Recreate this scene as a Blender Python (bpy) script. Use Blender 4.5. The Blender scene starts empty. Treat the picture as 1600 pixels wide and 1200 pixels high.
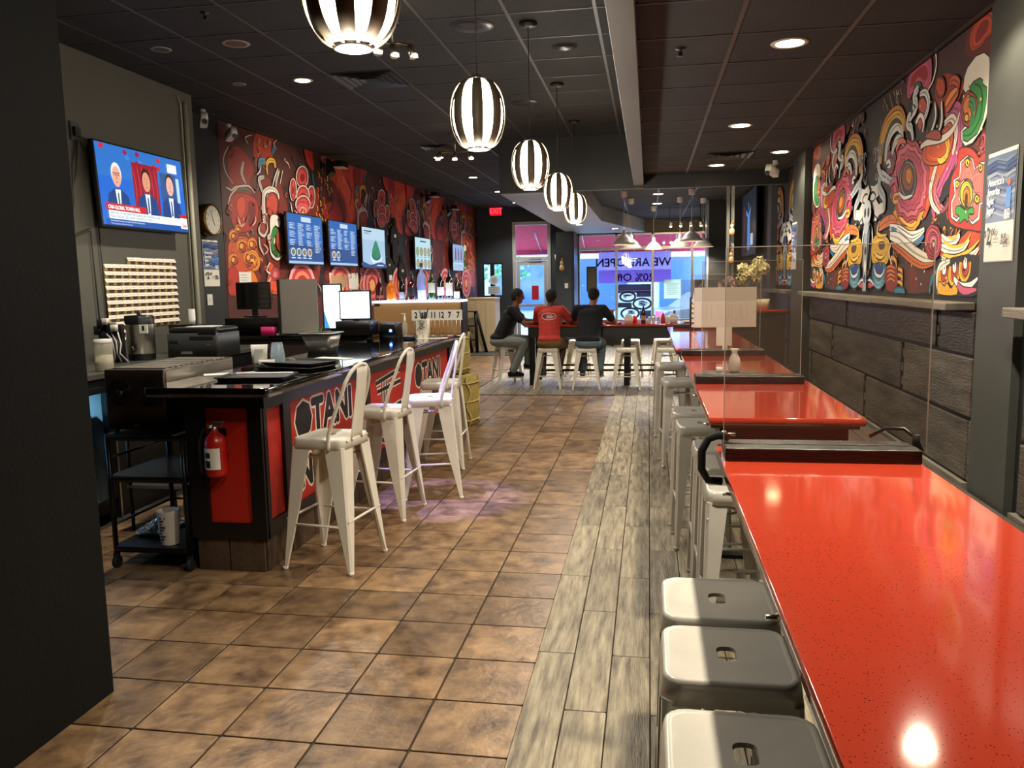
import bpy, bmesh, math, random
from math import pi, sin, cos, radians
from mathutils import Vector, Matrix
random.seed(7)
scene = bpy.context.scene
COL = scene.collection

# ------------------------------------------------------------------ camera, world, light, exposure
cam_d = bpy.data.cameras.new('camera'); cam = bpy.data.objects.new('camera', cam_d); COL.objects.link(cam)
cam_d.sensor_fit = 'HORIZONTAL'; cam_d.sensor_width = 36.0
cam_d.lens = 36.0 * 1266.97 / 1600.0
cam_d.clip_start = 0.05; cam_d.clip_end = 200
YAW, PIT, ROL = 0.167987, 0.125069, 0.0188115
_f = Vector((-sin(YAW)*cos(PIT), cos(YAW)*cos(PIT), -sin(PIT))); _r = Vector((cos(YAW), sin(YAW), 0)); _d = _f.cross(_r)
_r2 = _r*cos(ROL) + _d*sin(ROL); _d2 = _d*cos(ROL) - _r*sin(ROL)
_m = Matrix((( _r2.x, -_d2.x, -_f.x), (_r2.y, -_d2.y, -_f.y), (_r2.z, -_d2.z, -_f.z))).to_4x4()
_m.translation = Vector((0, 0, 1.6314)); cam.matrix_world = _m
scene.camera = cam
vs = scene.view_settings
vs.view_transform = 'Standard'; vs.look = 'None'; vs.exposure = 1.3; vs.gamma = 1.0; vs.use_curve_mapping = False
try:
    scene.cycles.use_denoising = True; scene.cycles.max_bounces = 7; scene.cycles.transparent_max_bounces = 12
    scene.cycles.sample_clamp_indirect = 6.0; scene.cycles.caustics_reflective = False; scene.cycles.caustics_refractive = False
except Exception: pass
wd = bpy.data.worlds.new('sky'); scene.world = wd; wd.use_nodes = True
_n = wd.node_tree.nodes; _l = wd.node_tree.links; _n.clear()
_bg = _n.new('ShaderNodeBackground'); _bg.inputs[0].default_value = (0.60, 0.76, 1.0, 1); _bg.inputs[1].default_value = 8.0
_o = _n.new('ShaderNodeOutputWorld'); _l.new(_bg.outputs[0], _o.inputs[0])

CEIL_L, CEIL_R, HEAD_Y, FAR_Y = 3.5, 2.97, 10.9, 20.7
WARM = (1.0, 0.88, 0.70); NEUT = (1.0, 0.91, 0.78)
def lamp(name, kind, loc, energy, color=WARM, size=0.05, direction=(0, 0, -1), spot=120, blend=0.6, parent=None):
    d = bpy.data.lights.new(name, kind); d.energy = energy; d.color = color
    if kind == 'AREA': d.shape = 'DISK'; d.size = size
    else: d.shadow_soft_size = size
    if kind == 'SPOT': d.spot_size = radians(spot); d.spot_blend = blend
    o = bpy.data.objects.new(name, d); COL.objects.link(o); o.location = loc
    o.rotation_euler = Vector(direction).to_track_quat('-Z', 'Y').to_euler()
    if parent: o.parent = parent; 
    return o

# ------------------------------------------------------------------ materials
def lin(h):
    if not isinstance(h, str): return (h[0], h[1], h[2], 1)
    c = [int(h[i:i+2], 16)/255 for i in (0, 2, 4)]
    return tuple((x/12.92 if x <= .04045 else ((x+.055)/1.055)**2.4) for x in c) + (1,)
MATS = {}
def M(name, col, rough=.5, metal=0., noise=0., nscale=8., bump=0., bscale=40., rand=0., emit=None, estr=1., coat=0., stretch=None, col2=None, trans=0., ior=1.45, alpha=1., spec=None, speck=None):
    if name in MATS: return MATS[name]
    m = bpy.data.materials.new(name); m.use_nodes = True; MATS[name] = m
    nt = m.node_tree; N = nt.nodes; L = nt.links; b = N['Principled BSDF']
    c = lin(col); b.inputs['Base Color'].default_value = c; b.inputs['Roughness'].default_value = rough; b.inputs['Metallic'].default_value = metal
    if coat: b.inputs['Coat Weight'].default_value = coat; b.inputs['Coat Roughness'].default_value = .06
    if trans: b.inputs['Transmission Weight'].default_value = trans; b.inputs['IOR'].default_value = ior
    if alpha < 1: b.inputs['Alpha'].default_value = alpha
    if spec is not None: b.inputs['Specular IOR Level'].default_value = spec
    if emit: b.inputs['Emission Color'].default_value = lin(emit); b.inputs['Emission Strength'].default_value = estr
    cur = None
    def coords(scale, st=None):
        tc = N.new('ShaderNodeTexCoord'); mp = N.new('ShaderNodeMapping'); L.new(tc.outputs['Object'], mp.inputs['Vector'])
        oi = N.new('ShaderNodeObjectInfo'); ml = N.new('ShaderNodeMath'); ml.operation = 'MULTIPLY'; ml.inputs[1].default_value = 37.
        L.new(oi.outputs['Random'], ml.inputs[0]); L.new(ml.outputs[0], mp.inputs['Location'])
        if st: mp.inputs['Scale'].default_value = st
        return mp.outputs['Vector']
    if noise or col2:
        t = N.new('ShaderNodeTexNoise'); t.inputs['Scale'].default_value = nscale; t.inputs['Detail'].default_value = 6; t.inputs['Roughness'].default_value = .62
        L.new(coords(nscale, stretch), t.inputs['Vector'])
        r = N.new('ShaderNodeValToRGB'); L.new(t.outputs['Fac'], r.inputs['Fac'])
        c2 = lin(col2) if col2 else tuple(x*(1-noise) for x in c[:3]) + (1,)
        c1 = c if col2 else tuple(min(1, x*(1+noise)) for x in c[:3]) + (1,)
        r.color_ramp.elements[0].position = .32; r.color_ramp.elements[0].color = c2
        r.color_ramp.elements[1].position = .68; r.color_ramp.elements[1].color = c1
        cur = r.outputs['Color']
    if speck:
        v = N.new('ShaderNodeTexVoronoi'); v.inputs['Scale'].default_value = speck[1]; L.new(coords(1), v.inputs['Vector'])
        q = N.new('ShaderNodeMath'); q.operation = 'LESS_THAN'; q.inputs[1].default_value = speck[2]; L.new(v.outputs['Distance'], q.inputs[0])
        mx = N.new('ShaderNodeMixRGB'); L.new(q.outputs[0], mx.inputs[0]); mx.inputs[1].default_value = c; mx.inputs[2].default_value = lin(speck[0])
        if cur: L.new(cur, mx.inputs[1])
        cur = mx.outputs[0]
    if rand:
        oi = N.new('ShaderNodeObjectInfo'); mr = N.new('ShaderNodeMapRange'); L.new(oi.outputs['Random'], mr.inputs[0])
        mr.inputs[3].default_value = 1-rand; mr.inputs[4].default_value = 1+rand
        hs = N.new('ShaderNodeHueSaturation'); L.new(mr.outputs[0], hs.inputs['Value'])
        if cur: L.new(cur, hs.inputs['Color'])
        else: hs.inputs['Color'].default_value = c
        cur = hs.outputs['Color']
    if cur: L.new(cur, b.inputs['Base Color'])
    if bump:
        t = N.new('ShaderNodeTexNoise'); t.inputs['Scale'].default_value = bscale; t.inputs['Detail'].default_value = 4
        L.new(coords(1, stretch), t.inputs['Vector'])
        bp = N.new('ShaderNodeBump'); bp.inputs['Strength'].default_value = bump; bp.inputs['Distance'].default_value = .01
        L.new(t.outputs['Fac'], bp.inputs['Height']); L.new(bp.outputs[0], b.inputs['Normal'])
    return m
def print_mat(name, rough=.5, emis=0., coat=0.):
    m = bpy.data.materials.new(name); m.use_nodes = True; nt = m.node_tree; b = nt.nodes['Principled BSDF']
    a = nt.nodes.new('ShaderNodeVertexColor'); a.layer_name = 'Col'
    if emis:
        b.inputs['Base Color'].default_value = (.01, .01, .01, 1); nt.links.new(a.outputs[0], b.inputs['Emission Color']); b.inputs['Emission Strength'].default_value = emis
    else: nt.links.new(a.outputs[0], b.inputs['Base Color'])
    b.inputs['Roughness'].default_value = rough
    if coat: b.inputs['Coat Weight'].default_value = coat
    return m
PRINT = print_mat('printed_surface', .55); SCREEN = print_mat('lit_screen', .25, .5); GLOSSPRINT = print_mat('laminated_print', .3, coat=.4)
def sheet_mat(name):      # thin printed sheet that lets daylight through
    m = bpy.data.materials.new(name); m.use_nodes = True; nt = m.node_tree; N = nt.nodes; L = nt.links; N.clear()
    a = N.new('ShaderNodeVertexColor'); a.layer_name = 'Col'; d = N.new('ShaderNodeBsdfDiffuse'); t = N.new('ShaderNodeBsdfTranslucent'); x = N.new('ShaderNodeMixShader'); x.inputs[0].default_value = .6; o = N.new('ShaderNodeOutputMaterial')
    L.new(a.outputs[0], d.inputs[0]); L.new(a.outputs[0], t.inputs[0]); L.new(d.outputs[0], x.inputs[1]); L.new(t.outputs[0], x.inputs[2]); L.new(x.outputs[0], o.inputs[0]); return m
def glass_mat(name, tint, refl_rough=.02, haze=.0, hazecol='8a8078'):
    m = bpy.data.materials.new(name); m.use_nodes = True; nt = m.node_tree; N = nt.nodes; L = nt.links; N.clear()
    o = N.new('ShaderNodeOutputMaterial'); t = N.new('ShaderNodeBsdfTransparent'); t.inputs[0].default_value = lin(tint)
    g = N.new('ShaderNodeBsdfGlossy'); g.inputs['Roughness'].default_value = refl_rough
    fr = N.new('ShaderNodeFresnel'); ge = N.new('ShaderNodeNewGeometry'); mr = N.new('ShaderNodeMapRange'); mr.inputs[3].default_value = 1.45; mr.inputs[4].default_value = 1/1.45; L.new(ge.outputs['Backfacing'], mr.inputs[0]); L.new(mr.outputs[0], fr.inputs[0]); mx = N.new('ShaderNodeMixShader')
    L.new(fr.outputs[0], mx.inputs[0]); L.new(t.outputs[0], mx.inputs[1]); L.new(g.outputs[0], mx.inputs[2]); last = mx
    if haze:
        d = N.new('ShaderNodeBsdfDiffuse'); d.inputs[0].default_value = lin(hazecol); m2 = N.new('ShaderNodeMixShader'); m2.inputs[0].default_value = haze
        L.new(mx.outputs[0], m2.inputs[1]); L.new(d.outputs[0], m2.inputs[2]); last = m2
    L.new(last.outputs[0], o.inputs[0]); return m

BLACK = M('black_paint', '141414', .45, noise=.2, nscale=3)
GLOSSB = M('gloss_black', '080808', .05, coat=.6)
SATB = M('satin_black_metal', '0c0c0d', .35, metal=.3)
CEILM = M('ceiling_tile_black', '1c1b1a', .8, noise=.35, nscale=2.2, rand=.25, bump=.5, bscale=90)
GRID = M('ceiling_grid_grey', '4a4640', .5, noise=.15)
WALLD = M('charcoal_wall_paint', '1b1c1c', .55, noise=.12, nscale=2, bump=.15, bscale=120)
WALLG = M('grey_wall_paint', '57554b', .6, noise=.06, nscale=1.5, bump=.12, bscale=120)
NAVY = M('blue_black_paint', '27303a', .6, noise=.1, nscale=2)
WHITEM = M('white_powder_coat', 'd8d2c4', .38, noise=.05, nscale=6, bump=.05, bscale=15)
GALV = M('grey_powder_coat', 'c4c0b5', .28, metal=.15, noise=.08, nscale=5)
RUBBER = M('black_rubber', '101010', .7)
CHROME = M('brushed_steel', 'd8d2c4', .32, metal=1., noise=.1, stretch=(1, 1, 12))
ALU = M('aluminium_frame', '9aa0a4', .35, metal=.6)
TILE = M('terracotta_tile', '947654', .36, noise=0, nscale=7.5, col2='4a3524', rand=.30, bump=.45, bscale=26, coat=.05)
GROUT = M('dark_grout', '2c241d', .9, noise=.3, nscale=60)
PLANK = M('woodlook_plank', 'ab9f84', .38, nscale=4.0, col2='554a3a', rand=.25, bump=.4, bscale=20, stretch=(9, .9, 1))
RED = M('red_quartz_top', 'a63622', .09, noise=0, speck=('5a1a10', 130., .17), coat=.5)
WOODD = M('dark_stained_wood', '4a4238', .5, noise=.35, nscale=3, stretch=(6, .8, 6), rand=.3, bump=.5, bscale=18)
BOARD = M('stained_board_panel', '575046', .42, col2='28231c', nscale=3.2, rand=.30, bump=.6, bscale=22, stretch=(1, .7, 4))
CAPW = M('weathered_cap_board', '6e675b', .55, noise=.3, nscale=3, stretch=(5, .6, 5), rand=.2, bump=.4)
REDP = M('red_panel_print', 'b5261a', .4, noise=.1, nscale=1.2)
KICK = M('brown_stone_kick', '4a3828', .6, noise=.4, nscale=7, bump=.3)
TAN = M('tan_board', 'a07848', .55, noise=.08, nscale=4)
CREAM = M('cream_laminate', 'c9b896', .5, noise=.04)
CARD = M('cream_cardstock', 'e6dac0', .7)
PAPER = M('white_paper', 'dcdcd4', .75)
PLASW = M('white_plastic', 'd0cdc4', .4)
PLASB = M('black_plastic', '111113', .35)
PLASG = M('dark_grey_plastic', '3a3b3b', .45)
STRAW = M('woven_straw', '9c8a48', .8, noise=.35, nscale=30, stretch=(3, 3, .4), bump=.8, bscale=60)
ROPE = M('straw_rope', 'b5a262', .8, noise=.3, nscale=60, bump=.6, bscale=90)
SKIN1 = M('brown_skin', '6e432c', .5, noise=.06); SKIN2 = M('dark_brown_skin', '4a2c1e', .5, noise=.06); SKIN3 = M('tan_skin', '8a5a3e', .5, noise=.06)
HAIR = M('black_hair', '0b0a0a', .8, noise=.4, nscale=60, bump=.8, bscale=150)
CLOTHB = M('black_cotton', '0a0a0c', .95, noise=.15, nscale=12, bump=.2, bscale=30); CLOTHN = M('charcoal_cotton', '121319', .95, noise=.15, nscale=12, bump=.2, bscale=30)
CLOTHR = M('coral_red_cotton', 'b8362c', .85, noise=.12, nscale=10, bump=.2, bscale=30)
DENIM = M('washed_grey_denim', '7c8480', .85, noise=.15, nscale=14); DENIMB = M('blue_denim', '5a6a74', .85, noise=.15, nscale=14); OLIVE = M('olive_twill', '6a5428', .85, noise=.12, nscale=14)
ACRYL = glass_mat('clear_acrylic', 'f4f2ee', .02, .035, 'a09a90'); WINGL = glass_mat('window_glass', 'dfe8ee', .01); SHEET = sheet_mat('backlit_sheet')
EDGE = M('acrylic_edge', 'b8b4a6', .3, alpha=.7)
GL_LAMP = M('lamp_diffuser_glow', 'ffffff', .5, emit='fff3d6', estr=9.)
GL_DOWN = M('downlight_glow', 'ffffff', .5, emit='ffe7bd', estr=14.)

# ------------------------------------------------------------------ mesh builder
class MB:
    def __init__(s): s.v = []; s.f = []; s.sm = []
    def add(s, vs_, fs, smooth=False, mat=None):
        o = len(s.v); s.v += [tuple(mat @ Vector(v)) if mat else tuple(v) for v in vs_]
        for f in fs: s.f.append(tuple(i+o for i in f)); s.sm.append(smooth)
        return s
    def box(s, x0, x1, y0, y1, z0, z1, mat=None):
        return s.add([(x0,y0,z0),(x1,y0,z0),(x1,y1,z0),(x0,y1,z0),(x0,y0,z1),(x1,y0,z1),(x1,y1,z1),(x0,y1,z1)],
              [(0,3,2,1),(4,5,6,7),(0,1,5,4),(1,2,6,5),(2,3,7,6),(3,0,4,7)], False, mat)
    def rbox(s, cx, cy, z0, z1, w, d, r, n=4, w2=None, d2=None, lip=0., mat=None):   # rounded box, optional taper to the bottom
        w2 = w2 or w; d2 = d2 or d
        def ring(W, D, R, z):
            R = min(R, W/2-1e-4, D/2-1e-4); P = []
            for k, (sx, sy) in enumerate(((1,1),(-1,1),(-1,-1),(1,-1))):
                for i in range(n+1):
                    a = pi/2*(k+i/n); P.append((cx+sx*(W/2-R)+R*cos(a), cy+sy*(D/2-R)+R*sin(a), z))
            return P
        levels = [(w2, d2, z0), (w, d, z1-lip)] + ([(w-2*lip, d-2*lip, z1)] if lip else [])
        V = []; k = 4*(n+1)
        for W, D, z in levels: V += ring(W, D, r, z)
        F = []
        for a in range(len(levels)-1):
            for i in range(k): F.append((a*k+i, a*k+(i+1) % k, (a+1)*k+(i+1) % k, (a+1)*k+i))
        s.add(V, F, True, mat); s.add(V[:k], [tuple(reversed(range(k)))], False, mat); s.add(V[-k:], [tuple(range(k))], False, mat)
        return s
    def cyl(s, p0, p1, r0, r1=None, n=16, caps=True, smooth=True):
        r1 = r0 if r1 is None else r1; p0 = Vector(p0); p1 = Vector(p1); q = (p1-p0).to_track_quat('Z', 'Y').to_matrix()
        V = []
        for p, r in ((p0, r0), (p1, r1)):
            for i in range(n): a = 2*pi*i/n; V.append(p + q @ Vector((r*cos(a), r*sin(a), 0)))
        s.add(V, [(i, (i+1) % n, n+(i+1) % n, n+i) for i in range(n)], smooth)
        if caps: s.add(V[:n], [tuple(reversed(range(n)))]); s.add(V[n:], [tuple(range(n))])
        return s
    def lathe(s, prof, n=24, c=(0, 0, 0), mat=None, smooth=True, sx=1., sy=1., caps=False):
        V = []; F = []
        for r, z in prof:
            for i in range(n): a = 2*pi*i/n; V.append((c[0]+sx*r*cos(a), c[1]+sy*r*sin(a), c[2]+z))
        for k in range(len(prof)-1):
            for i in range(n): F.append((k*n+i, k*n+(i+1) % n, (k+1)*n+(i+1) % n, (k+1)*n+i))
        s.add(V, F, smooth, mat)
        if caps and prof[0][0] > 1e-5: s.add(V[:n], [tuple(reversed(range(n)))], False, mat)
        if caps and prof[-1][0] > 1e-5: s.add(V[-n:], [tuple(range(n))], False, mat)
        return s
    def tube(s, pts, r, n=8, closed=False, caps=True):
        P = [Vector(p) for p in pts]; R = r if isinstance(r, (list, tuple)) else [r]*len(P); k = len(P); V = []; up = None
        for i, p in enumerate(P):
            t = ((P[(i+1) % k]-P[i-1]) if closed else (P[min(i+1, k-1)]-P[max(i-1, 0)])).normalized()
            if up is None: up = t.orthogonal().normalized()
            up = (up - t*up.dot(t)); up = up.normalized() if up.length > 1e-6 else t.orthogonal().normalized()
            w = t.cross(up)
            for j in range(n): a = 2*pi*j/n; V.append(p + (up*cos(a)+w*sin(a))*R[i])
        F = []
        for i in range(k if closed else k-1):
            for j in range(n): F.append((i*n+j, i*n+(j+1) % n, ((i+1) % k)*n+(j+1) % n, ((i+1) % k)*n+j))
        s.add(V, F, True)
        if caps and not closed: s.add(V[:n], [tuple(reversed(range(n)))]); s.add(V[-n:], [tuple(range(n))])
        return s
    def ball(s, c, r, n=12, m=8, rot=None):
        r = (r, r, r) if not isinstance(r, (tuple, list)) else r; V = []; F = []
        for k in range(m+1):
            for i in range(n):
                a = 2*pi*i/n; b = pi*k/m; v = Vector((r[0]*sin(b)*cos(a), r[1]*sin(b)*sin(a), -r[2]*cos(b)))
                if rot: v = rot @ v
                V.append(Vector(c)+v)
        for k in range(m):
            for i in range(n): F.append((k*n+i, k*n+(i+1) % n, (k+1)*n+(i+1) % n, (k+1)*n+i))
        return s.add(V, F, True)
    def prism(s, poly, a0, a1, axis='z', smooth=False):
        n = len(poly); mk = {'z': lambda p, h: (p[0], p[1], h), 'y': lambda p, h: (p[0], h, p[1]), 'x': lambda p, h: (h, p[0], p[1])}[axis]
        V = [mk(p, a0) for p in poly] + [mk(p, a1) for p in poly]
        s.add(V, [(i, (i+1) % n, n+(i+1) % n, n+i) for i in range(n)], smooth)
        s.add(V, [tuple(reversed(range(n))), tuple(range(n, 2*n))]); return s
    def mesh(s, name, mat):
        me = bpy.data.meshes.new(name); me.from_pydata(s.v, [], s.f); me.polygons.foreach_set('use_smooth', s.sm)
        bm = bmesh.new(); bm.from_mesh(me); bmesh.ops.remove_doubles(bm, verts=bm.verts, dist=1e-6); bmesh.ops.recalc_face_normals(bm, faces=bm.faces); bm.to_mesh(me); bm.free()
        if mat: me.materials.append(mat)
        me.update(); return me
    def build(s, name, mat, parent=None, loc=None, rot=None, bevel=0., label=None, kind=None):
        o = bpy.data.objects.new(name, s.mesh(name, mat)); COL.objects.link(o)
        if parent: o.parent = parent
        if loc: o.location = loc
        if rot: o.rotation_euler = rot
        if bevel:
            b = o.modifiers.new('bevel', 'BEVEL'); b.width = bevel; b.segments = 2; b.limit_method = 'ANGLE'
        if label: o['label'] = label
        if kind: o['kind'] = kind
        return o
def thing(name, label, cat, loc=(0, 0, 0), rz=0., group=None):
    o = bpy.data.objects.new(name, None); COL.objects.link(o); o.location = loc; o.rotation_euler = (0, 0, rz); o.empty_display_size = .05
    return tag(o, label, cat, group)
def tag(o, label, cat, group=None):
    o['label'] = label; o['category'] = cat
    if group: o['group'] = group
    return o
def struct(o): o['kind'] = 'structure'; return o
def sroot(name, loc=(0, 0, 0)):
    o = bpy.data.objects.new(name, None); COL.objects.link(o); o.location = loc; o['kind'] = 'structure'; return o
def share(me, name, parent, loc, rot=None, scale=None):
    o = bpy.data.objects.new(name, me); COL.objects.link(o); o.parent = parent; o.location = loc
    if rot: o.rotation_euler = rot
    if scale: o.scale = scale
    return o
def dup(root, loc, rz=None, label=None, group=None):
    def cp(o, par):
        c = o.copy(); COL.objects.link(c); c.parent = par
        for ch in [x for x in KIDS.get(o.name, ())]: cp(ch, c)
        return c
    KIDS = {}
    for o in COL.objects:
        if o.parent: KIDS.setdefault(o.parent.name, []).append(o)
    c = cp(root, None); c.location = loc
    if rz is not None: c.rotation_euler = (0, 0, rz)
    if label: c['label'] = label
    if group: c['group'] = group
    return c

# ------------------------------------------------------------------ flat print (polygons with colours), text
_fonts = {}
def text_geo(txt):
    if txt in _fonts: return _fonts[txt]
    cu = bpy.data.curves.new('t', 'FONT'); cu.body = txt; cu.size = 1; cu.fill_mode = 'BOTH'; cu.resolution_u = 2
    o = bpy.data.objects.new('t', cu); COL.objects.link(o); dg = bpy.context.evaluated_depsgraph_get(); me = o.evaluated_get(dg).to_mesh()
    V = [tuple(v.co)[:2] for v in me.vertices]; F = [tuple(p.vertices) for p in me.polygons]
    o.evaluated_get(dg).to_mesh_clear(); bpy.data.objects.remove(o); bpy.data.curves.remove(cu); _fonts[txt] = (V, F); return V, F
def smooth_pts(P, closed, k=3):
    n = len(P); out = []
    for i in range(n if closed else n-1):
        p0 = P[i-1] if (closed or i) else P[i]; p1 = P[i]; p2 = P[(i+1) % n]; p3 = P[(i+2) % n] if (closed or i+2 < n) else p2
        for j in range(k):
            t = j/k; t2 = t*t; t3 = t2*t
            out.append(tuple(.5*((2*p1[a])+(-p0[a]+p2[a])*t+(2*p0[a]-5*p1[a]+4*p2[a]-p3[a])*t2+(-p0[a]+3*p1[a]-3*p2[a]+p3[a])*t3) for a in (0, 1)))
    if not closed: out.append(P[-1])
    return out
class Canvas:      # a flat print: origin, right and up vectors; polygons lie one hair above each other
    def __init__(s, o, U, V, clip=None, step=2.5e-5):
        s.o = Vector(o); s.U = Vector(U); s.V = Vector(V); s.N = s.U.cross(s.V).normalized(); s.clip = clip; s.h = 0.; s.step = step
        s.v = []; s.f = []; s.c = []
    def raw(s, P, col):
        if s.clip: 
            x0, y0, x1, y1 = s.clip
            for ax, lim, sg in ((0, x0, 1), (0, x1, -1), (1, y0, 1), (1, y1, -1)):
                Q = []
                for i in range(len(P)):
                    a = P[i-1]; b = P[i]; ia = sg*(a[ax]-lim) >= 0; ib = sg*(b[ax]-lim) >= 0
                    if ia != ib:
                        t = (lim-a[ax])/(b[ax]-a[ax]); Q.append((a[0]+(b[0]-a[0])*t, a[1]+(b[1]-a[1])*t))
                    if ib: Q.append(b)
                P = Q
                if len(P) < 3: return
        k = len(s.v); s.v += [tuple(s.o + s.U*p[0] + s.V*p[1] + s.N*s.h) for p in P]; s.f.append(tuple(range(k, k+len(P)))); s.c.append(lin(col))
    def poly(s, P, col, smooth=0):
        s.h += s.step; s.raw(smooth_pts(P, True, smooth) if smooth else list(P), col); return s
    def rect(s, x0, y0, x1, y1, col): return s.poly([(x0, y0), (x1, y0), (x1, y1), (x0, y1)], col)
    def ell(s, cx, cy, rx, ry, col, n=20, rot=0., a0=0., a1=2*pi):
        P = []
        for i in range(n + (a1-a0 < 6.28)):
            a = a0+(a1-a0)*i/n; x = rx*cos(a); y = ry*sin(a); P.append((cx+x*cos(rot)-y*sin(rot), cy+x*sin(rot)+y*cos(rot)))
        return s.poly(P, col)
    def stroke(s, P, w, col, smooth=3, taper=True):
        P = smooth_pts([tuple(p) for p in P], False, smooth) if smooth and len(P) > 2 else list(P); n = len(P); s.h += s.step; A = []; B = []
        for i in range(n):
            dx = P[min(i+1, n-1)][0]-P[max(i-1, 0)][0]; dy = P[min(i+1, n-1)][1]-P[max(i-1, 0)][1]; L = math.hypot(dx, dy) or 1
            t = i/(n-1); ww = w/2*((.35+.65*sin(pi*min(1, .12+t*.88))) if taper else 1.)
            A.append((P[i][0]-dy/L*ww, P[i][1]+dx/L*ww)); B.append((P[i][0]+dy/L*ww, P[i][1]-dx/L*ww))
        for i in range(n-1): s.raw([A[i], B[i], B[i+1], A[i+1]], col)
        return s
    def text(s, t, x, y, size, col, align='l', sx=1., bold=0., mirror=False, rot=0.):
        V, F = text_geo(t)
        if not V: return s
        w = max(v[0] for v in V); off = {'l': 0, 'c': -w/2, 'r': -w}[align]
        for bx, by in (((0, 0),) if not bold else ((-bold, 0), (bold, 0), (0, bold), (0, -bold), (bold*.7, bold*.7), (-bold*.7, bold*.7), (bold*.7, -bold*.7), (-bold*.7, -bold*.7))):
            s.h += s.step*.5
            for f in F:
                P = []
                for i in f:
                    px = (V[i][0]+off)*size*sx*(-1 if mirror else 1)+bx; py = V[i][1]*size+by
                    P.append((x+px*cos(rot)-py*sin(rot), y+px*sin(rot)+py*cos(rot)))
                s.raw(P, col)
        return s
    def build(s, name, mat, parent=None, label=None):
        me = bpy.data.meshes.new(name); me.from_pydata(s.v, [], s.f); ca = me.color_attributes.new('Col', 'FLOAT_COLOR', 'CORNER')
        buf = []
        for f, c in zip(s.f, s.c): buf += list(c)*len(f)
        ca.data.foreach_set('color', buf); me.materials.append(mat); me.update()
        o = bpy.data.objects.new(name, me); COL.objects.link(o)
        if parent: o.parent = parent
        if label: o['label'] = label
        return o
def shade(col, k): return ''.join('%02x' % max(0, min(255, int(int(col[i:i+2], 16)*k))) for i in (0, 2, 4))
def shapes(c, L, ox=0., oy=0., sg=1., line='1a100e'):
    for k, col, w, P in L:
        Q = [(ox+sg*p[0]/100, oy+p[1]/100) for p in P]
        if k == 'F':
            R_ = Q if len(Q) > 13 else smooth_pts(Q, True, 3)
            if sum(int(col[i:i+2], 16) for i in (0, 2, 4)) > 210: c.stroke(R_+[R_[0]], .016, line, 0, False)
            c.poly(R_, col)
            if 600 > sum(int(col[i:i+2], 16) for i in (0, 2, 4)) > 240 and len(Q) > 7:      # inner contour lines
                mx_ = sum(p[0] for p in R_)/len(R_); my_ = sum(p[1] for p in R_)/len(R_)
                for f in (.84, .66): S_ = [(mx_+(p[0]-mx_)*f, my_+(p[1]-my_)*f) for p in R_]; c.stroke(S_+[S_[0]], .006, shade(col, .62 if f > .7 else 1.25), 0, False)
        else:
            if w >= 2.5: c.stroke(Q, w/100+.016, line)
            c.stroke(Q, w/100, col)
            if w >= 5: c.stroke(Q, .010, shade(col, .6)); 
            if w >= 7: c.stroke([(p[0]+.3*w/100, p[1]) for p in Q], .008, shade(col, .75))

# ================================================================== SETTING
# ---- floor
floor = sroot('floor')
MB().box(-5.0, 1.9, -2.2, 20.9, -.10, -.006).build('grout_bed', GROUT, floor)
TP = .357
tile_me = MB().rbox(0, 0, -.006, 0, TP-.009, TP-.009, .006, n=1, lip=.0015).mesh('tile', TILE)
far_tiles = MB()
for c in range(12):
    x = -.474-TP*(c+.5)
    for j in range(-6, 47):
        y = 4.001+TP*(j+.5)
        if x > -2.6 and y > 11.6: continue
        if -3.0 < x < -2.15 and 4.2 < y < 8.7: continue
        if x < -3.75 and 3.3 < y < 9.6: continue
        if y > 13.2 or y < 2.2 or (x < -2.9 and y > 8.5) : far_tiles.rbox(x, y, -.006, 0, TP-.009, TP-.009, .006, n=1)
        else: share(tile_me, 'tile', floor, (x, y, 0), (0, 0, random.choice((0, pi/2, pi, -pi/2))))
far_tiles.build('distant_tiles', TILE, floor, kind='stuff')
PW, PL = .163, .953
plank_me = MB().rbox(0, 0, -.006, .0, PW-.005, PL-.006, .004, n=1, lip=.001).mesh('plank', PLANK)
far_planks = MB()
for i in range(-13, 14):
    x = -.48+PW*(i+.5)
    for j in range(-7, 18):
        y = (4.35 if i % 2 == 0 else 3.873)+PL*(j+.5)
        if i < 0 and y+PL/2 < 11.62: continue
        if i < 0 and y-PL/2 < 11.60: MB().rbox(x, (11.60+y+PL/2)/2, -.006, 0, PW-.005, y+PL/2-11.606, .004, n=1).build('plank', PLANK, floor); continue
        if y > 15.2 or y < 1.0 or (i > 5 and y < 11): far_planks.rbox(x, y, -.006, 0, PW-.005, PL-.006, .004, n=1)
        else: share(plank_me, 'plank', floor, (x, y, 0), (0, 0, random.choice((0, pi))))
far_planks.build('distant_planks', PLANK, floor, kind='stuff')

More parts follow.
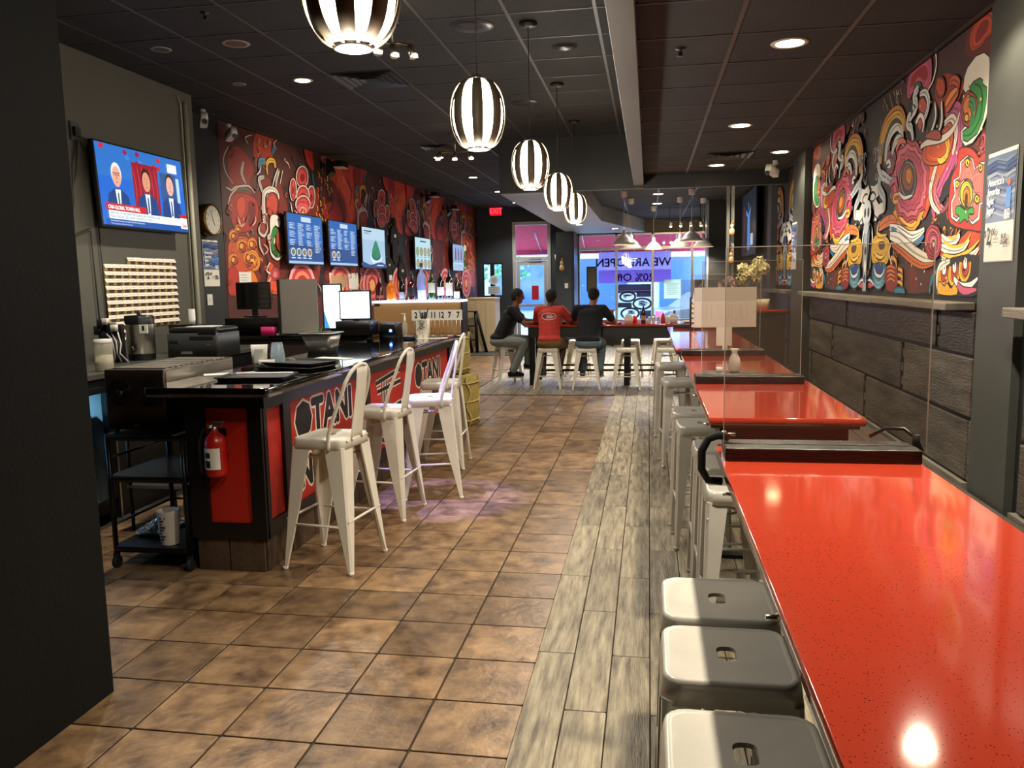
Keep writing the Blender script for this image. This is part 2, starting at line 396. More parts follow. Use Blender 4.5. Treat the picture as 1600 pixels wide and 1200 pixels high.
# ---- ceilings
def ceiling(x0, x1, y0, y1, z, gx, gy, skip=None):
    r = sroot('ceiling'); P = .615
    MB().box(x0, x1, y0, y1, z+.03, z+.10).build('ceiling_deck', BLACK, r)
    xs = [x0]+[gx+P*k for k in range(-20, 20) if x0+.06 < gx+P*k < x1-.06]+[x1]; ys = [y0]+[gy+P*k for k in range(-40, 60) if y0+.06 < gy+P*k < y1-.06]+[y1]
    cache = {}
    for a in range(len(xs)-1):
        for b in range(len(ys)-1):
            w = round(xs[a+1]-xs[a], 3); d = round(ys[b+1]-ys[b], 3); cx = (xs[a]+xs[a+1])/2; cy = (ys[b]+ys[b+1])/2
            if (w, d) not in cache: cache[(w, d)] = MB().rbox(0, 0, -.004, .014, w-.018, d-.018, .004, n=1).mesh('ceiling_tile', CEILM)
            share(cache[(w, d)], 'ceiling_tile', r, (cx, cy, z+.004), (random.uniform(-.002, .002), random.uniform(-.002, .002), 0))
    g = MB()
    for x in xs[1:-1]: g.box(x-.012, x+.012, y0, y1, z-.004, z+.012)
    g.build('ceiling_grid', M('ceiling_grid_lit', '3a3733', .45, noise=.2), r)  # lengthwise bars coloured paler than the cross bars to look lit
    g = MB()
    for y in ys[1:-1]: g.box(x0, x1, y-.010, y+.010, z-.003, z+.010)
    g.build('cross_grid', M('cross_grid_dark', '1d1c1b', .5), r)
ceiling(-4.86, -.19, 1.0, HEAD_Y, CEIL_L, -.37, 5.89)
ceiling(-4.86, -1.97, HEAD_Y, 20.7, CEIL_L, -.37, 5.89)
ceiling(-.066, 1.80, -2.0, HEAD_Y, CEIL_R, .47, 4.84)
ceiling(-.93, 1.74, HEAD_Y+.12, 20.7, 3.10, .16, 11.6)
struct(MB().box(-4.86, -.19, -2.1, 1.0, CEIL_L, CEIL_L+.1).build('ceiling_back', BLACK))
struct(MB().box(-5.2, 2.0, -2.3, 20.95, 3.66, 3.76).build('ceiling_sky_block', BLACK))  # unseen slab added over the ceilings to keep sky light from leaking in
# beam between the two ceilings, header, lowered bulkhead with a slanted end
struct(MB().box(-.195, -.065, -2.0, HEAD_Y, 2.845, 3.6).build('trim_1', M('beam_grey_paint', '54524c', .55, noise=.05), bevel=.004))
struct(MB().box(-1.97, -.065, HEAD_Y, HEAD_Y+.12, 2.81, 3.62).box(-.065, 1.80, HEAD_Y, HEAD_Y+.12, 2.80, 3.62).build('trim_2', M('header_black', '1c1b1a', .5)))
bk = MB().prism([(-1.97, HEAD_Y+.12), (-.93, HEAD_Y+.12), (-.93, 16.4), (-.08, 20.7), (-1.97, 20.7)], 2.80, 3.6)
struct(bk.build('trim_3', M('bulkhead_grey', '8c9094', .5, noise=.05)))

# ---- walls
def slab(name, x0, x1, y0, y1, z0, z1, m, bevel=0): return struct(MB().box(x0, x1, y0, y1, z0, z1).build(name, m, bevel=bevel))
slab('wall_left', -4.95, -4.42, 2.9, 7.6, 0, 3.6, WALLG)
slab('wall_left_entry', -4.95, -2.155, 2.45, 2.82, 0, 3.6, M('entry_wall_black', '090908', .85, noise=.2, nscale=2, bump=.2, bscale=60, spec=.2))
slab('wall_left_side', -2.30, -2.155, -2.0, 2.45, 0, 3.6, M('entry_wall_black', '0a0a09'))
mx = lambda y: -4.78+.0364*(y-8.8)          # the mural wall runs slightly inwards
wl = MB().prism([(mx(7.5)-.35, 7.6), (mx(7.5), 7.6), (mx(8.70), 8.70), (mx(8.70)-.35, 8.70)], 0, 3.6)
struct(wl.build('wall_left_dark', WALLD))
wl = MB().prism([(mx(8.70)-.35, 8.70), (mx(8.70), 8.70), (mx(20.7), 20.7), (mx(20.7)-.35, 20.7)], 0, 3.6)
struct(wl.build('wall_left_mural', M('maroon_wall', '3a1814', .6)))
slab('wall_back', -5, 1.9, -2.2, -2.0, 0, 3.6, WALLD)
# right wall and its pilasters
WX = 1.74
wr = sroot('wall_right')
MB().box(WX, WX+.2, -2.0, 20.7, 0, 3.6).build('plaster', M('right_wall_dark', '141312', .6, noise=.15), wr)
PILM = M('pilaster_grey', '3b3c37', .5, noise=.12, nscale=3)
MB().box(1.70, WX, 4.17, 4.62, 0, CEIL_R).build('pilaster', PILM, wr)
MB().box(1.645, WX, 9.28, 9.98, 0, CEIL_R).build('pilaster', PILM, wr)
MB().box(1.655, WX, 11.75, 12.1, 0, 3.1).build('pilaster', M('pilaster_blue_grey', '4c5052', .5), wr)
MB().box(1.12, WX, 16.0, 16.5, 0, 3.1).build('column', M('column_black', '191a1a', .5), wr)
MB().box(1.085, 1.12, 15.98, 16.5, 0, 3.1).build('column_lit_edge', ALU, wr)  # pale strip stands in for light catching the column's edge
def panels(y0, y1, joints, r):
    for k, (z0, z1) in enumerate(((.50, .835), (.85, 1.175), (1.19, 1.425))):
        ys = sorted([y0]+[j for j in joints[k] if y0 < j < y1]+[y1])
        for a, b in zip(ys, ys[1:]):
            t = random.uniform(0, .014); o = MB().box(WX-.015-t*.5, WX-.002, a+.042, b-.042, z0+random.uniform(0, .006), z1-random.uniform(0, .006)).build('board', BOARD, r, bevel=.004)
        for j in joints[k]:
            if y0 < j < y1:
                for q in range(3):
                    zz = z0+(z1-z0)*(.2+.3*q); MB().box(WX-.012-.004*(q % 2), WX-.001, j-.014-random.uniform(0, .012), j+.010+random.uniform(0, .012), zz-.035, zz+.02).build('joint_block', WOODD, r)
panels(4.66, 9.26, ((4.68, 6.87, 9.08), (5.92, 8.09), (5.25, 7.54)), wr)
panels(9.98, 16.0, ((11.3, 13.4), (10.9, 13.0, 15), (12, 14)), wr)
panels(.2, 4.12, ((2.1,), (1.2, 3.3), (2.4,)), wr)
for a, b in ((4.74, 6.25), (6.26, 7.7), (7.71, 9.2), (9.99, 11.2), (11.21, 12.4), (2.5, 4.02), (1.0, 2.49)):
    MB().box(1.585, WX-.002, a, b, 1.43+random.uniform(-.003, .003), 1.475).build('cap_board', CAPW, wr, bevel=.006)
MB().box(1.700, WX-.004, 4.7, 9.26, .42, .49).build('starter_strip', CAPW, wr)
MB().box(1.700, WX-.004, .2, 4.12, .42, .49).build('starter_strip', CAPW, wr)
# long plank bench along the wall
bt = thing('wall_bench', 'long low plank bench running along the board panelled wall behind the red tables', 'bench', (1.35, 5.5, 0))
for i in range(4):
    for j in range(6): MB().box(-.36+i*.175, -.19+i*.175, -5.2+j*1.5+(i % 2)*.4, -3.71+j*1.5+(i % 2)*.4, .44, .475).build('plank', WOODD, bt, bevel=.003)
MB().box(-.34, -.30, -5.0, 4.2, 0, .44).build('front_panel', BLACK, bt)

# ---- far wall: door, small window, window front
FY = FAR_Y
fw = sroot('wall_far')
def fwbox(x0, x1, z0, z1, y0=FY, y1=FY+.15, m=NAVY, nm='wall_piece'): return MB().box(x0, x1, y0, y1, z0, z1).build(nm, m, fw)
fwbox(-5.0, -4.22, 0, 3.6); fwbox(-4.22, -3.70, 0, 1.27); fwbox(-4.22, -3.70, 2.12, 3.6); fwbox(-3.70, -3.43, 0, 3.6); fwbox(-3.43, -2.45, 3.14, 3.6)
fwbox(-2.45, -1.74, 0, 3.6); fwbox(-1.74, 1.42, 0, .60, m=BLACK); fwbox(-1.74, 1.42, 2.78, 3.6, m=M('window_header', '1d1a16', .5)); fwbox(1.42, 1.9, 0, 3.6, m=BLACK)
fwbox(-2.2, -1.78, 0, 2.79, FY-1.1, FY, NAVY, 'pier'); fwbox(-1.80, -1.76, 0, 2.79, FY-1.12, FY, BLACK, 'pier_edge')
w1 = sroot('window_1'); WF = ALU
MB().box(-4.22, -3.70, FY+.02, FY+.06, 1.27, 1.30).box(-4.22, -3.70, FY+.02, FY+.06, 2.09, 2.12).box(-4.22, -4.19, FY+.02, FY+.06, 1.3, 2.09).box(-3.73, -3.70, FY+.02, FY+.06, 1.3, 2.09).build('window_frame', BLACK, w1)
MB().box(-4.03, -3.92, FY+.02, FY+.06, 1.3, 2.09).build('mullion', BLACK, w1)
MB().box(-4.20, -3.72, FY+.035, FY+.045, 1.3, 2.1).build('pane', WINGL, w1)
d1 = sroot('door_1')
fr = MB()
for x0, x1, z0, z1 in ((-3.43, -3.35, 0, 3.14), (-2.53, -2.45, 0, 3.14), (-3.35, -2.53, 3.06, 3.14), (-3.35, -2.53, 2.16, 2.26)): fr.box(x0, x1, FY-.03, FY+.1, z0, z1)
fr.build('door_frame', M('door_alu_white', 'b4b8ba', .4, metal=.3), d1)
lf = MB()
for x0, x1, z0, z1 in ((-3.34, -3.25, .02, 2.15), (-2.63, -2.54, .02, 2.15), (-3.25, -2.63, 2.05, 2.15), (-3.25, -2.63, .02, .25), (-3.25, -2.63, 1.0, 1.06)): lf.box(x0, x1, FY, FY+.05, z0, z1)
lf.build('door_leaf', M('door_alu_white', 'b4b8ba'), d1)
MB().box(-3.25, -2.63, FY+.02, FY+.03, .25, 2.05).build('pane', WINGL, d1); MB().box(-3.35, -2.53, FY+.02, FY+.03, 2.26, 3.06).build('pane', WINGL, d1)
MB().box(-3.22, -2.66, FY-.05, FY-.02, 1.0, 1.03).cyl((-3.2, FY-.02, 1.015), (-3.2, FY+.01, 1.015), .01, n=6).build('door_handle', CHROME, d1)
MB().box(-3.0, -2.7, FY-.06, FY, 2.16, 2.22).build('door_closer', CHROME, d1)
w2 = sroot('window_2')
mu = [-1.74, -.80, .10, 1.06, 1.42]
for x in mu: MB().box(x-.03, x+.03, FY+.0, FY+.1, .60, 2.78).build('mullion', WF, w2)
MB().box(-1.74, 1.42, FY-.01, FY+.11, 2.38, 2.45).build('transom', WF, w2); MB().box(-1.74, 1.42, FY-.02, FY+.12, .58, .64).build('sill', WF, w2); MB().box(-1.74, 1.42, FY, FY+.1, 2.74, 2.80).build('head', WF, w2)
for a, b in zip(mu, mu[1:]):
    MB().box(a+.03, b-.03, FY+.05, FY+.06, .64, 2.38).build('pane', WINGL, w2); MB().box(a+.03, b-.03, FY+.05, FY+.06, 2.45, 2.74).build('pane', WINGL, w2)

# ---- partition posts by the header
for x, m in ((.99, M('post_grey', '6a6860', .45)), (1.047, M('post_light', '8a8e88', .4))):
    p = MB().box(x, x+.036, HEAD_Y+.02, HEAD_Y+.10, 0, 2.8).build('partition_post', m)
    tag(p, ('darker' if x < 1 else 'paler')+' slim grey post under the header at the end of the counter', 'post')

# ---- outside
struct(MB().box(-16, 14, FY+.15, 45, -.3, -.15).build('street_ground', M('asphalt_grey', '8c8e92', .8, noise=.2)))
sw_ = struct(MB().box(-16, 14, FY+.15, FY+3.2, -.15, -.02).build('trim_4', M('sidewalk', 'b8bab8', .8, noise=.1)))
bd = thing('building', 'blue grey shop building across the street seen through the window front', 'building', (0, 31, -.15))
MB().box(-14, 13, 0, 4, 0, 4.2).build('facade', M('facade_blue_grey', '8a9cc0', .7, noise=.1, nscale=1), bd)
for k in range(8):
    x = -12+k*3.1; w = MB().box(x, x+1.9, -.08, 0, .7, 2.6).build('window', M('far_glass', '33506e', .15), bd); MB().box(x-.1, x+2.0, -.1, -.05, 2.6, 2.75).build('lintel', M('far_trim', 'aab8cc', .6), w)
MB().box(-14, 13, -.4, 0, 3.2, 3.6).build('cornice', M('far_trim', 'aab8cc', .6), bd)
MB().box(-14, -13.5, -.4, 0, 4.2, 4.3).box(-14, 13, -.1, .2, 4.2, 4.5).build('parapet', M('far_trim', 'aab8cc'), bd)
t = thing('street_tree', 'leafy green tree across the street seen through the glass door', 'tree', (-5.4, 28.2, -.15))
MB().tube([(0, 0, 0), (.05, 0, 1.2), (0, .05, 2.3)], [.12, .09, .06]).build('trunk', M('bark', '4a4038', .9), t)
lv = MB()
for i in range(260):
    a = random.uniform(0, 2*pi); b = random.uniform(-1, 1); r = random.uniform(.5, 1.); R = Vector((1.7*r*cos(a)*math.sqrt(1-b*b), 1.3*r*sin(a)*math.sqrt(1-b*b), 2.6+1.0*r*b))
    q = Matrix.Rotation(random.uniform(0, 6), 3, Vector((random.random(), random.random(), random.random()+.1)).normalized())
    lv.add([R+q @ Vector(v) for v in ((-.16, 0, 0), (0, -.08, .02), (.16, 0, 0), (0, .08, .02))], [(0, 1, 2, 3)])
lv.build('leaves', M('street_leaves', '4c8a5e', .7), t, kind='stuff')
aw = thing('awning', 'dark red canvas awning outside above the window front', 'awning', (0, FY+.2, 0))
MB().prism([(0.0, 3.35), (1.35, 2.50), (1.35, 2.47), (0, 3.31)], -4.2, 1.9, 'x').build('canvas', M('awning_red', 'b42c48', .8), aw)
for x in (-4.1, -2.9, -1.7, -.5, .7, 1.8): MB().tube([(x, 0, 2.9), (x, 1.33, 2.47)], .015, n=6).build('rib', ALU, aw)
MB().box(-4.2, 1.9, 1.33, 1.36, 2.36, 2.50).build('valance', M('awning_red', '9c2438'), aw)
def car(loc, rz, body, label):
    c = thing('car', label, 'car', loc, rz)
    MB().prism([(-2.1, .35), (-2.15, .75), (-1.9, .88), (-1.2, .95), (-.55, 1.38), (.6, 1.42), (1.35, 1.0), (2.0, .88), (2.15, .6), (2.1, .35)], -.82, .82, 'y').build('body', body, c, bevel=.05)
    g = M('car_glass', '121c28', .08)
    for s_ in (-1, 1): MB().prism([(-1.05, .96), (-.5, 1.32), (.0, 1.34), (.0, .96)], s_*.83-.005, s_*.83+.005, 'y').prism([(.08, .96), (.08, 1.34), (.55, 1.34), (1.15, .98)], s_*.83-.005, s_*.83+.005, 'y').build('side_window', g, c)
    MB().prism([(1.38, 1.01), (.66, 1.40), (.70, 1.42), (1.44, 1.02)], -.7, .7, 'y').build('windscreen', g, c)
    for x in (-1.35, 1.35):
        for s_ in (-1, 1): MB().cyl((x, s_*.68, .32), (x, s_*.86, .32), .32, n=20).build('wheel', RUBBER, c)
    for s_ in (-1, 1): MB().box(-2.16, -2.05, s_*.6-.17, s_*.6+.17, .68, .86).build('tail_light', M('tail_light_red', 'd02040', .3, emit='ff2040', estr=3.), c)
    for s_ in (-1, 1): MB().box(2.02, 2.13, s_*.6-.17, s_*.6+.17, .62, .76).build('head_light', CHROME, c)
car((2.0, 25.4, -.15), radians(24), M('car_dark_blue', '0b1626', .3, coat=.2), 'dark blue car parked outside the window front')
car((-6.2, 25.6, -.15), radians(4), M('car_silver_blue', '8aa4c0', .25, coat=.6), 'pale silver car parked outside the glass door')

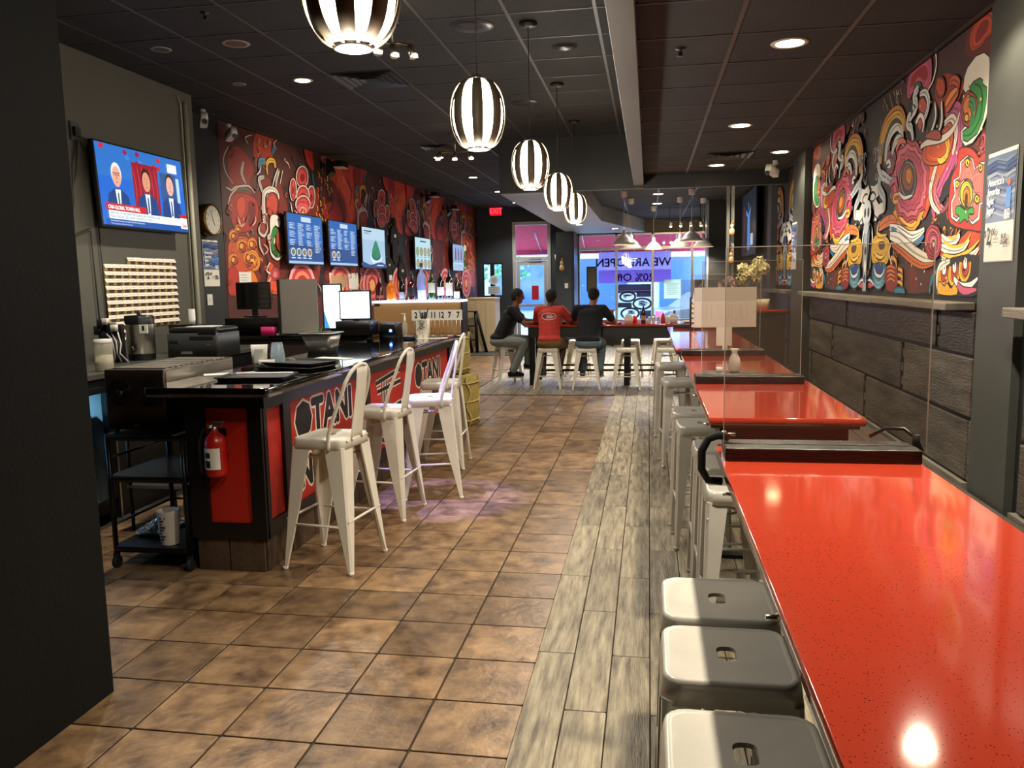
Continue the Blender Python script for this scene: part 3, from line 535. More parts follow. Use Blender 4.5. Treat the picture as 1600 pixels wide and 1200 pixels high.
MUR_R = [('F','3a1512',0,[(13,163),(120,157),(228,147),(230,116),(173,114),(96,131)]),('F','5e1a10',0,[(187,135),(195,148),(226,146),(229,121),(202,128)]),('F','8a2a12',0,[(146,131),(163,129),(187,119),(184,112),(166,103),(146,115),(140,123)]),('F','b0401c',0,[(197,133),(193,141),(201,147),(214,148),(225,143),(227,135),(216,134),(209,132)]),('F','7a2012',0,[(203,135),(202,140),(209,144),(218,143),(217,138),(210,136)]),('F','4a2620',0,[(64,19),(99,19),(144,15),(155,6),(141,1),(83,1)]),('F','6a1e1a',0,[(103,15),(114,18),(121,10),(124,3),(110,1)]),('F','c8501c',0,[(128,93),(153,92),(176,90),(182,80),(170,72),(152,65),(141,56),(129,48),(121,68)]),('F','c04018',0,[(211,39),(222,40),(224,24),(206,20),(181,20),(162,24),(161,31),(184,31),(200,34)]),('F','d89a20',0,[(123,96),(133,87),(136,77),(134,64),(131,54),(121,45),(108,40),(84,43),(67,49),(62,57),(72,60),(101,52),(120,60),(125,76)]),('F','c85a18',0,[(126,88),(130,77),(128,65),(120,53),(104,46),(83,48),(73,54),(95,51),(117,57),(126,72)]),('S','f0c040',2,[(72,57),(83,51),(105,45),(121,51),(130,62),(130,80)]),('F','b83048',0,[(135,71),(138,64),(133,60),(131,54),(122,53),(116,48),(106,50),(96,48),(86,53),(74,54),(68,61),(57,66),(56,73),(49,81),(55,87),(54,94),(63,97),(68,102),(80,101),(88,104),(99,100),(109,99),(117,93),(127,89),(130,82),(137,77)]),('F','d06070',0,[(131,71),(133,66),(129,62),(127,56),(119,55),(114,51),(105,52),(96,51),(88,55),(78,56),(72,62),(63,67),(62,73),(57,80),(60,85),(60,92),(68,94),(72,99),(82,99),(90,101),(99,97),(108,96),(114,91),(123,88),(126,82),(132,77)]),('F','b84058',0,[(124,72),(127,67),(122,64),(121,59),(115,58),(111,55),(103,56),(96,55),(89,58),(81,60),(76,65),(69,68),(68,74),(64,79),(67,83),(66,89),(73,91),(76,95),(84,94),(90,97),(98,94),(105,93),(111,89),(118,86),(120,81),(125,77)]),('F','181412',0,[(114,74),(113,70),(110,66),(106,63),(100,62),(93,63),(86,65),(80,69),(76,74),(74,79),(74,84),(78,87),(83,90),(89,91),(96,90),(103,87),(108,83),(112,79)]),('F','8a8a80',0,[(110,75),(110,71),(108,67),(104,65),(98,64),(93,65),(87,67),(82,70),(78,74),(76,79),(77,83),(80,86),(84,88),(89,89),(95,88),(101,86),(106,83),(109,79)]),('F','201814',0,[(109,75),(109,71),(107,68),(103,66),(98,65),(93,66),(87,68),(83,71),(79,75),(78,79),(78,82),(81,86),(85,88),(90,88),(95,87),(100,85),(105,82),(108,79)]),('F','8a4418',0,[(106,76),(105,73),(102,70),(97,69),(92,70),(87,72),(83,75),(81,79),(82,83),(85,86),(90,87),(95,86),(100,84),(104,80)]),('F','c87828',0,[(102,78),(101,75),(98,73),(94,74),(91,76),(89,79),(90,83),(93,84),(97,84),(101,81)]),('S','6a2030',0.8,[(116,84),(124,86)]),('S','6a2030',0.8,[(120,77),(129,77)]),('S','6a2030',0.8,[(119,66),(129,62)]),('S','6a2030',0.8,[(111,59),(117,54)]),('S','e0d8c8',2.5,[(74,70),(87,65),(105,65)]),('S','e0b028',3,[(74,69),(64,69),(63,65),(71,64),(74,66)]),('S','b84a80',9,[(163,105),(173,107),(182,104),(186,96),(187,88),(184,79),(177,72)]),('S','b84a80',8,[(180,83),(174,76),(163,68),(154,61),(146,55),(150,47)]),('S','e8dcc8',6,[(160,101),(171,102),(178,98),(180,90),(176,81)]),('S','e8dcc8',5,[(150,79),(144,72),(140,64),(146,55),(159,49)]),('F','c85020',0,[(158,98),(169,100),(175,95),(174,86),(165,80),(146,79),(125,84),(124,92),(144,95)]),('S','f0b030',6,[(163,93),(168,87),(165,81),(155,80)]),('S','f0c040',4,[(168,87),(166,82),(157,80),(151,82)]),('S','ece4d4',4,[(118,94),(129,95),(154,93),(170,94),(180,98),(184,103)]),('S','c06a70',5,[(156,73),(148,63),(159,53),(173,49)]),('S','8a3a40',3,[(176,60),(172,53),(161,49)]),('F','181412',0,[(182,76),(179,70),(178,60),(180,45),(191,41),(183,39),(160,43),(154,48),(170,50),(174,59),(158,54),(162,64),(174,70)]),('S','a03020',3,[(171,49),(173,44)]),('F','d8d4c4',0,[(188,115),(189,121),(193,125),(204,128),(215,127),(222,123),(224,116),(226,110),(226,102),(222,93),(215,87),(205,83),(195,83),(189,87),(188,92),(197,95),(206,100),(203,108),(199,112),(193,111)]),('F','a84818',0,[(211,99),(210,95),(207,93),(203,92),(197,93),(192,95),(188,99),(186,104),(187,108),(190,111),(195,112),(200,110),(205,108),(209,104)]),('F','d87828',0,[(204,101),(203,98),(201,96),(197,96),(194,98),(191,101),(189,104),(190,107),(192,109),(196,110),(199,108),(202,105)]),('F','2a8438',0,[(197,113),(202,115),(211,115),(215,113),(215,111),(221,108),(221,101),(218,93),(211,87),(198,85),(191,87),(190,91),(200,92),(208,96),(211,102),(208,107),(201,111)]),('S','145020',2,[(204,114),(213,110),(216,102),(214,94),(203,88),(191,89)]),('S','3a8a50',6,[(197,106),(203,104),(205,97),(200,94)]),('F','e0a030',0,[(198,97),(197,96),(195,96),(193,97),(192,98),(193,100),(195,100),(197,99)]),('F','a82c1c',0,[(186,82),(200,81),(210,77),(216,73),(225,73),(230,38),(212,36),(178,42),(174,55),(177,68),(185,74)]),('F','ece0d0',0,[(199,77),(207,74),(211,68),(218,71),(224,70),(228,48),(221,49),(220,41),(211,39),(202,45),(197,46),(188,42),(179,45),(178,54),(183,58),(180,66),(189,67),(189,75)]),('F','cc6058',0,[(200,76),(206,73),(210,67),(218,69),(224,69),(226,50),(219,50),(218,43),(211,41),(203,45),(195,47),(188,44),(182,46),(180,53),(185,57),(183,65),(190,66),(191,74)]),('S','8a2a2a',0.8,[(198,67),(196,74)]),('S','8a2a2a',0.8,[(204,67),(205,72)]),('S','8a2a2a',0.8,[(192,64),(188,66)]),('S','8a2a2a',0.8,[(210,62),(217,64)]),('S','8a2a2a',0.8,[(211,56),(220,55)]),('S','8a2a2a',0.8,[(191,58),(184,60)]),('F','e8dcc0',0,[(212,55),(211,52),(209,49),(206,48),(202,48),(197,49),(193,51),(190,54),(189,57),(190,60),(192,63),(195,64),(200,64),(204,63),(208,61),(210,58)]),('F','6a8a38',0,[(210,55),(210,52),(208,50),(205,48),(202,48),(198,49),(194,51),(192,54),(190,57),(191,60),(193,62),(196,63),(200,64),(204,63),(207,61),(209,58)]),('F','e8b828',0,[(209,55),(209,53),(207,51),(205,49),(202,49),(198,50),(195,52),(193,54),(192,57),(192,59),(194,62),(197,63),(200,63),(203,62),(206,60),(208,58)]),('F','b86a20',0,[(206,54),(206,52),(204,50),(201,50),(199,51),(197,53),(196,55),(196,58),(198,59),(200,60),(203,59),(205,57)]),('F','3a2010',0,[(203,53),(203,51),(202,50),(201,50),(199,51),(199,53),(199,56),(200,57),(201,57),(203,55)]),('F','2e8a34',0,[(186,50),(192,50),(201,47),(210,48),(212,45),(205,45),(205,41),(199,43),(193,41),(192,45),(186,47)]),('F','e8b828',0,[(203,73),(202,72),(200,71),(198,72),(197,74),(198,75),(200,75),(202,74)]),('F','2a1a10',0,[(201,73),(201,72),(199,72),(199,73),(199,74),(200,74)]),('F','e8b828',0,[(221,68),(221,67),(219,66),(217,67),(216,69),(216,70),(218,70),(220,69)]),('F','2a1a10',0,[(220,68),(219,67),(218,67),(217,68),(218,69),(219,69)]),('F','e8b828',0,[(189,63),(188,62),(186,61),(184,62),(183,64),(184,65),(186,65),(188,64)]),('F','2a1a10',0,[(187,63),(187,62),(186,62),(185,63),(185,64),(187,64)]),('F','e8b828',0,[(219,52),(218,50),(216,50),(214,51),(213,52),(214,54),(216,54),(218,53)]),('F','2a1a10',0,[(217,52),(217,51),(216,51),(215,52),(215,53),(217,53)]),('S','e8e0cc',6,[(164,35),(175,31),(188,32),(194,34)]),('S','f0a030',2,[(175,34),(186,33),(194,37)]),('S','e8e0cc',6,[(164,29),(180,26),(197,26),(208,31)]),('S','f0b030',2,[(168,32),(184,28),(201,29),(210,34)]),('S','e8e0cc',5,[(167,22),(190,20),(212,22),(222,26)]),('S','f0b030',2.5,[(169,24),(189,22),(209,25),(222,30)]),('S','d8702c',8,[(28,48),(42,51),(63,52),(73,48)]),('S','e8e4d8',8,[(57,47),(81,43),(100,38),(117,38),(133,41)]),('S','2a7aa8',6,[(61,45),(81,40),(97,35),(118,33),(133,37)]),('S','e8e4d8',5,[(74,45),(90,40),(109,36),(130,39)]),('S','dcd8c8',9,[(58,41),(78,38),(97,32),(119,26),(143,22),(155,23)]),('S','c86428',5,[(62,35),(86,29),(111,22),(133,18),(153,19)]),('S','c86428',1.2,[(69,32),(66,29)]),('S','c86428',1.2,[(80,29),(77,27)]),('S','c86428',1.2,[(91,27),(88,25)]),('S','c86428',1.2,[(101,25),(98,23)]),('S','c86428',1.2,[(111,23),(108,21)]),('S','c86428',1.2,[(121,21),(118,19)]),('S','c86428',1.2,[(130,19),(127,17)]),('S','c86428',1.2,[(139,19),(136,17)]),('S','c86428',1.2,[(147,19),(145,17)]),('F','a82838',0,[(165,31),(165,28),(162,25),(159,23),(154,22),(149,22),(144,23),(140,26),(137,29),(135,33),(136,36),(138,40),(142,42),(146,43),(152,42),(157,41),(161,38),(164,35)]),('F','cc5058',0,[(162,32),(162,29),(160,26),(157,25),(154,24),(150,24),(145,25),(142,27),(139,30),(138,33),(139,36),(140,38),(143,40),(147,41),(151,40),(155,39),(159,37),(161,34)]),('F','a82838',0,[(159,31),(159,29),(157,27),(155,26),(151,25),(148,26),(145,27),(142,30),(141,32),(142,35),(144,37),(146,38),(150,38),(153,37),(156,36),(158,34)]),('F','d86a78',0,[(157,31),(157,29),(156,28),(153,27),(150,27),(148,28),(145,29),(145,31),(145,33),(147,35),(149,36),(152,36),(155,35),(157,33)]),('F','b03048',0,[(155,31),(154,29),(153,28),(151,28),(149,29),(148,31),(148,32),(150,33),(152,33),(154,32)]),('F','ecc8c0',0,[(154,31),(153,30),(152,29),(151,30),(150,31),(151,32),(152,32),(153,32)]),('F','181412',0,[(168,20),(223,22),(223,1),(163,1),(155,10)]),('S','d8d4c4',6,[(165,1),(162,10),(166,17),(181,20)]),('S','2a7a98',4,[(148,1),(152,10),(160,15)]),('S','e8a820',5,[(165,15),(165,10),(172,6),(179,10),(181,16)]),('S','a03820',3.5,[(168,15),(169,11),(173,10),(177,12),(177,16)]),('S','ece4dc',3,[(171,17),(171,14),(174,14),(174,18)]),('S','e8a820',5,[(182,17),(182,11),(188,8),(195,11),(196,17)]),('S','a03820',3.5,[(185,17),(186,12),(190,11),(193,14),(193,18)]),('S','ece4dc',3,[(187,18),(188,15),(190,15),(190,19)]),('S','e8a820',5,[(198,19),(198,14),(204,10),(210,13),(212,19)]),('S','a03820',3.5,[(201,19),(202,15),(206,13),(209,16),(209,19)]),('S','ece4dc',3,[(203,20),(204,17),(206,17),(206,21)]),('F','e09a20',0,[(165,8),(174,5),(178,7),(185,4),(191,7),(194,1),(165,1)]),('S','a83020',1.2,[(170,2),(171,5)]),('S','a83020',1.2,[(176,2),(176,5)]),('S','a83020',1.2,[(181,2),(182,5)]),('S','a83020',1.2,[(187,2),(187,5)]),('S','ece4dc',4,[(189,10),(198,6),(212,6),(223,10)]),('S','b85070',4,[(194,7),(204,3),(222,4)]),('F','8a98a0',0,[(-8,54),(4,53),(8,38),(9,20),(-3,16)]),('F','d8d8d0',0,[(-5,58),(20,54),(27,58),(41,59),(37,67),(26,66),(17,71),(28,74),(23,83),(12,81),(0,83),(-5,78),(2,71),(-6,67)]),('S','20242a',2,[(1,76),(9,77),(17,73),(10,70),(2,71)]),('S','20242a',1.6,[(11,61),(23,56),(34,57)]),('F','20242a',0,[(-4,65),(11,64),(16,56),(4,53),(-2,56)]),('S','e8e8e0',3,[(6,53),(11,44),(11,35)]),('S','20304a',2,[(-5,45),(5,43),(6,38)]),('S','3a5a90',3,[(-3,43),(-2,36)]),('S','b8c4c8',8,[(41,60),(40,69),(26,78),(28,87),(42,84),(56,80),(69,82)]),('S','c8ccc8',7,[(32,86),(22,94),(26,103),(34,110),(48,112),(54,116)]),('S','8a5a70',6,[(50,106),(40,101),(51,94),(64,95),(57,101)]),('S','7a3a50',7,[(36,95),(43,99),(59,95),(58,88),(44,88)]),('S','dcdcd4',3,[(42,94),(49,95),(53,91),(46,91)]),('S','c89828',11,[(27,96),(28,109),(37,121),(54,125),(69,124),(79,118),(81,110)]),('S','b07020',3,[(20,98),(21,112),(33,125),(53,130),(71,128),(83,120),(87,109)]),('S','ccccc0',8,[(40,96),(42,107),(52,115),(68,117),(78,110),(80,105)]),('S','30302c',3,[(35,96),(37,109),(48,119),(64,121),(77,116)]),('S','c8ccc4',6,[(56,99),(63,106),(74,107),(83,101)]),('S','c86a50',4,[(66,100),(75,105),(88,102)]),('S','c05a70',4,[(53,77),(66,80),(73,73)]),('F','b05068',0,[(88,131),(86,140),(91,146),(105,150),(128,148),(134,141),(134,131),(126,128),(118,135),(104,138),(96,131)]),('F','90201c',0,[(93,137),(95,143),(109,145),(122,144),(128,137),(123,134),(109,140),(101,137)]),('F','1e5a2a',0,[(100,137),(110,137),(116,133),(107,133)]),('S','ccd0cc',8,[(110,133),(102,129),(107,122),(98,119),(90,114),(99,109),(103,101)]),('S','ccd0cc',5,[(114,128),(124,127),(131,121),(130,115),(124,111),(116,114)]),('F','b04438',0,[(128,118),(127,116),(124,114),(121,114),(117,116),(114,118),(112,121),(113,124),(116,125),(119,125),(123,123),(126,121)]),('S','e0dcd0',4,[(108,111),(116,114),(124,109),(122,103)]),('F','b04438',0,[(121,108),(120,106),(118,105),(116,105),(114,107),(113,109),(113,111),(115,112),(117,112),(120,110)]),('S','1c1614',3,[(89,123),(98,122),(98,117)]),('S','e0dcd0',2,[(140,148),(143,139),(138,131),(129,127)]),('S','e0dcd0',2.5,[(143,117),(146,108),(140,101),(132,97)]),('S','e0dcd0',3,[(155,115),(157,105),(155,100),(149,95)]),('S','c85a20',9,[(163,109),(171,113),(182,115)]),('S','e08828',4,[(162,111),(170,115),(181,117)]),('S','b84820',5,[(167,123),(174,123),(182,119),(180,116)]),('F','a84020',0,[(160,122),(159,119),(155,118),(150,119),(146,122),(144,125),(145,128),(149,130),(154,129),(158,126)]),('F','a84028',0,[(128,99),(143,100),(155,97),(154,93)]),('S','c8902c',1.6,[(30,143),(34,138)]),('S','c8902c',1.6,[(45,143),(48,138)]),('S','c8902c',1.6,[(55,143),(58,139)]),('S','c8902c',1.6,[(62,138),(65,134)]),('S','c8902c',1.6,[(71,141),(74,136)]),('S','c8902c',1.6,[(66,133),(69,129)]),('S','c8902c',1.6,[(50,137),(54,132)]),('S','c8902c',1.6,[(38,137),(42,132)]),('S','3a5a80',3,[(70,147),(78,144)]),('F','d8a828',0,[(11,35),(18,42),(33,43),(47,41),(59,36),(60,27),(54,21),(43,20),(32,23),(22,21),(13,25)]),('F','5a3818',0,[(30,37),(41,38),(48,36),(45,32),(34,32)]),('S','7a4a18',1.5,[(17,29),(31,24),(46,25),(54,30)]),('S','f0d060',2.5,[(18,35),(25,28),(42,26),(50,33)]),('S','d8b030',3,[(28,51),(25,45),(36,42),(51,42)]),('F','2a7090',0,[(17,18),(20,21),(47,21),(54,16),(52,8),(38,2),(23,4),(16,11)]),('F','1c3a80',0,[(44,17),(43,15),(40,14),(35,13),(30,14),(26,15),(24,18),(25,20),(29,21),(34,22),(38,21),(42,20)]),('S','d8e0e0',2.5,[(21,18),(27,13),(41,12),(49,17)]),('S','8ac0d0',0.8,[(22,11),(34,7),(48,11)]),('S','8ac0d0',0.8,[(22,9),(34,6),(48,9)]),('S','8ac0d0',0.8,[(22,7),(34,4),(48,8)]),('S','8ac0d0',0.8,[(23,5),(34,3),(48,6)]),('F','1c3060',0,[(-3,12),(12,11),(16,7),(-2,6)]),('F','ece8e0',0,[(-3,12),(3,17),(6,15),(-2,10)]),('F','b85060',0,[(-3,5),(8,7),(21,5),(11,3),(-2,3)]),('S','e8e4dc',2,[(-3,8),(10,9),(22,5)]),('F','7a2420',0,[(83,11),(83,6),(78,3),(72,0),(65,1),(57,2),(53,6),(49,11),(51,15),(55,19),(62,20),(69,21),(76,18),(82,15)]),('S','d88040',1.3,[(56,18),(64,19),(76,17)]),('S','d88040',1.3,[(56,15),(65,16),(76,14)]),('S','d88040',1.3,[(57,11),(65,13),(77,11)]),('S','d88040',1.3,[(57,8),(65,10),(77,8)]),('S','d89a30',3,[(64,20),(67,24),(77,22),(78,17)]),('S','d89a30',3,[(64,21),(67,25),(77,22),(78,17)]),('S','d89a30',3,[(64,23),(67,25),(77,22),(78,17)]),('S','d89a30',3,[(82,17),(92,15),(88,12),(82,13)]),('S','d89a30',3,[(83,13),(93,11),(89,7),(82,8)]),('S','d89a30',3,[(84,8),(93,6),(89,2),(83,3)]),('F','2a7090',0,[(100,1),(98,-1),(92,-3),(84,-3),(78,-2),(75,0),(77,3),(83,4),(91,4),(98,3)]),('S','d8e0e0',2,[(64,35),(59,29),(67,20)])]
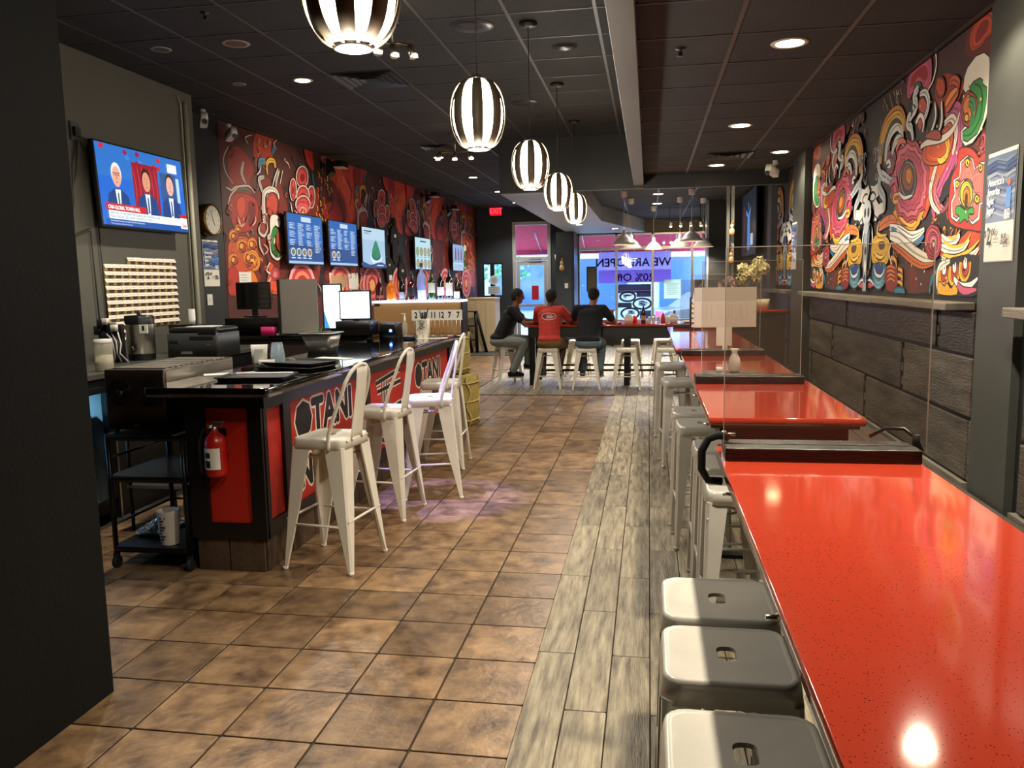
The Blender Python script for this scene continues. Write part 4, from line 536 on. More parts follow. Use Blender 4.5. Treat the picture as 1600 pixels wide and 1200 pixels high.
MUR_L = {'A':[('S','3a7088',7,[(19,344),(20,338),(15,331)]),('S','4a8098',9,[(-4,319),(-18,316),(-20,302)]),('S','d8a830',6,[(20,314),(18,322),(5,321),(-2,314),(-1,303)]),('S','a8a49a',6,[(-10,299),(-23,295),(-20,286),(-13,274)]),('F','b8b0a8',0,[(-17,278),(-7,286),(4,289),(19,288),(27,280),(24,273),(16,279),(3,281),(-11,274),(-12,243),(-20,247)]),('F','5a1a18',0,[(26,268),(24,261),(18,255),(10,251),(2,250),(-5,253),(-10,258),(-11,265),(-8,272),(-2,278),(5,282),(14,283),(21,281),(25,275)]),('F','a83c30',0,[(22,268),(20,261),(15,256),(8,253),(2,252),(-4,255),(-7,259),(-8,265),(-6,272),(-1,277),(5,280),(12,281),(17,279),(21,274)]),('S','b8b0a0',3,[(28,314),(18,302),(10,289)]),('S','b8b0a0',4,[(31,312),(22,299),(19,290)]),('S','c8c0b0',3,[(40,313),(31,295)]),('S','3a6a5a',2,[(25,305),(19,292)]),('S','c8bcb0',2,[(50,326),(57,324),(61,318)]),('S','b8b0a8',4,[(-14,244),(-27,238),(-30,230),(-18,226),(-9,235),(-10,243)]),('F','8a3028',0,[(-14,235),(-15,231),(-19,229),(-23,229),(-26,231),(-27,234),(-25,238),(-22,240),(-18,241),(-14,239)]),('S','b8b0a8',4,[(-31,224),(-30,212),(-21,202)]),('F','d0ccc0',0,[(-1,248),(8,254),(22,253),(26,246),(22,239),(11,241),(8,232),(9,219),(0,215),(-9,217),(-10,227),(-3,231)]),('F','2a7a30',0,[(7,238),(17,237),(19,232),(7,226),(5,215),(14,207),(23,205),(20,201),(9,202),(-1,211),(-2,223)]),('F','8a4020',0,[(17,233),(30,229),(30,212),(21,207),(13,215),(12,226)]),('S','d0ccc0',4,[(-5,215),(-2,204),(13,198),(27,203)]),('F','d85028',0,[(-7,194),(-13,179),(-19,166),(-12,155),(29,154),(28,166),(12,172),(9,183)]),('S','d8c0b8',3,[(-7,194),(-17,183),(-5,177),(-21,162),(-12,155)]),('F','b84048',0,[(16,179),(13,174),(7,171),(0,171),(-6,174),(-7,179),(-4,184),(2,187),(9,187),(14,184)]),('F','d87070',0,[(10,178),(9,175),(6,174),(2,174),(-1,175),(-2,178),(0,181),(3,183),(7,183),(10,181)]),('S','3a8030',3,[(24,175),(31,159)])],'B':[('S','2a5a5a',3,[(-7,359),(8,337)]),('S','2a5050',3,[(-22,335),(-8,323)]),('S','2a5a5a',4,[(36,329),(41,307),(47,286)]),('S','205050',3,[(0,353),(-14,360)]),('S','2a6060',3,[(33,326),(23,332)]),('S','2a6060',3,[(-3,328),(12,328)]),('F','b83028',0,[(16,357),(37,361),(41,353),(42,339),(43,325),(30,328),(19,338)]),('F','c8b8b0',0,[(-13,293),(-15,287),(-18,281),(-22,278),(-26,276),(-30,277),(-33,280),(-34,285),(-35,290),(-33,296),(-30,302),(-26,305),(-22,307),(-18,306),(-15,303),(-13,299)]),('F','8a2020',0,[(-16,292),(-17,287),(-19,282),(-22,278),(-26,277),(-29,278),(-31,281),(-32,285),(-32,290),(-31,296),(-29,300),(-26,304),(-22,305),(-19,304),(-17,302),(-16,297)]),('F','b83c3c',0,[(-18,292),(-19,287),(-21,283),(-23,280),(-25,279),(-28,280),(-29,282),(-30,286),(-30,291),(-29,296),(-27,300),(-25,303),(-23,304),(-20,304),(-18,301),(-18,297)]),('F','7a2020',0,[(-20,291),(-22,287),(-25,285),(-28,286),(-28,290),(-27,294),(-24,296),(-21,294)]),('F','c8b8b0',0,[(44,288),(42,282),(39,276),(34,272),(29,271),(25,271),(21,275),(19,280),(18,286),(20,292),(23,298),(28,302),(33,303),(38,303),(42,300),(44,294)]),('F','8a2020',0,[(41,288),(40,282),(37,277),(33,273),(29,272),(26,273),(23,275),(21,280),(21,286),(22,291),(25,296),(29,300),(33,301),(37,301),(39,298),(41,293)]),('F','b83c3c',0,[(39,288),(38,283),(36,278),(33,275),(30,274),(27,274),(24,277),(23,281),(23,286),(24,291),(27,296),(29,299),(33,300),(36,300),(38,297),(39,293)]),('F','7a2020',0,[(36,286),(34,282),(30,280),(27,281),(26,285),(28,289),(32,291),(35,290)]),('F','c8b8b0',0,[(25,314),(23,308),(18,302),(11,298),(4,296),(-4,296),(-9,299),(-13,304),(-14,309),(-12,315),(-7,321),(0,325),(7,327),(15,327),(21,324),(24,320)]),('F','8a2020',0,[(22,313),(21,308),(16,303),(10,299),(4,297),(-3,298),(-8,300),(-11,304),(-11,309),(-9,314),(-5,319),(0,323),(7,325),(13,325),(19,322),(22,318)]),('F','b83c3c',0,[(20,313),(19,308),(15,304),(10,301),(4,299),(-2,299),(-6,302),(-9,305),(-9,310),(-8,315),(-4,319),(1,322),(7,324),(12,324),(17,322),(20,318)]),('F','7a2020',0,[(13,311),(10,307),(5,305),(-1,306),(-2,309),(0,313),(6,316),(11,315)]),('F','c8b8b0',0,[(26,289),(23,283),(18,278),(11,274),(3,273),(-5,273),(-11,275),(-15,280),(-16,285),(-13,290),(-9,295),(-2,299),(6,301),(14,301),(20,298),(25,294)]),('F','8a2020',0,[(23,288),(21,283),(16,279),(10,275),(3,274),(-4,274),(-9,276),(-12,280),(-13,285),(-11,289),(-7,294),(-1,297),(6,299),(13,299),(18,296),(22,293)]),('F','b83c3c',0,[(21,288),(19,284),(15,280),(10,277),(3,276),(-3,276),(-7,278),(-10,281),(-11,285),(-9,289),(-6,293),(0,296),(6,298),(12,298),(17,296),(20,292)]),('F','7a2020',0,[(13,286),(10,282),(4,280),(-2,281),(-4,285),(-1,288),(5,290),(11,289)]),('F','c8b8b0',0,[(27,276),(25,271),(19,267),(11,263),(2,262),(-7,262),(-14,264),(-19,268),(-20,272),(-18,277),(-12,281),(-4,285),(5,287),(14,287),(21,285),(26,281)]),('F','8a2020',0,[(25,276),(22,271),(17,267),(10,264),(2,263),(-6,263),(-12,265),(-16,268),(-17,272),(-15,276),(-11,280),(-4,283),(4,285),(12,285),(19,283),(23,280)]),('F','b83c3c',0,[(22,276),(21,272),(16,268),(9,266),(2,265),(-5,265),(-11,266),(-14,269),(-15,273),(-14,276),(-9,280),(-3,282),(4,284),(12,284),(18,282),(21,279)]),('F','7a2020',0,[(13,274),(9,270),(3,268),(-4,269),(-6,272),(-3,275),(4,277),(10,276)]),('F','c85058',0,[(21,270),(21,267),(15,264),(9,261),(2,261),(-6,260),(-11,262),(-16,264),(-16,267),(-15,271),(-10,274),(-4,277),(4,277),(11,278),(16,276),(22,274)]),('F','e08070',0,[(15,267),(14,264),(9,262),(5,260),(-1,260),(-7,260),(-9,263),(-11,265),(-8,268),(-5,271),(0,272),(6,273),(11,271),(15,270)]),('F','b84040',0,[(9,265),(8,263),(4,261),(-1,261),(-4,262),(-5,264),(-3,266),(0,268),(5,268),(8,267)]),('F','e8c8a0',0,[(6,263),(4,261),(2,261),(-1,261),(-2,262),(0,264),(2,265),(5,264)]),('F','2a8030',0,[(8,261),(6,259),(1,259),(-3,259),(-4,260),(-3,261),(2,262),(6,262)]),('S','d8c0b8',2.5,[(-33,274),(-26,253),(-12,249)])],'C':[('S','e0a020',3.2,[(1,325),(5,320),(1,317)]),('S','f0c040',1.4,[(2,325),(5,322)]),('S','d87818',3.2,[(8,319),(12,314),(9,310)]),('S','f0c040',1.4,[(10,319),(13,316)]),('S','c85018',3.2,[(20,318),(24,313),(20,309)]),('S','f0c040',1.4,[(21,318),(24,315)]),('S','e0a020',3.2,[(29,324),(33,319),(29,315)]),('S','f0c040',1.4,[(30,324),(33,320)]),('S','d87818',3.2,[(41,328),(45,323),(41,319)]),('S','f0c040',1.4,[(42,328),(45,324)]),('S','c85018',3.2,[(53,324),(57,319),(53,315)]),('S','f0c040',1.4,[(54,324),(57,321)]),('S','e0a020',3.2,[(42,308),(46,303),(42,300)]),('S','f0c040',1.4,[(43,308),(46,305)]),('S','d87818',3.2,[(32,302),(37,298),(33,294)]),('S','f0c040',1.4,[(34,303),(37,299)]),('S','c85018',3.2,[(-5,294),(-2,289),(-5,285)]),('S','f0c040',1.4,[(-4,294),(-1,290)]),('S','e0a020',3.2,[(2,285),(6,280),(2,277)]),('S','f0c040',1.4,[(3,285),(6,282)]),('S','d87818',3.2,[(-10,277),(-6,272),(-10,269)]),('S','f0c040',1.4,[(-9,277),(-6,274)]),('S','c85018',3.2,[(6,274),(10,269),(6,265)]),('S','f0c040',1.4,[(7,274),(10,270)]),('S','e0a020',3.2,[(-3,266),(1,261),(-3,257)]),('S','f0c040',1.4,[(-2,266),(1,262)]),('S','d87818',3.2,[(16,282),(20,277),(16,273)]),('S','f0c040',1.4,[(17,282),(20,278)]),('S','c85018',3.2,[(23,270),(27,265),(23,261)]),('S','f0c040',1.4,[(24,270),(27,267)]),('S','e0a020',3.2,[(5,262),(9,257),(5,253)]),('S','f0c040',1.4,[(6,262),(9,258)]),('S','d87818',3.2,[(-14,267),(-10,262),(-14,259)]),('S','f0c040',1.4,[(-13,267),(-10,264)]),('S','c85018',3.2,[(14,291),(18,286),(14,282)]),('S','f0c040',1.4,[(15,291),(18,288)]),('S','e0a020',3.2,[(28,312),(32,307),(28,303)]),('S','f0c040',1.4,[(29,312),(32,308)]),('S','d87818',3.2,[(64,316),(68,311),(64,307)]),('S','f0c040',1.4,[(65,316),(68,312)]),('S','c85018',3.2,[(-4,303),(-1,299),(-4,295)]),('S','f0c040',1.4,[(-3,303),(0,300)]),('S','e0a020',3.2,[(16,260),(20,255),(16,251)]),('S','f0c040',1.4,[(17,260),(20,256)]),('S','d87818',3.2,[(-2,254),(2,249),(-1,245)]),('S','f0c040',1.4,[(0,254),(2,250)]),('S','7a1a10',2,[(-6,315),(4,314)]),('S','7a1a10',2,[(-18,302),(-9,301)]),('S','7a1a10',2,[(24,335),(35,334)]),('S','7a1a10',2,[(32,295),(42,294)]),('S','7a1a10',2,[(-21,281),(-11,279)]),('S','7a1a10',2,[(4,307),(14,305)]),('S','7a1a10',2,[(56,300),(67,299)])],'O':[('F','c03a20',0,[(-63,357),(98,355),(92,336),(79,313),(69,288),(38,262),(11,257),(13,276),(2,295),(-21,311),(-49,327)]),('F','d8502a',0,[(-24,337),(1,338),(25,323),(43,305),(47,284),(31,262),(20,277),(12,294),(-9,312)]),('F','a02a1c',0,[(-60,282),(-24,288),(-1,270),(-15,256),(-57,257),(-73,269)]),('F','8a2018',0,[(47,347),(82,349),(73,326),(54,316),(46,331)]),('S','4a1414',3,[(-58,299),(-36,284),(-62,265)]),('S','4a1414',2.5,[(19,328),(37,309),(27,285)])],'P':[('F','9a3420',0,[(33,347),(78,361),(81,347),(76,328),(65,320),(52,320),(38,310),(29,315)]),('F','802418',0,[(-29,318),(-7,327),(19,315),(25,302),(4,286),(-23,283),(-32,295)]),('S','a89890',2,[(-29,324),(-41,309),(-38,294),(-23,283)]),('S','a8a098',5,[(3,311),(-3,297),(6,286)]),('S','c0a8a0',2.5,[(-39,277),(-27,275),(-19,279),(11,284),(25,277)]),('S','c0a8a0',2.5,[(-37,257),(-30,269),(-12,280)]),('F','9a2a1c',0,[(-32,263),(-17,272),(10,273),(29,267),(29,248),(13,233),(-14,228),(-31,238)]),('F','b8402a',0,[(-17,264),(-2,270),(1,258),(-9,244),(-17,251)]),('F','6a1814',0,[(9,265),(25,262),(20,242),(6,237)]),('S','4a6050',3,[(-10,277),(3,280),(18,277)]),('S','c8b0a0',2,[(-16,243),(-13,235),(-4,238),(-5,246)]),('S','b8a8a0',2,[(1,228),(8,223)]),('S','b8a8a0',2,[(13,233),(17,227)]),('S','b8a8a0',2,[(-3,222),(2,215)]),('F','c0502a',0,[(-42,211),(-19,222),(4,221),(23,209),(25,193),(7,181),(17,160),(-3,155),(-41,156)]),('F','d87830',0,[(-19,223),(-21,220),(-25,217),(-30,216),(-35,217),(-39,219),(-40,222),(-38,226),(-34,229),(-29,230),(-24,229),(-20,227)]),('F','a83a20',0,[(-21,222),(-23,220),(-25,218),(-29,217),(-32,218),(-34,219),(-35,221),(-34,223),(-31,225),(-28,226),(-24,225),(-22,224)]),('F','e0983a',0,[(-27,223),(-28,221),(-31,220),(-33,220),(-34,222),(-33,224),(-30,225),(-28,225)]),('F','d87830',0,[(1,213),(-1,208),(-7,205),(-13,204),(-20,205),(-24,207),(-25,212),(-23,216),(-18,219),(-11,220),(-5,220),(0,217)]),('F','a83a20',0,[(-2,211),(-4,208),(-7,206),(-12,205),(-16,206),(-19,208),(-19,210),(-18,213),(-15,215),(-10,216),(-6,215),(-3,213)]),('F','e0983a',0,[(-9,212),(-10,209),(-14,208),(-17,209),(-18,211),(-16,214),(-13,215),(-10,214)]),('F','d87830',0,[(24,215),(21,212),(17,209),(11,207),(5,208),(1,211),(0,214),(2,218),(6,221),(12,223),(18,222),(22,219)]),('F','a83a20',0,[(21,214),(19,211),(16,209),(12,209),(8,209),(6,211),(5,213),(6,216),(9,217),(13,218),(17,218),(20,216)]),('F','e0983a',0,[(14,215),(13,212),(10,211),(7,212),(6,214),(7,217),(10,218),(13,217)]),('F','d87830',0,[(-22,196),(-24,192),(-28,190),(-34,189),(-39,189),(-43,192),(-44,196),(-42,199),(-37,202),(-32,203),(-26,202),(-23,200)]),('F','a83a20',0,[(-24,194),(-25,192),(-28,190),(-32,190),(-36,190),(-38,192),(-39,194),(-37,196),(-35,198),(-31,199),(-27,198),(-25,197)]),('F','e0983a',0,[(-30,195),(-31,193),(-34,192),(-37,193),(-38,195),(-36,197),(-34,198),(-31,197)]),('F','d87830',0,[(15,199),(13,195),(7,191),(1,190),(-6,191),(-10,194),(-12,198),(-9,203),(-4,206),(3,207),(9,206),(14,203)]),('F','a83a20',0,[(12,197),(10,194),(7,192),(2,192),(-2,192),(-5,194),(-6,197),(-4,200),(-1,202),(4,202),(8,202),(11,200)]),('F','e0983a',0,[(5,198),(3,196),(0,195),(-3,196),(-4,198),(-3,200),(1,202),(4,201)]),('F','d87830',0,[(36,193),(34,190),(30,187),(24,186),(19,187),(15,190),(14,193),(16,196),(20,199),(26,200),(31,199),(35,197)]),('F','a83a20',0,[(34,192),(32,189),(30,188),(26,187),(23,188),(20,189),(19,191),(21,193),(23,195),(27,196),(30,195),(33,194)]),('F','e0983a',0,[(27,193),(26,191),(23,190),(21,191),(20,193),(21,194),(24,195),(27,195)]),('F','d87830',0,[(-9,232),(-11,229),(-14,227),(-18,226),(-22,226),(-25,228),(-26,231),(-24,234),(-21,236),(-17,237),(-13,236),(-10,234)]),('F','a83a20',0,[(-11,230),(-12,228),(-14,227),(-17,226),(-19,227),(-21,228),(-22,230),(-21,231),(-19,233),(-16,233),(-13,233),(-11,232)]),('F','e0983a',0,[(-16,231),(-17,229),(-19,229),(-21,229),(-22,231),(-21,232),(-18,233),(-17,233)]),('S','e0902a',6,[(2,203),(14,205),(25,197),(22,187),(8,183)]),('S','e8a840',4,[(5,195),(13,195),(14,189)]),('F','b03020',0,[(-45,182),(-30,186),(-24,172),(-30,156),(-47,156)]),('F','d87828',0,[(-8,180),(8,183),(19,172),(21,160),(5,155),(-6,166)])]}

# ================================================================== MURALS
LM = pi/2-.0364
def mural_right():
    YC = 6.93; c = Canvas((WX-.004, YC, 1.505), (0, -1, 0), (0, 0, 1), clip=(-2.33, 0, 2.26, CEIL_R-1.51), step=2.2e-5)
    c.rect(-2.33, 0, 2.26, 1.46, '211713')
    for sg in (1, -1):
        for k in range(26): c.ell(sg*random.uniform(.3, 2.3), random.uniform(.8, 1.45), random.uniform(.04, .16), random.uniform(.03, .12), random.choice(('3a1a14', '4a1c14', '2c2420', '55241a')), 10); c.stroke([(sg*(.4+k*.07), .9+.5*random.random()), (sg*(.43+k*.07), .95+.45*random.random())], .012, random.choice(('8a3018', 'a8601c', '5a2018')))
        rr = random.Random(11)
        for k in range(150):      # small curls and licks of flame between the large figures
            x = rr.uniform(.12, 2.25); z = rr.uniform(.02, 1.44); r = rr.uniform(.018, .05); a0 = rr.uniform(0, 6.3)
            col = rr.choice(('a8341c', 'c8641c', '8a2418', 'd89a28', '6a3a30', 'b84858') if z < .95 else ('7a2818', '9a401c', '5a2018', 'b8781c', '3c2a26'))
            if x < .75 and z > .3: col = rr.choice(('9aa4a4', '6a7074', 'c0c4bc', '7a4a50'))
            c.stroke([(sg*(x+r*(1-i*.11)*cos(a0+i*.75)), z+r*(1-i*.11)*sin(a0+i*.75)) for i in range(8)], .014, col, 2)
        shapes(c, MUR_R, 0, 0, sg)
        for k in range(70):
            x = rr.uniform(.2, 2.2); z = rr.uniform(.03, 1.3); c.ell(sg*x, z, .008, .010, rr.choice(('e8c060', 'e8e0cc', 'd87828', '2a1a10')), 6)
        for i in range(5): c.stroke([(sg*(.10+.05*i), .98+.02*i), (sg*(.14+.05*i), 1.02), (sg*(.12+.05*i), 1.10), (sg*(.06+.05*i), 1.06)], .014, ('8a9498', '5a6064')[i % 2])
    c.rect(-.05, .0, .05, .50, '9aa6ac')
    for i in range(4): c.ell(0, .10+i*.11, .035, .035, ('2a4a80', 'd8dcd8', '20242a', '8aa0b0')[i], 10)
    c.ell(0, .20, .03, .05, 'ece8e0', 10); c.ell(0, .62, .13, .10, 'c8d0d0', 16); c.ell(-.05, .62, .03, .04, '1c1a1a', 10); c.ell(.05, .62, .03, .04, '1c1a1a', 10); c.ell(0, .50, .08, .05, 'b0bcc0', 12)
    tag(c.build('mural', PRINT), 'big mural of a mirrored mask face with pink flowers over the board panelling', 'mural')
    c = Canvas((WX-.004, 10.9, 1.52), (0, -1, 0), (0, 0, 1), clip=(-.75, 0, .62, 1.44), step=2.2e-5)
    c.rect(-.75, 0, .62, 1.44, '2a211d')
    for sg in (1, -1): shapes(c, MUR_R, -.06, -.02, sg*1.0)
    tag(c.build('mural', PRINT), 'narrow strip of the mask mural beyond the far grey pilaster', 'mural')
def mural_left():
    y0 = 8.72; c = Canvas((mx(y0)+.004, y0, 1.0), (sin(.0364), cos(.0364), 0), (0, 0, 1), clip=(0, 0, 11.75, 2.5), step=1.8e-5)
    c.rect(0, 0, 11.75, 2.5, '4a231c')
    rnd = random.Random(3)
    for k in range(46):
        x = rnd.uniform(0, 11.7); col = rnd.choice(('4c2018', '6a241a', '2c1c1e', '7a2a1c', '582018')) if not 4.3 < x < 7.2 else rnd.choice(('26262e', '30242a', '3a2226', '22282f'))
        c.poly([(x+rnd.uniform(.15, .45)*cos(a), rnd.uniform(.3, 2.3)*0+1.3+rnd.uniform(.3, 1.1)*sin(a)+rnd.uniform(-.1, .1)) for a in [i*pi/4 for i in range(8)]], col, 3)
    def put(n, y, sg=1): shapes(c, MUR_L[n], y-y0, -1.0, sg)
    put('P', 9.22); put('O', 12.14); put('O', 17.1, -1); put('O', 15.0, -1); put('P', 19.9, -1)
    for y, sg in ((11.3, 1), (14.3, 1), (17.9, -1), (19.6, 1)): put('C', y, sg)
    for y, sg in ((9.81, 1), (12.87, 1), (16.4, -1), (19.25, 1)): put('A', y, sg)
    for y, sg in ((10.71, 1), (13.75, 1), (15.57, -1), (18.4, 1)): put('B', y, sg)
    for y in (10.6, 11.9, 13.2, 14.6, 16.0, 17.6, 19.4):      # pink arcs low on the wall
        for i, col in enumerate(('e0a0a0', 'b83848', 'e88060', 'a82c30', 'f0b060')):
            c.ell(y-y0, .62, .42-.075*i, .34-.06*i, col, 18)
    for k in range(230):
        x = rnd.uniform(0, 11.7); z = rnd.uniform(.35, 2.45); r = rnd.uniform(.02, .075); a0 = rnd.uniform(0, 6.3)
        c.stroke([(x+r*(1-i*.11)*cos(a0+i*.75), z+r*(1-i*.11)*sin(a0+i*.75)) for i in range(8)], .017, rnd.choice(('8a3020', 'a8442a', '5a2a24', 'c8602a', '6a1c18', '3a4a50', '9a8880')), 2)
    for i in range(60):
        a = rnd.uniform(0, 11.7); b = rnd.uniform(.5, 2.4); c.stroke([(a, b), (a+rnd.uniform(-.1, .1), b+.06), (a+rnd.uniform(-.12, .12), b+.12)], .018, rnd.choice(('e0b8a0', 'd87828', 'c8b0a0', '2a6060', '8a2a20')), 2)
    tag(c.build('mural', PRINT), 'long red and orange mural of scrolls and stacked petals behind the bar', 'mural')
mural_right(); mural_left()

# ================================================================== BAR COUNTER
FRB = M('frame_black', '090909', .4)
def bar_counter():
    t = thing('bar_counter', 'black bar counter with red lettered front panels and glossy black top', 'bar counter', (-2.4, 6.4, 0))
    X = lambda a: a+2.4; Y = lambda a: a-6.4
    MB().box(X(-2.60), X(-2.165), Y(4.21), Y(8.68), .20, 1.05).build('body', BLACK, t)
    MB().rbox(X(-2.34), Y(6.37), 1.05, 1.10, .72, 4.82, .02, lip=.006).build('countertop', GLOSSB, t)
    MB().box(X(-2.62), X(-2.09), Y(4.13), Y(8.74), .965, 1.05).build('fascia', FRB, t)
    f = MB()
    for a, b in ((4.19, 4.25), (4.46, 4.56), (5.90, 5.99), (8.55, 8.70)): f.box(X(-2.17), X(-2.135), Y(a), Y(b), .20, .965)
    for a, b in ((.20, .29), (.94, .965)): f.box(X(-2.17), X(-2.138), Y(4.2), Y(8.7), a, b)
    f.build('front_frame', FRB, t, bevel=.003)
    f = MB()
    for a, b in ((-2.60, -2.48), (-2.22, -2.135)): f.box(X(a), X(b), Y(4.175), Y(4.21), .20, .965)
    for a, b in ((.20, .29), (.955, .97)): f.box(X(-2.60), X(-2.135), Y(4.178), Y(4.21), a, b)
    f.build('end_frame', FRB, t, bevel=.003)
    MB().box(X(-2.58), X(-2.175), Y(4.215), Y(8.66), 0, .20).build('kick', KICK, t)
    for i in range(13): MB().box(X(-2.176), X(-2.160), Y(4.22+i*.34), Y(4.55+i*.34), .003, .195).build('kick_tile', KICK, t, bevel=.002)
    MB().box(X(-2.58), X(-2.39), Y(4.198), Y(4.214), .003, .195).box(X(-2.38), X(-2.17), Y(4.198), Y(4.214), .003, .195).build('end_kick_tile', KICK, t)
    MB().box(X(-2.48), X(-2.22), Y(4.195), Y(4.21), .29, .955).build('end_panel', REDP, t)
    for a, b in ((4.25, 4.46), (4.56, 5.90), (5.99, 8.55)):
        c = Canvas((X(-2.158), Y(a), .29), (0, 1, 0), (0, 0, 1), step=6e-5); c.rect(0, 0, b-a, .65, 'b5261a')
        def logo(u, v, s):
            for col, bo in (('e8dcc8', .030), ('0c0a0a', .014)):
                c.text('OTANI', u, v, .30*s, col, 'l', 1.05, bo); c.text('NOODLE', u+.04, v-.32*s, .26*s, col, 'l', .95, bo)
            c.ell(u+.125*s, v+.108*s, .085*s, .085*s, '0c0a0a', 14)
        if b-a > 1 and a < 5: logo(.10, .40, 1.0)
        if a > 5.9:
            for col, w in (('e8dcc8', .055), ('0c0a0a', .032)):
                c.stroke([(.20, .55), (.85, .60)], w, col, 0, False); c.stroke([(.22, .48), (.85, .50)], w, col, 0, False)
                for k in range(4): c.stroke([(.34+.06*k, .55), (.33+.06*k, .4), (.36+.06*k, .28)], w*.7, col, 3, False)
                c.stroke([(.16, .24), (.3, .26), (.75, .30), (.86, .30)], w*1.3, col, 3, False)
                c.stroke([(.20, .22), (.26, .10), (.40, .05), (.56, .06), (.72, .12), (.80, .26)], w*1.2, col, 3, False); c.stroke([(.38, .04), (.64, .04)], w*1.2, col, 0, False)
            logo(1.30, .38, .95)
        c.build('front_panel', PRINT, t)
bar_counter()
fe = thing('fire_extinguisher', 'red fire extinguisher with white label hung on the end of the bar counter', 'fire extinguisher', (-2.385, 4.115, .58))
MB().lathe([(.0, 0), (.045, .0), (.058, .012), (.060, .03), (.060, .19), (.052, .225), (.026, .25), (.018, .265)], 20).build('cylinder', M('extinguisher_red', 'a8140e', .3, coat=.4), fe)
MB().cyl((0, 0, .262), (0, 0, .285), .018, n=10).box(-.012, .05, -.01, .01, .285, .297).box(-.012, .065, -.008, .008, .305, .315).ball((-.02, -.01, .285), .014).build('valve', CHROME, fe)
MB().tube([(-.015, 0, .28), (-.06, -.01, .27), (-.085, -.02, .2), (-.082, -.02, .08), (-.078, -.02, .02)], .009, n=6).build('hose', RUBBER, fe)
c = Canvas((0, 0, 0), (1, 0, 0), (0, 0, 1)); lb = MB()
for i in range(9):
    a0 = -2.5+i*.2; lb.add([(.0612*cos(a0+k*.2), .0612*sin(a0+k*.2), z) for k, z in ((0, .05), (1, .05), (1, .17), (0, .17))], [(0, 1, 2, 3)])
lb.build('label', PAPER, fe)
for i, (z0, z1) in enumerate(((.06, .10), (.115, .145))):
    q = MB()
    for k in range(3): a0 = -2.2+k*.2; q.add([(.0618*cos(a0+e*.2), .0618*sin(a0+e*.2), z) for e, z in ((0, z0), (1, z0), (1, z1), (0, z1))], [(0, 1, 2, 3)])
    q.build('label_block', BLACK, fe)
MB().box(-.03, .03, .055, .075, .08, .12).box(-.03, .03, .055, .075, .22, .26).build('wall_bracket', SATB, fe)

# ================================================================== CHAIRS AND STOOLS
def rr_loop(w, d, r, z, n=4):
    P = []
    for k, (sx, sy) in enumerate(((1, 1), (-1, 1), (-1, -1), (1, -1))):
        for i in range(n+1):
            a = pi/2*(k+i/n); P.append((sx*(w/2-r)+r*cos(a), sy*(d/2-r)+r*sin(a), z))
    return P
def stool(name, label, h, mat, loc, rz, group, S=.30, spread=.215, cat='stool', lw=.085):
    t = thing(name, label, cat, loc, rz, group)
    loops = [rr_loop(S+.012, S+.012, .045, h-.060), rr_loop(S, S, .045, h-.014), rr_loop(S-.006, S-.006, .045, h-.004), rr_loop(S-.024, S-.024, .038, h), rr_loop(S-.036, S-.036, .034, h-.004),
             rr_loop(.046, .074, .018, h-.004), rr_loop(.044, .072, .017, h-.014)]
    V = [p for l in loops for p in l]; k = len(loops[0]); m = MB()
    for a in range(len(loops)-1): m.add(V, [(a*k+i, a*k+(i+1) % k, (a+1)*k+(i+1) % k, (a+1)*k+i) for i in range(k)], a < 4)
    o = m.build('seat', mat, t)
    sd = o.modifiers.new('solid', 'SOLIDIFY'); sd.thickness = .003; sd.offset = -1
    for sx, sy in ((1, 1), (-1, 1), (-1, -1), (1, -1)):
        top = Vector((sx*(S/2+.001), sy*(S/2+.001), h-.05)); bot = Vector((sx*spread, sy*spread, .012)); V = []
        for p, a, th in ((top, lw, .010), (top*.5+bot*.5, lw*.68, .012), (bot, .024, .022)):
            for dx, dy in ((-.012, 0), (0, -.012), (0, -a), (-th, -a), (-th, -th), (-a, -th), (-a, 0)): V.append((p.x+sx*dx, p.y+sy*dy, p.z))
        F = [(a*7+i, a*7+(i+1) % 7, (a+1)*7+(i+1) % 7, (a+1)*7+i) for a in range(2) for i in range(7)]+[tuple(range(7)), tuple(range(14, 21))]
        l = MB().add(V, F).build('leg', mat, t)
        MB().cyl((bot.x-sx*.012, bot.y-sy*.012, 0), (bot.x-sx*.012, bot.y-sy*.012, .02), .016, n=10).build('foot_cap', mat, l)
    zb = .27 if h > .7 else .20; fr_ = (h-.05-zb)/(h-.062); q = S/2+(spread-S/2)*fr_-.008; m = MB()
    for k, (a, b) in enumerate((((-q, -q), (q, -q)), ((q, -q), (q, q)), ((q, q), (-q, q)), ((-q, q), (-q, -q)))):
        MB().tube([(a[0], a[1], zb+.03*(k % 2)), (b[0], b[1], zb+.03*(k % 2))], .008, n=8).build('crossbar', mat, t)
    q2 = S/2-.01+.0; MB().tube([(-q2-.01, -q2-.01, h-.12), (q2+.01, q2+.01, h-.13)], .006, n=6).tube([(-q2-.01, q2+.01, h-.12), (q2+.01, -q2-.01, h-.12)], .006, n=6).build('under_brace', mat, t)
    return t
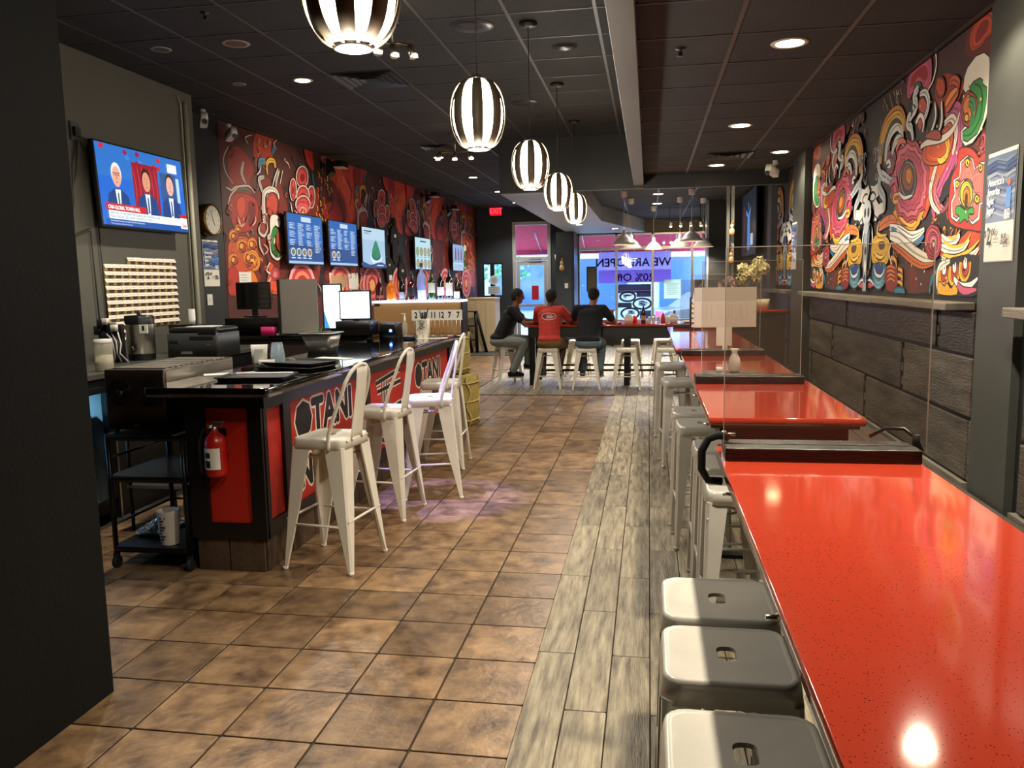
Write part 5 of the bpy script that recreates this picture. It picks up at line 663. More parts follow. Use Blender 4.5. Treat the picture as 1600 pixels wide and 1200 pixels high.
def bar_chair(label, loc, rz):
    t = stool('bar_chair', label, .77, WHITEM, loc, rz, 'white bar chairs along the bar', S=.33, spread=.225, cat='bar chair', lw=.118)
    b = .165; P = [(b-.085, -b-.010, .675), (b-.080, -b-.012, .76), (b-.04, -b-.004, .88)]
    for i in range(9): a = pi*(1-i/8); P.append((b+.005+.045*sin(a), .152*cos(a), 1.0+.155*sin(a)))
    P += [(b-.04, b+.004, .88), (b-.080, b+.012, .76), (b-.085, b+.010, .675)]
    P = [Vector(p) for p in P]; S_ = []
    for i in range(len(P)-1):
        for k in range(3): S_.append(P[i].lerp(P[i+1], k/3))
    S_.append(P[-1]); S_ = [p+Vector((0, 0, .03)) for p in S_]; MB().tube(S_, .0115, n=8).build('back_tube', WHITEM, t)
    s = MB(); V = []
    for z, x, w in ((.70, b+.002, .066), (.76, b+.006, .066), (.9, b+.028, .062), (1.02, b+.047, .060), (1.10, b+.056, .062), (1.145, b+.058, .060)):
        for sy, dx in ((-1, 0), (-.5, -.006), (.5, -.006), (1, 0)): V.append((x+dx, sy*w, z+.03))
    F = [(a*4+i, a*4+i+1, (a+1)*4+i+1, (a+1)*4+i) for a in range(5) for i in range(3)]
    s.add(V, F, True); o = s.build('back_slat', WHITEM, t); sd = o.modifiers.new('solid', 'SOLIDIFY'); sd.thickness = .003
    m = MB()
    for y in (-.12, -.06, .06, .12): m.ball((b+.008, y, .752), .006, 8, 6)
    m.build('rivets', CHROME, t, kind='stuff')
    return t
bar_chair('white metal bar chair nearest the camera, before the first bar lettering', (-1.835, 4.44, 0), radians(-8))
bar_chair('white metal bar chair second along the bar with bluish light on its seat', (-1.86, 5.46, 0), radians(-4))
bar_chair('white metal bar chair third along the bar, turned slightly towards the aisle', (-1.665, 6.02, 0), radians(16))
bar_chair('farthest white metal bar chair, mostly hidden behind the third one', (-1.83, 7.0, 0), radians(4))

G1 = 'grey metal stools tucked under the red tables'
for lab, x, y, rz in (('grey metal stool nearest the camera, cut by the bottom of the picture', .18, 1.455, 0), ('second grey metal stool from the camera beside the long red table', .183, 1.866, 0), ('third grey metal stool from the camera beside the long red table', .188, 2.205, 0),
        ('grey metal stool in the gap before the second red table, nearest of its three', .39, 3.50, 0), ('grey metal stool behind the clamp, middle of its row of three', .39, 3.93, 0), ('grey metal stool farthest of the three beside the second red table front', .385, 4.33, 0),
        ('grey metal stool halfway along the second red table with its edge shining', .32, 5.02, .04), ('grey metal stool touching the one halfway along the second red table, farther side', .31, 5.50, -.03), ('grey metal stool standing out in the aisle beside the third red table', .27, 7.22, .1), ('grey metal stool at the far end of the third red table', .22, 8.6, .05)):
    if lab.startswith('grey metal stool nearest the camera'): s0 = stool('bar_stool', lab, .76, GALV, (x, y, 0), rz, G1, spread=.170)
    else: dup(s0, (x, y, 0), rz, lab, G1)
G2 = 'white low stools around the community table'
s1 = stool('low_stool', 'white stool under the man in the red shirt', .62, WHITEM, (-1.52, 12.35, 0), 0, G2)
for lab, x, y, rz in (('white stool under the man in the dark grey shirt', -.93, 12.3, .05), ('white stool under the man in profile with glasses', -2.27, 12.93, .5), ('empty white stool right of the man in the dark grey shirt', -.33, 12.3, 0),
        ('empty white stool at the near right of the community table', .28, 12.28, -.06), ('white stool on the far side of the community table behind the red shirt', -1.2, 14.0, 0), ('white stool on the far side of the community table behind the empty one', -.30, 13.95, 0), ('white stool on the far side beside the table leg, right of centre', .25, 14.05, .1), ('white stool at the far right behind the community table', .85, 14.0, 0)):
    dup(s1, (x, y, 0), rz, lab, G2)

# ================================================================== RED TABLES, DIVIDERS
def red_table(label, x0, x1, y0, y1, z=1.07, legs=2, ap=.10):
    cx = (x0+x1)/2; cy = (y0+y1)/2; t = thing('red_table', label, 'table', (cx, cy, 0), 0, 'long red topped tables'); w = x1-x0; d = y1-y0
    MB().rbox(0, 0, z-.030, z, w, d, .006, n=2, lip=.002).build('tabletop', RED, t)
    MB().box(-w/2+.008, w/2-.012, -d/2+.05, d/2-.012, z-.052, z-.031).build('underlay', M('plywood_edge', '7a6a50', .6), t)
    MB().box(-w/2+.045, w/2-.055, -d/2+.05, d/2-.05, z-.10, z-.053).build('apron', BLACK, t)
    MB().box(-w/2+.12, w/2-.11, -d/2+.055, d/2-.1, z-.17, z-.101).build('beam', BLACK, t)
    n = max(2, int(d/1.4)+1)
    for i in range(n):
        y = -d/2+.16+i*(d-.32)/(n-1); MB().box(.03, .13, y-.05, y+.05, .02, z-.10).build('pedestal', SATB, t)
        MB().box(-.17, .25, y-.06, y+.06, 0, .022).build('base_plate', SATB, t)
    MB().tube([(.0, -d/2+.16, .28), (.0, d/2-.16, .28)], .014, n=8).build('foot_rail', GALV, t)
    b = MB()
    for i in range(3): b.cyl((-w/2-.004, -d/2+.9*(i+.3), z-.075), (-w/2+.02, -d/2+.9*(i+.3), z-.075), .006, n=8)
    b.build('screws', CHROME, t, kind='stuff')
    return t
red_table('nearest red speckled table filling the lower right corner', .223, .806, .35, 2.76)
red_table('second red table, behind the clear divider with the clamp', .245, .848, 3.335, 6.24)
red_table('third red table, farthest of the row, below the hanging white sign', .215, .88, 6.70, 9.75)
def divider(label, x0, x1, y, zt, gx0, gx1, haze=0, base=True, z=1.07, depth=.15):
    t = thing('divider', label, 'divider', ((x0+x1)/2, y, z), 0, 'clear acrylic dividers'); w = (x1-x0)/2; cx = (x0+x1)/2
    MB().box(-w, w, -depth/2, -.006, 0, .042).box(-w, w, .006, depth/2, 0, .042).box(-w, w, -.007, .007, 0, .02).build('base_block', M('base_block_wood', '17120f', .28, noise=.5, nscale=3, stretch=(.6, 6, 6), bump=.3), t, bevel=.004)
    MB().box(gx0-cx, gx1-cx, -.003, .003, .021, zt-z).build('pane', ACRYL, t)
    e = MB()
    for a, b, c_, d in ((gx0-cx-.001, gx0-cx+.0015, .021, zt-z), (gx1-cx-.0015, gx1-cx+.001, .021, zt-z), (gx0-cx, gx1-cx, zt-z-.0015, zt-z+.001)): e.box(a, b, -.0032, .0032, c_, d)
    e.build('pane_edge', EDGE, t); return t
dv = divider('clear divider nearest the camera, on a glossy black block across the first red table', .235, .803, 2.60, 1.725, .235, .835)
divider('middle clear divider standing on the second red table', .25, .81, 4.50, 1.72, .285, .80)
divider('clear divider at the back end of the second red table', .24, .83, 6.12, 1.66, .33, .80)
divider('farthest clear divider at the back end of the third red table', .28, .76, 9.55, 1.62, .36, .78)
cl = thing('clamp', 'black C shaped clamp gripping the edge of the nearest red table', 'clamp', (.205, 2.64, 1.07), 0)
MB().tube([(.05, 0, .055), (.02, -.005, .062), (-.015, -.01, .05), (-.035, -.01, .01), (-.035, -.01, -.05), (-.015, -.01, -.085), (.03, -.005, -.09)], .013, n=8).build('frame', RUBBER, cl)
MB().cyl((.035, 0, .05), (.035, 0, .075), .007, n=8).cyl((.02, 0, .063), (.07, 0, .063), .006, n=8).build('screw', CHROME, cl)
cl = thing('clamp', 'small dark clamp with a curved handle at the wall end of the nearest divider', 'clamp', (.80, 2.70, 1.112), 0)
MB().tube([(-.09, .05, 0), (-.05, .03, .03), (0, .0, .035), (.03, -.02, .01), (.045, -.03, -.03)], .007, n=6).build('frame', SATB, cl)
MB().cyl((.03, -.02, -.02), (.03, -.02, .02), .012, n=8).build('screw', RUBBER, cl)
sg = thing('hanging_sign', 'plain white sign with a hanging tab fixed to the divider over the second table', 'sign', (.565, 6.11, 1.435))
c = Canvas((-.235, -.008, -.16), (1, 0, 0), (0, 0, 1)); c.rect(0, 0, .44, .29, 'c4bdb4'); c.rect(0, .19, .44, .29, 'b4ada5')
for k, w in enumerate((.035, .05, .05, .06, .035)): c.stroke([(.05+k*.072, .06), (.05+k*.072+w, .06), (.05+k*.072+w, .16), (.05+k*.072, .16), (.05+k*.072, .06)], .003, 'aaa39c', 0, False)
c.build('sign_sheet', PRINT, sg); MB().box(-.235, .205, -.006, -.003, -.16, .13).build('backing', PLASW, sg); MB().box(-.075, .035, -.008, -.003, -.295, -.16).box(-.03, .005, -.008, -.004, -.36, -.295).build('tab', PLASW, sg)
# sake set and tray
tr = thing('serving_tray', 'flat dark serving tray on the second red table behind the middle divider', 'tray', (.48, 4.86, 1.07))
MB().rbox(0, 0, .001, .012, .34, .22, .02, lip=.003, w2=.31, d2=.19).build('tray_body', SATB, tr)
MB().rbox(0, 0, .0125, .014, .30, .18, .02).build('tray_floor', PLASG, tr)
fl = MB().lathe([(0, 0), (.027, 0), (.033, .012), (.036, .045), (.031, .08), (.018, .105), (.015, .118), (.026, .138), (.024, .138), (.013, .12)], 20).build('sake_flask', M('white_porcelain', 'e0dcd4', .2, coat=.3), loc=(.495, 4.86, 1.0845))
tag(fl, 'white porcelain sake flask on the dark tray', 'flask')
cp = MB().lathe([(0, 0), (.012, 0), (.014, .006), (.022, .026), (.020, .026), (.012, .008)], 16).build('sake_cup', MATS['white_porcelain'], loc=(.41, 4.87, 1.0845)); tag(cp, 'small white sake cup beside the flask', 'cup')
# counter with flowers
ct = thing('side_counter', 'tall dark counter with a red top holding the flower vase by the partition post', 'counter', (1.25, 10.6, 0))
MB().box(-.33, .40, -.24, .24, 0, 1.20).build('body', M('counter_brown', '3a2c22', .5), ct); MB().rbox(.03, 0, 1.20, 1.235, .80, .56, .01, lip=.003).build('countertop', RED, ct)
vs_ = thing('flower_vase', 'clear vase of cream and pale mauve artificial blossoms on the side counter', 'flowers', (1.22, 10.50, 1.235))
MB().lathe([(0, 0), (.035, 0), (.038, .03), (.026, .12), (.024, .2), (.032, .24)], 20).build('vase', M('vase_glass', 'c8ccc4', .08, alpha=.35), vs_)
def blossoms(name, m, pts, n, r):
    b = MB()
    for (x, y, z) in pts:
        for i in range(n):
            v = Vector((random.gauss(0, 1), random.gauss(0, 1), random.gauss(0, 1))).normalized(); p = Vector((x, y, z))+v*r*random.uniform(.6, 1.0); q = v.to_track_quat('Z', 'Y').to_matrix() @ Matrix.Rotation(random.uniform(0, 6), 3, 'Z')
            for k in range(4): a = k*pi/2; b.add([p+q @ Vector(u) for u in ((0, 0, 0), (.028*cos(a-.6), .028*sin(a-.6), .008), (.04*cos(a), .04*sin(a), .014), (.028*cos(a+.6), .028*sin(a+.6), .008))], [(0, 1, 2, 3)])
    return b.build(name, m, vs_, kind='stuff')
blossoms('cream_blossoms', M('cream_petal', 'd8d0a0', .7), [(-.02, 0, .42), (.05, .0, .50), (.13, .02, .58), (.17, 0, .50), (-.06, .02, .50), (.09, 0, .40), (-.08, .0, .38)], 26, .075)
blossoms('mauve_blossoms', M('mauve_petal', 'b8a0a8', .7), [(-.24, 0, .36), (-.30, .02, .30), (-.19, .0, .30)], 22, .055)
st = MB()
for p in ((.05, 0, .45), (.15, 0, .5), (-.22, 0, .33), (-.05, 0, .4), (.10, .02, .36), (-.28, .02, .3)): st.tube([(random.uniform(-.02, .02), 0, .02), (p[0]*.4, p[1], p[2]*.6), p], .004, n=5)
st.build('stems', M('stem_green', '5a6a40', .7), vs_, kind='stuff')
pt_ = thing('planter_box', 'cream ceramic pot beside the flower vase on the side counter', 'pot', (1.40, 10.50, 1.235)); MB().rbox(0, 0, 0, .13, .16, .14, .03, w2=.13, d2=.11).build('pot', M('pot_cream', 'c8bfa0', .5), pt_); MB().rbox(0, 0, .125, .135, .15, .13, .03).build('soil', M('soil', '3a3024', .9), pt_)
tb = thing('napkin_rack', 'striped black and cream rack at the edge of the hanging sign', 'rack', (.50, 9.2, 1.07))
MB().box(-.05, .04, -.06, .06, 0, .012).box(-.05, -.035, -.06, .06, .012, .36).build('stand', BLACK, tb)
for i in range(6): MB().box(-.035, .03, -.05, .05, .03+i*.055, .06+i*.055).build('napkin_bundle', CARD, tb)

# ================================================================== COMMUNITY TABLE AND PEOPLE
t = thing('community_table', 'long dark community table with a red top where three men sit', 'table', (-.45, 13.05, 0))
MB().rbox(0, 0, .92, .955, 2.95, .95, .008, n=2, lip=.002).build('tabletop', RED, t)
MB().box(-1.42, 1.42, -.43, .43, .76, .915).build('apron', BLACK, t)
for x in (-1.36, .12, 1.36):
    for y in (-.38, .38): MB().box(x-.045, x+.045, y-.045, y+.045, 0, .76).build('leg', SATB, t)
MB().tube([(-1.36, -.40, .24), (1.36, -.40, .24)], .018, n=8).build('foot_rail', SATB, t); MB().tube([(-1.36, .40, .24), (1.36, .40, .24)], .018, n=8).build('foot_rail', SATB, t)

def remesh(mb, name, mat, parent, vox, it=6, sub=None, label=None):
    o = mb.build('tmp', mat)
    r = o.modifiers.new('r', 'REMESH'); r.mode = 'VOXEL'; r.voxel_size = vox; r.use_smooth_shade = True
    s = o.modifiers.new('s', 'SMOOTH'); s.factor = .5; s.iterations = it
    me = bpy.data.meshes.new_from_object(o.evaluated_get(bpy.context.evaluated_depsgraph_get())); me.name = name
    for p in me.polygons: p.use_smooth = True
    bpy.data.objects.remove(o); n = bpy.data.objects.new(name, me); COL.objects.link(n); n.parent = parent
    if label: n['label'] = label
    return n
def caps(m, pts, rad, k=12):
    for i in range(len(pts)-1):
        a, b = Vector(pts[i]), Vector(pts[i+1])
        if (b-a).length < 1e-5: continue
        m.cyl(a, b, rad[i], rad[i+1], n=k)
    for p, r in zip(pts, rad): m.ball(p, r, 12, 8)
def hand(m, wrist, palm_dir, side, up=(0, 0, 1)):
    w = Vector(wrist); d = Vector(palm_dir).normalized(); u = Vector(up); u = (u-d*u.dot(d)).normalized(); s = d.cross(u).normalized()*side
    pc = w+d*.045
    m.ball(pc, (.038, .046, .016), 10, 8, Matrix((s, d, u)).transposed())
    for i, (off, L) in enumerate(((-.027, .062), (-.009, .074), (.009, .070), (.026, .055))):
        a = w+d*.08+s*off; b = a+d*L*.45-u*.006+s*off*.15; c_ = b+d*L*.35-u*L*.32; e = c_+d*L*.12-u*L*.26; caps(m, [a-d*.02, a, b, c_, e], [.009, .009, .0085, .008, .007], 8)
    a = w+d*.02-s*.030; caps(m, [a, a+d*.025-s*.022-u*.004, a+d*.055-s*.026-u*.014], [.012, .0105, .008], 8)
def person(label, loc, rz, P, skin, shirt, pants, shoes, shirt_len=.62, shorts=False, hair=1., glasses=False, prt=None):
    t = thing('person', label, 'person', loc, rz)
    hip, chest, neck, head = Vector(P['pelvis']), Vector(P['chest']), Vector(P['neck']), Vector(P['head']); fa = P.get('face', (0, 1, 0)); fd = Vector(fa).normalized()
    B = MB(); side = fd.cross(Vector((0, 0, 1))).normalized(); fu = side.cross(fd).normalized(); HR = Matrix((side, fd, fu)).transposed()
    # torso, neck, head
    bw = P.get('girth', 1.)
    for i in range(9):
        a = i/8; c_ = hip.lerp(chest, a); B.ball(c_, (.155*bw-.012*sin(a*pi)+.01*a, .112*bw-.005*a, .085), 14, 10)
    sh = P['shoulders']; B.ball(chest+Vector((0, -.01, .05)), (.175, .105, .09), 14, 10)
    caps(B, [sh[0], neck-Vector((0, 0, .06)), sh[1]], [.056, .066, .056]); caps(B, [neck-Vector((0, 0, .05)), head-fd*.015-Vector((0, 0, .06))], [.062, .054])
    B.ball(head+fu*.020, (.080, .100, .100), 18, 14, HR); B.ball(head+fd*.022-fu*.05, (.056, .066, .062), 14, 10, HR); B.ball(head+fd*.055-fu*.09, (.030, .028, .022), 10, 8, HR)
    caps(B, [head+fd*.088+fu*.012, head+fd*.108-fu*.022], [.009, .015]); B.ball(head+fd*.098-fu*.027, (.019, .012, .009), 8, 6, HR)
    B.ball(head+fd*.082-fu*.056, (.026, .012, .007), 8, 6, HR); B.ball(head+fd*.081-fu*.068, (.022, .012, .008), 8, 6, HR); B.ball(head+fd*.080+fu*.032, (.048, .014, .010), 10, 6, HR)
    for s in (-1, 1): B.ball(head+side*s*.076-fd*.008-fu*.006, (.010, .020, .032), 8, 8, HR)
    T = MB(); Sv = MB(); pads = .014
    for i in range(9):
        a = i/8; c_ = hip.lerp(chest, a)
        if i > 0: T.ball(c_, (.168*bw-.012*sin(a*pi)+.012*a, .126*bw-.004*a, .088), 14, 10)
    T.ball(hip+Vector((0, -.01, .045)), (.172*bw, .13*bw, .075), 14, 10); T.ball(chest+Vector((0, -.01, .05)), (.190, .120, .095), 14, 10)
    caps(T, [sh[0], neck-Vector((0, 0, .07)), sh[1]], [.070, .080, .070])
    for s in (0, 1):
        S_, E_, W_ = Vector(sh[s]), Vector(P['elbows'][s]), Vector(P['wrists'][s])
        caps(B, [S_, S_.lerp(E_, .5), E_, E_.lerp(W_, .35), W_], [.054, .047, .040, .041, .027]); hand(B, W_, P['hands'][s], 1 if s else -1)
        caps(T, [S_, S_.lerp(E_, .30), S_.lerp(E_, .66)], [.070, .068, .066])
        H_, K_, A_, F_ = [Vector(P[k][s]) for k in ('hips', 'knees', 'ankles', 'toes')]
        caps(B, [H_, H_.lerp(K_, .5), K_, K_.lerp(A_, .35), A_], [.085, .075, .055, .056, .036]); caps(B, [A_, A_.lerp(F_, .6)-Vector((0, 0, .03)), F_], [.036, .035, .028])
    body = remesh(B, 'body', skin, t, .0085, 3)
    shirt_o = remesh(T, 'shirt', shirt, t, .012, 4)
    Q = MB(); Q.ball(hip-Vector((0, 0, .02)), (.178*bw, .145*bw, .10), 14, 10)
    for s in (0, 1):
        H_, K_, A_ = [Vector(P[k][s]) for k in ('hips', 'knees', 'ankles')]
        if shorts: caps(Q, [H_, H_.lerp(K_, .5), H_.lerp(K_, .95)], [.108, .102, .092])
        else: caps(Q, [H_, H_.lerp(K_, .5), K_, K_.lerp(A_, .4), K_.lerp(A_, .93)], [.104, .094, .080, .078, .066])
    remesh(Q, 'shorts' if shorts else 'trousers', pants, t, .012, 3)
    for s in (0, 1):
        A_, F_ = Vector(P['ankles'][s]), Vector(P['toes'][s]); X_ = MB(); d = (F_-A_); d.z = 0; d.normalize(); heel = Vector((A_.x, A_.y, F_.z))-d*.035
        caps(X_, [heel, heel.lerp(F_, .5)+Vector((0, 0, .008)), F_], [.046, .047, .038]); caps(X_, [heel+Vector((0, 0, .02)), A_-Vector((0, 0, .0))], [.046, .046]); so = remesh(X_, 'shoe', shoes, t, .009, 3)
        so_ = MB(); so_.prism([(heel-d*.045+Vector((d.y, -d.x, 0))*w)[:2] for w in (-.036, .036)]+[(F_+d*.03+Vector((d.y, -d.x, 0))*w)[:2] for w in (.036, -.036)], F_.z-.052, F_.z-.030).build('sole', PLASW, so)
    Hm = MB(); hc = head+fu*.034-fd*.012
    Hm.ball(hc, (.090*hair, .107*hair, .101*hair), 18, 14, HR); Hm.ball(head-fd*.048-fu*.015, (.066, .058, .066), 14, 10, HR)
    for s in (-1, 1): Hm.ball(head+side*s*.062-fd*.02+fu*.01, (.018, .045, .05), 10, 8, HR)
    h_o = remesh(Hm, 'hair', HAIR, t, .008, 2)
    # trim the hair so that the face stays free
    me = h_o.data; bm = bmesh.new(); bm.from_mesh(me); bmesh.ops.bisect_plane(bm, geom=bm.verts[:]+bm.edges[:]+bm.faces[:], plane_co=head+fd*.052+fu*.036, plane_no=(fd*.86-fu*.50), clear_outer=True); bm.to_mesh(me); bm.free()
    for s in (-1, 1):
        MB().ball(head+fd*.083+side*s*.031+fu*.012, (.013, .010, .009), 10, 8).build('eye', M('eye_white', 'd8d4cc', .2), t); MB().ball(head+fd*.091+side*s*.031+fu*.012, .0055, 8, 6).build('iris', M('iris_dark', '140c08', .2), t)
    if glasses:
        g = MB()
        for s in (-1, 1):
            cc = head+fd*.104+side*s*.034+fu*.010; g.tube([cc+side*.026*cos(a)+fu*.019*sin(a) for a in [i*pi/6 for i in range(12)]], .0028, n=6, closed=True); g.tube([cc+side*s*.026, head+side*s*.08+fu*.012-fd*.01], .0026, n=5)
        g.build('glasses', BLACK, t)
    if prt: prt(t, shirt_o, P)
    return t
BASE = dict(pelvis=(0, -.03, .71), chest=(0, .10, 1.07), neck=(0, .16, 1.25), head=(0, .20, 1.385), shoulders=((-.185, .13, 1.19), (.185, .13, 1.19)),
    elbows=((-.27, .37, .985), (.28, .37, .985)), wrists=((-.14, .56, .985), (.14, .56, .985)), hands=((.5, 1, -.0), (-.5, 1, .0)), hips=((-.09, 0, .70), (.09, 0, .70)), knees=((-.15, .40, .66), (.15, .40, .66)), ankles=((-.13, .26, .24), (.13, .26, .24)), toes=((-.15, .40, .19), (.15, .40, .19)))
def shirt_badge(t, so, P):
    c = Canvas((0, -.6, 1.10), (1, 0, 0), (0, 0, 1), step=1e-4)
    for i in range(32):
        a, b = 2*pi*i/32, 2*pi*(i+1)/32; c.raw([(.115*cos(a), .055*sin(a)), (.107*cos(a), .048*sin(a)), (.107*cos(b), .048*sin(b)), (.115*cos(b), .055*sin(b))], 'e8e0dc')
    c.ell(-.075, 0, .024, .034, '6a3a6a', 10)
    for i, (y, w) in enumerate(((.020, .085), (.0, .13), (-.020, .10))):
        for k in range(6): c.rect(-.035+k*w/6, y-.007, -.035+(k+.72)*w/6, y+.007, 'ece4e0')
    o = c.build('shirt_print', PRINT, so); me = o.data; bm = bmesh.new(); bm.from_mesh(me); bmesh.ops.triangulate(bm, faces=bm.faces); bm.to_mesh(me); bm.free()
    s = o.modifiers.new('wrap', 'SHRINKWRAP'); s.target = so; s.wrap_method = 'PROJECT'; s.use_project_y = True; s.use_negative_direction = False; s.use_positive_direction = True; s.offset = .004
P2 = dict(BASE); P2.update(girth=1.06, head=(.02, .21, 1.38), face=(.45, 1, -.12), elbows=((-.25, .38, .985), (.33, .33, .985)), wrists=((-.10, .56, .985), (.22, .55, .985)), hands=((.6, 1, 0), (-.6, 1, 0)), ankles=((-.12, .20, .24), (.13, .24, .24)), toes=((-.14, .34, .19), (.15, .38, .19)), knees=((-.14, .38, .66), (.18, .38, .66)))
person('man seen from behind in a coral red T-shirt with oval print and olive shorts', (-1.50, 12.35, 0), 0, P2, SKIN2, CLOTHR, OLIVE, PLASG, shorts=True, prt=shirt_badge)
P3 = dict(BASE); P3.update(girth=1.16, chest=(.01, .14, 1.07), neck=(.03, .22, 1.26), head=(.05, .27, 1.395), face=(.12, 1, -.30), shoulders=((-.20, .17, 1.20), (.21, .17, 1.20)), elbows=((-.29, .40, .99), (.36, .36, .99)), wrists=((-.08, .58, .99), (.16, .60, .99)))
person('man seen from behind in a dark grey T-shirt leaning on the community table', (-.90, 12.30, 0), radians(-4), P3, SKIN3, CLOTHN, DENIMB, PLASG)
P1 = dict(BASE); P1.update(girth=1.22, face=(.0, 1, -.12), head=(0, .26, 1.40), chest=(0, .13, 1.06), neck=(0, .22, 1.245), shoulders=((-.185, .15, 1.19), (.185, .15, 1.19)), elbows=((-.24, .40, 1.0), (.24, .36, .97)), wrists=((-.17, .60, .985), (.17, .60, .985)), hands=((.3, 1, 0), (-.3, 1, 0)),
    knees=((-.15, .44, .69), (.15, .36, .68)), ankles=((-.15, .42, .30), (.10, .16, .20)), toes=((-.15, .55, .26), (.12, .31, .15)))
person('man in profile with glasses, black T-shirt and washed grey jeans', (-2.33, 12.86, 0), radians(-80), P1, SKIN1, CLOTHB, DENIM, CLOTHB, glasses=True)

# things on the community table
def on_table(name, label, cat, mb, mat, loc, group=None, extra=()):
    t = thing(name, label, cat, loc, 0, group); mb.build('body', mat, t)
    for n, m_, mt in extra: m_.build(n, mt, t)
    return t
TZ = .955
for i, (x, y, lab) in enumerate(((-.31, 12.85, 'white napkin box left of the dark bottle'), (.38, 12.85, 'white napkin box at the right of the community table'), (-1.24, 12.95, 'white napkin box between the red and grey shirts'))):
    on_table('napkin_box', lab, 'box', MB().rbox(0, 0, 0, .11, .15, .12, .01, w2=.12, d2=.10), PLASW, (x, y, TZ), 'napkin boxes on the community table', (('napkins', MB().box(-.05, .05, -.03, .03, .10, .135), PAPER),))
def bottle_mb(h, r, neck=.3): return MB().lathe([(0, 0), (r*.92, 0), (r, .006), (r, h*(1-neck)*.86), (r*.86, h*(1-neck)), (r*.38, h*(1-neck*.62)), (r*.33, h*.97), (r*.40, h*.975), (r*.40, h), (0, h)], 20)
on_table('soy_bottle', 'tall dark brown sauce bottle on the community table', 'bottle', bottle_mb(.27, .036), M('brown_glass', '2a140a', .1, coat=.5), (-.08, 12.86, TZ), None, (('label', MB().lathe([(.0365, .05), (.0365, .12)], 20), M('sauce_label', 'a08050', .6)),))
on_table('squeeze_bottle', 'red plastic sauce bottle beside the white jars', 'bottle', MB().lathe([(0, 0), (.03, 0), (.032, .01), (.032, .10), (.02, .125), (.006, .16), (0, .16)], 16), M('sauce_red', 'b01c14', .35), (.22, 12.86, TZ))
on_table('squeeze_bottle', 'short red sauce bottle behind the left napkin box', 'bottle', MB().lathe([(0, 0), (.04, 0), (.042, .08), (.03, .10), (.01, .12), (0, .12)], 16), M('sauce_red', 'b01c14'), (-.22, 13.1, TZ))
for i, (x, lab) in enumerate(((.01, 'clear glass jar next to the dark sauce bottle'), (.08, 'second clear glass jar from the dark sauce bottle'), (.15, 'glass shaker beside the red squeeze bottle'), (.28, 'white lidded jar between the red bottle and napkin box'))):
    on_table('condiment_jar', lab, 'jar', MB().lathe([(0, 0), (.026, 0), (.028, .01), (.028, .07), (.022, .085)], 16), M('jar_glass', 'b8c0b0', .1, alpha=.6) if i < 3 else PLASW, (x, 12.82+.02*i, TZ), 'jars on the community table', (('lid', MB().lathe([(.024, .085), (.024, .105), (0, .105)], 16), CHROME),))
on_table('pepper_mill', 'dark wooden cone dispenser behind the right napkin box', 'mill', MB().lathe([(0, 0), (.05, 0), (.045, .08), (.014, .15), (.018, .18), (0, .20)], 16), M('brown_wood', '4a3020', .4), (.40, 13.05, TZ))
on_table('takeout_box', 'folded takeout box by the elbow of the man in grey', 'box', MB().rbox(0, 0, 0, .05, .14, .12, .006, w2=.11, d2=.10), PAPER, (-.62, 12.95, TZ))
on_table('phone', 'black phone lying by the grey shirt', 'phone', MB().rbox(0, 0, 0, .009, .075, .15, .01, lip=.002), GLOSSB, (-.45, 12.78, TZ))
on_table('plate', 'stack of white plates at the right end of the community table', 'plate', MB().lathe([(0, 0), (.06, 0), (.11, .02), (.11, .026), (.06, .008), (0, .008)], 24), MATS['white_porcelain'], (.62, 12.9, TZ))
wc = thing('window_counter', 'short narrow red counter below the left window panes', 'counter', (-1.28, 20.2, 0))
MB().rbox(0, 0, .88, .92, .92, .45, .006, n=2, lip=.002).build('countertop', RED, wc); MB().box(-.42, .42, .05, .18, .7, .88).build('apron', BLACK, wc)
for x in (-.4, .4): MB().box(x-.03, x+.03, -.05, .03, 0, .88).build('leg', SATB, wc)

# ================================================================== WINDOW PRINTS AND OUTSIDE SIGNS
bn = thing('banner', 'pale lilac banner in the window with mirrored WE ARE OPEN and 20% Off lettering', 'banner', (0, FY+.113, 0))
c = Canvas((0, 0, 0), (1, 0, 0), (0, 0, 1), step=2e-4); c.rect(-1.25, 1.56, .55, 2.33, 'a898dc'); c.rect(-1.25, 1.56, .55, 1.88, 'c8a8e0')
c.text('WE ARE OPEN', -.38, 1.97, .29, '4058a8', 'c', 1., .006, True); c.text('20% Off', -.33, 1.60, .27, '6a58a8', 'c', 1.05, .006, True); c.build('sheet', SHEET, bn)
for x in (-1.2, -.35, .5): MB().tube([(x, -.002, 2.32), (x, -.004, 2.42)], .004, n=5).build('cord', PLASW, bn)
ps = thing('window_poster', 'grey toned food poster of bowls in the second window pane', 'poster', (-.36, FY+.04, 0))
c = Canvas((0, 0, 0), (1, 0, 0), (0, 0, 1), step=2e-4); c.rect(-.40, .66, .42, 1.52, 'b8c4d8'); c.rect(-.40, 1.38, .42, 1.52, '4a4a58'); c.rect(-.40, 1.30, .42, 1.40, '6a5a70'); c.rect(.06, 1.20, .42, 1.34, '4a4c5c'); c.rect(-.40, .94, -.06, 1.06, '3c4048'); c.rect(.14, .66, .42, .86, '4a5064')
for cx, cz, r in ((-.16, 1.22, .19), (.20, 1.04, .22), (-.10, .80, .22)):
    c.stroke([(cx+r*cos(a), cz-.01+r*.60*sin(a)) for a in [k*pi/12 for k in range(25)]], .05, '3a4238', 0, False)
    for k in range(9): c.stroke([(cx+random.uniform(-.6, .6)*r, cz+random.uniform(-.3, .3)*r), (cx+random.uniform(-.6, .6)*r, cz+random.uniform(-.3, .3)*r), (cx+random.uniform(-.6, .6)*r, cz+random.uniform(-.3, .3)*r)], .022, random.choice(('8898a8', '6a7884', '58606a')))
c.build('sheet', SHEET, ps)
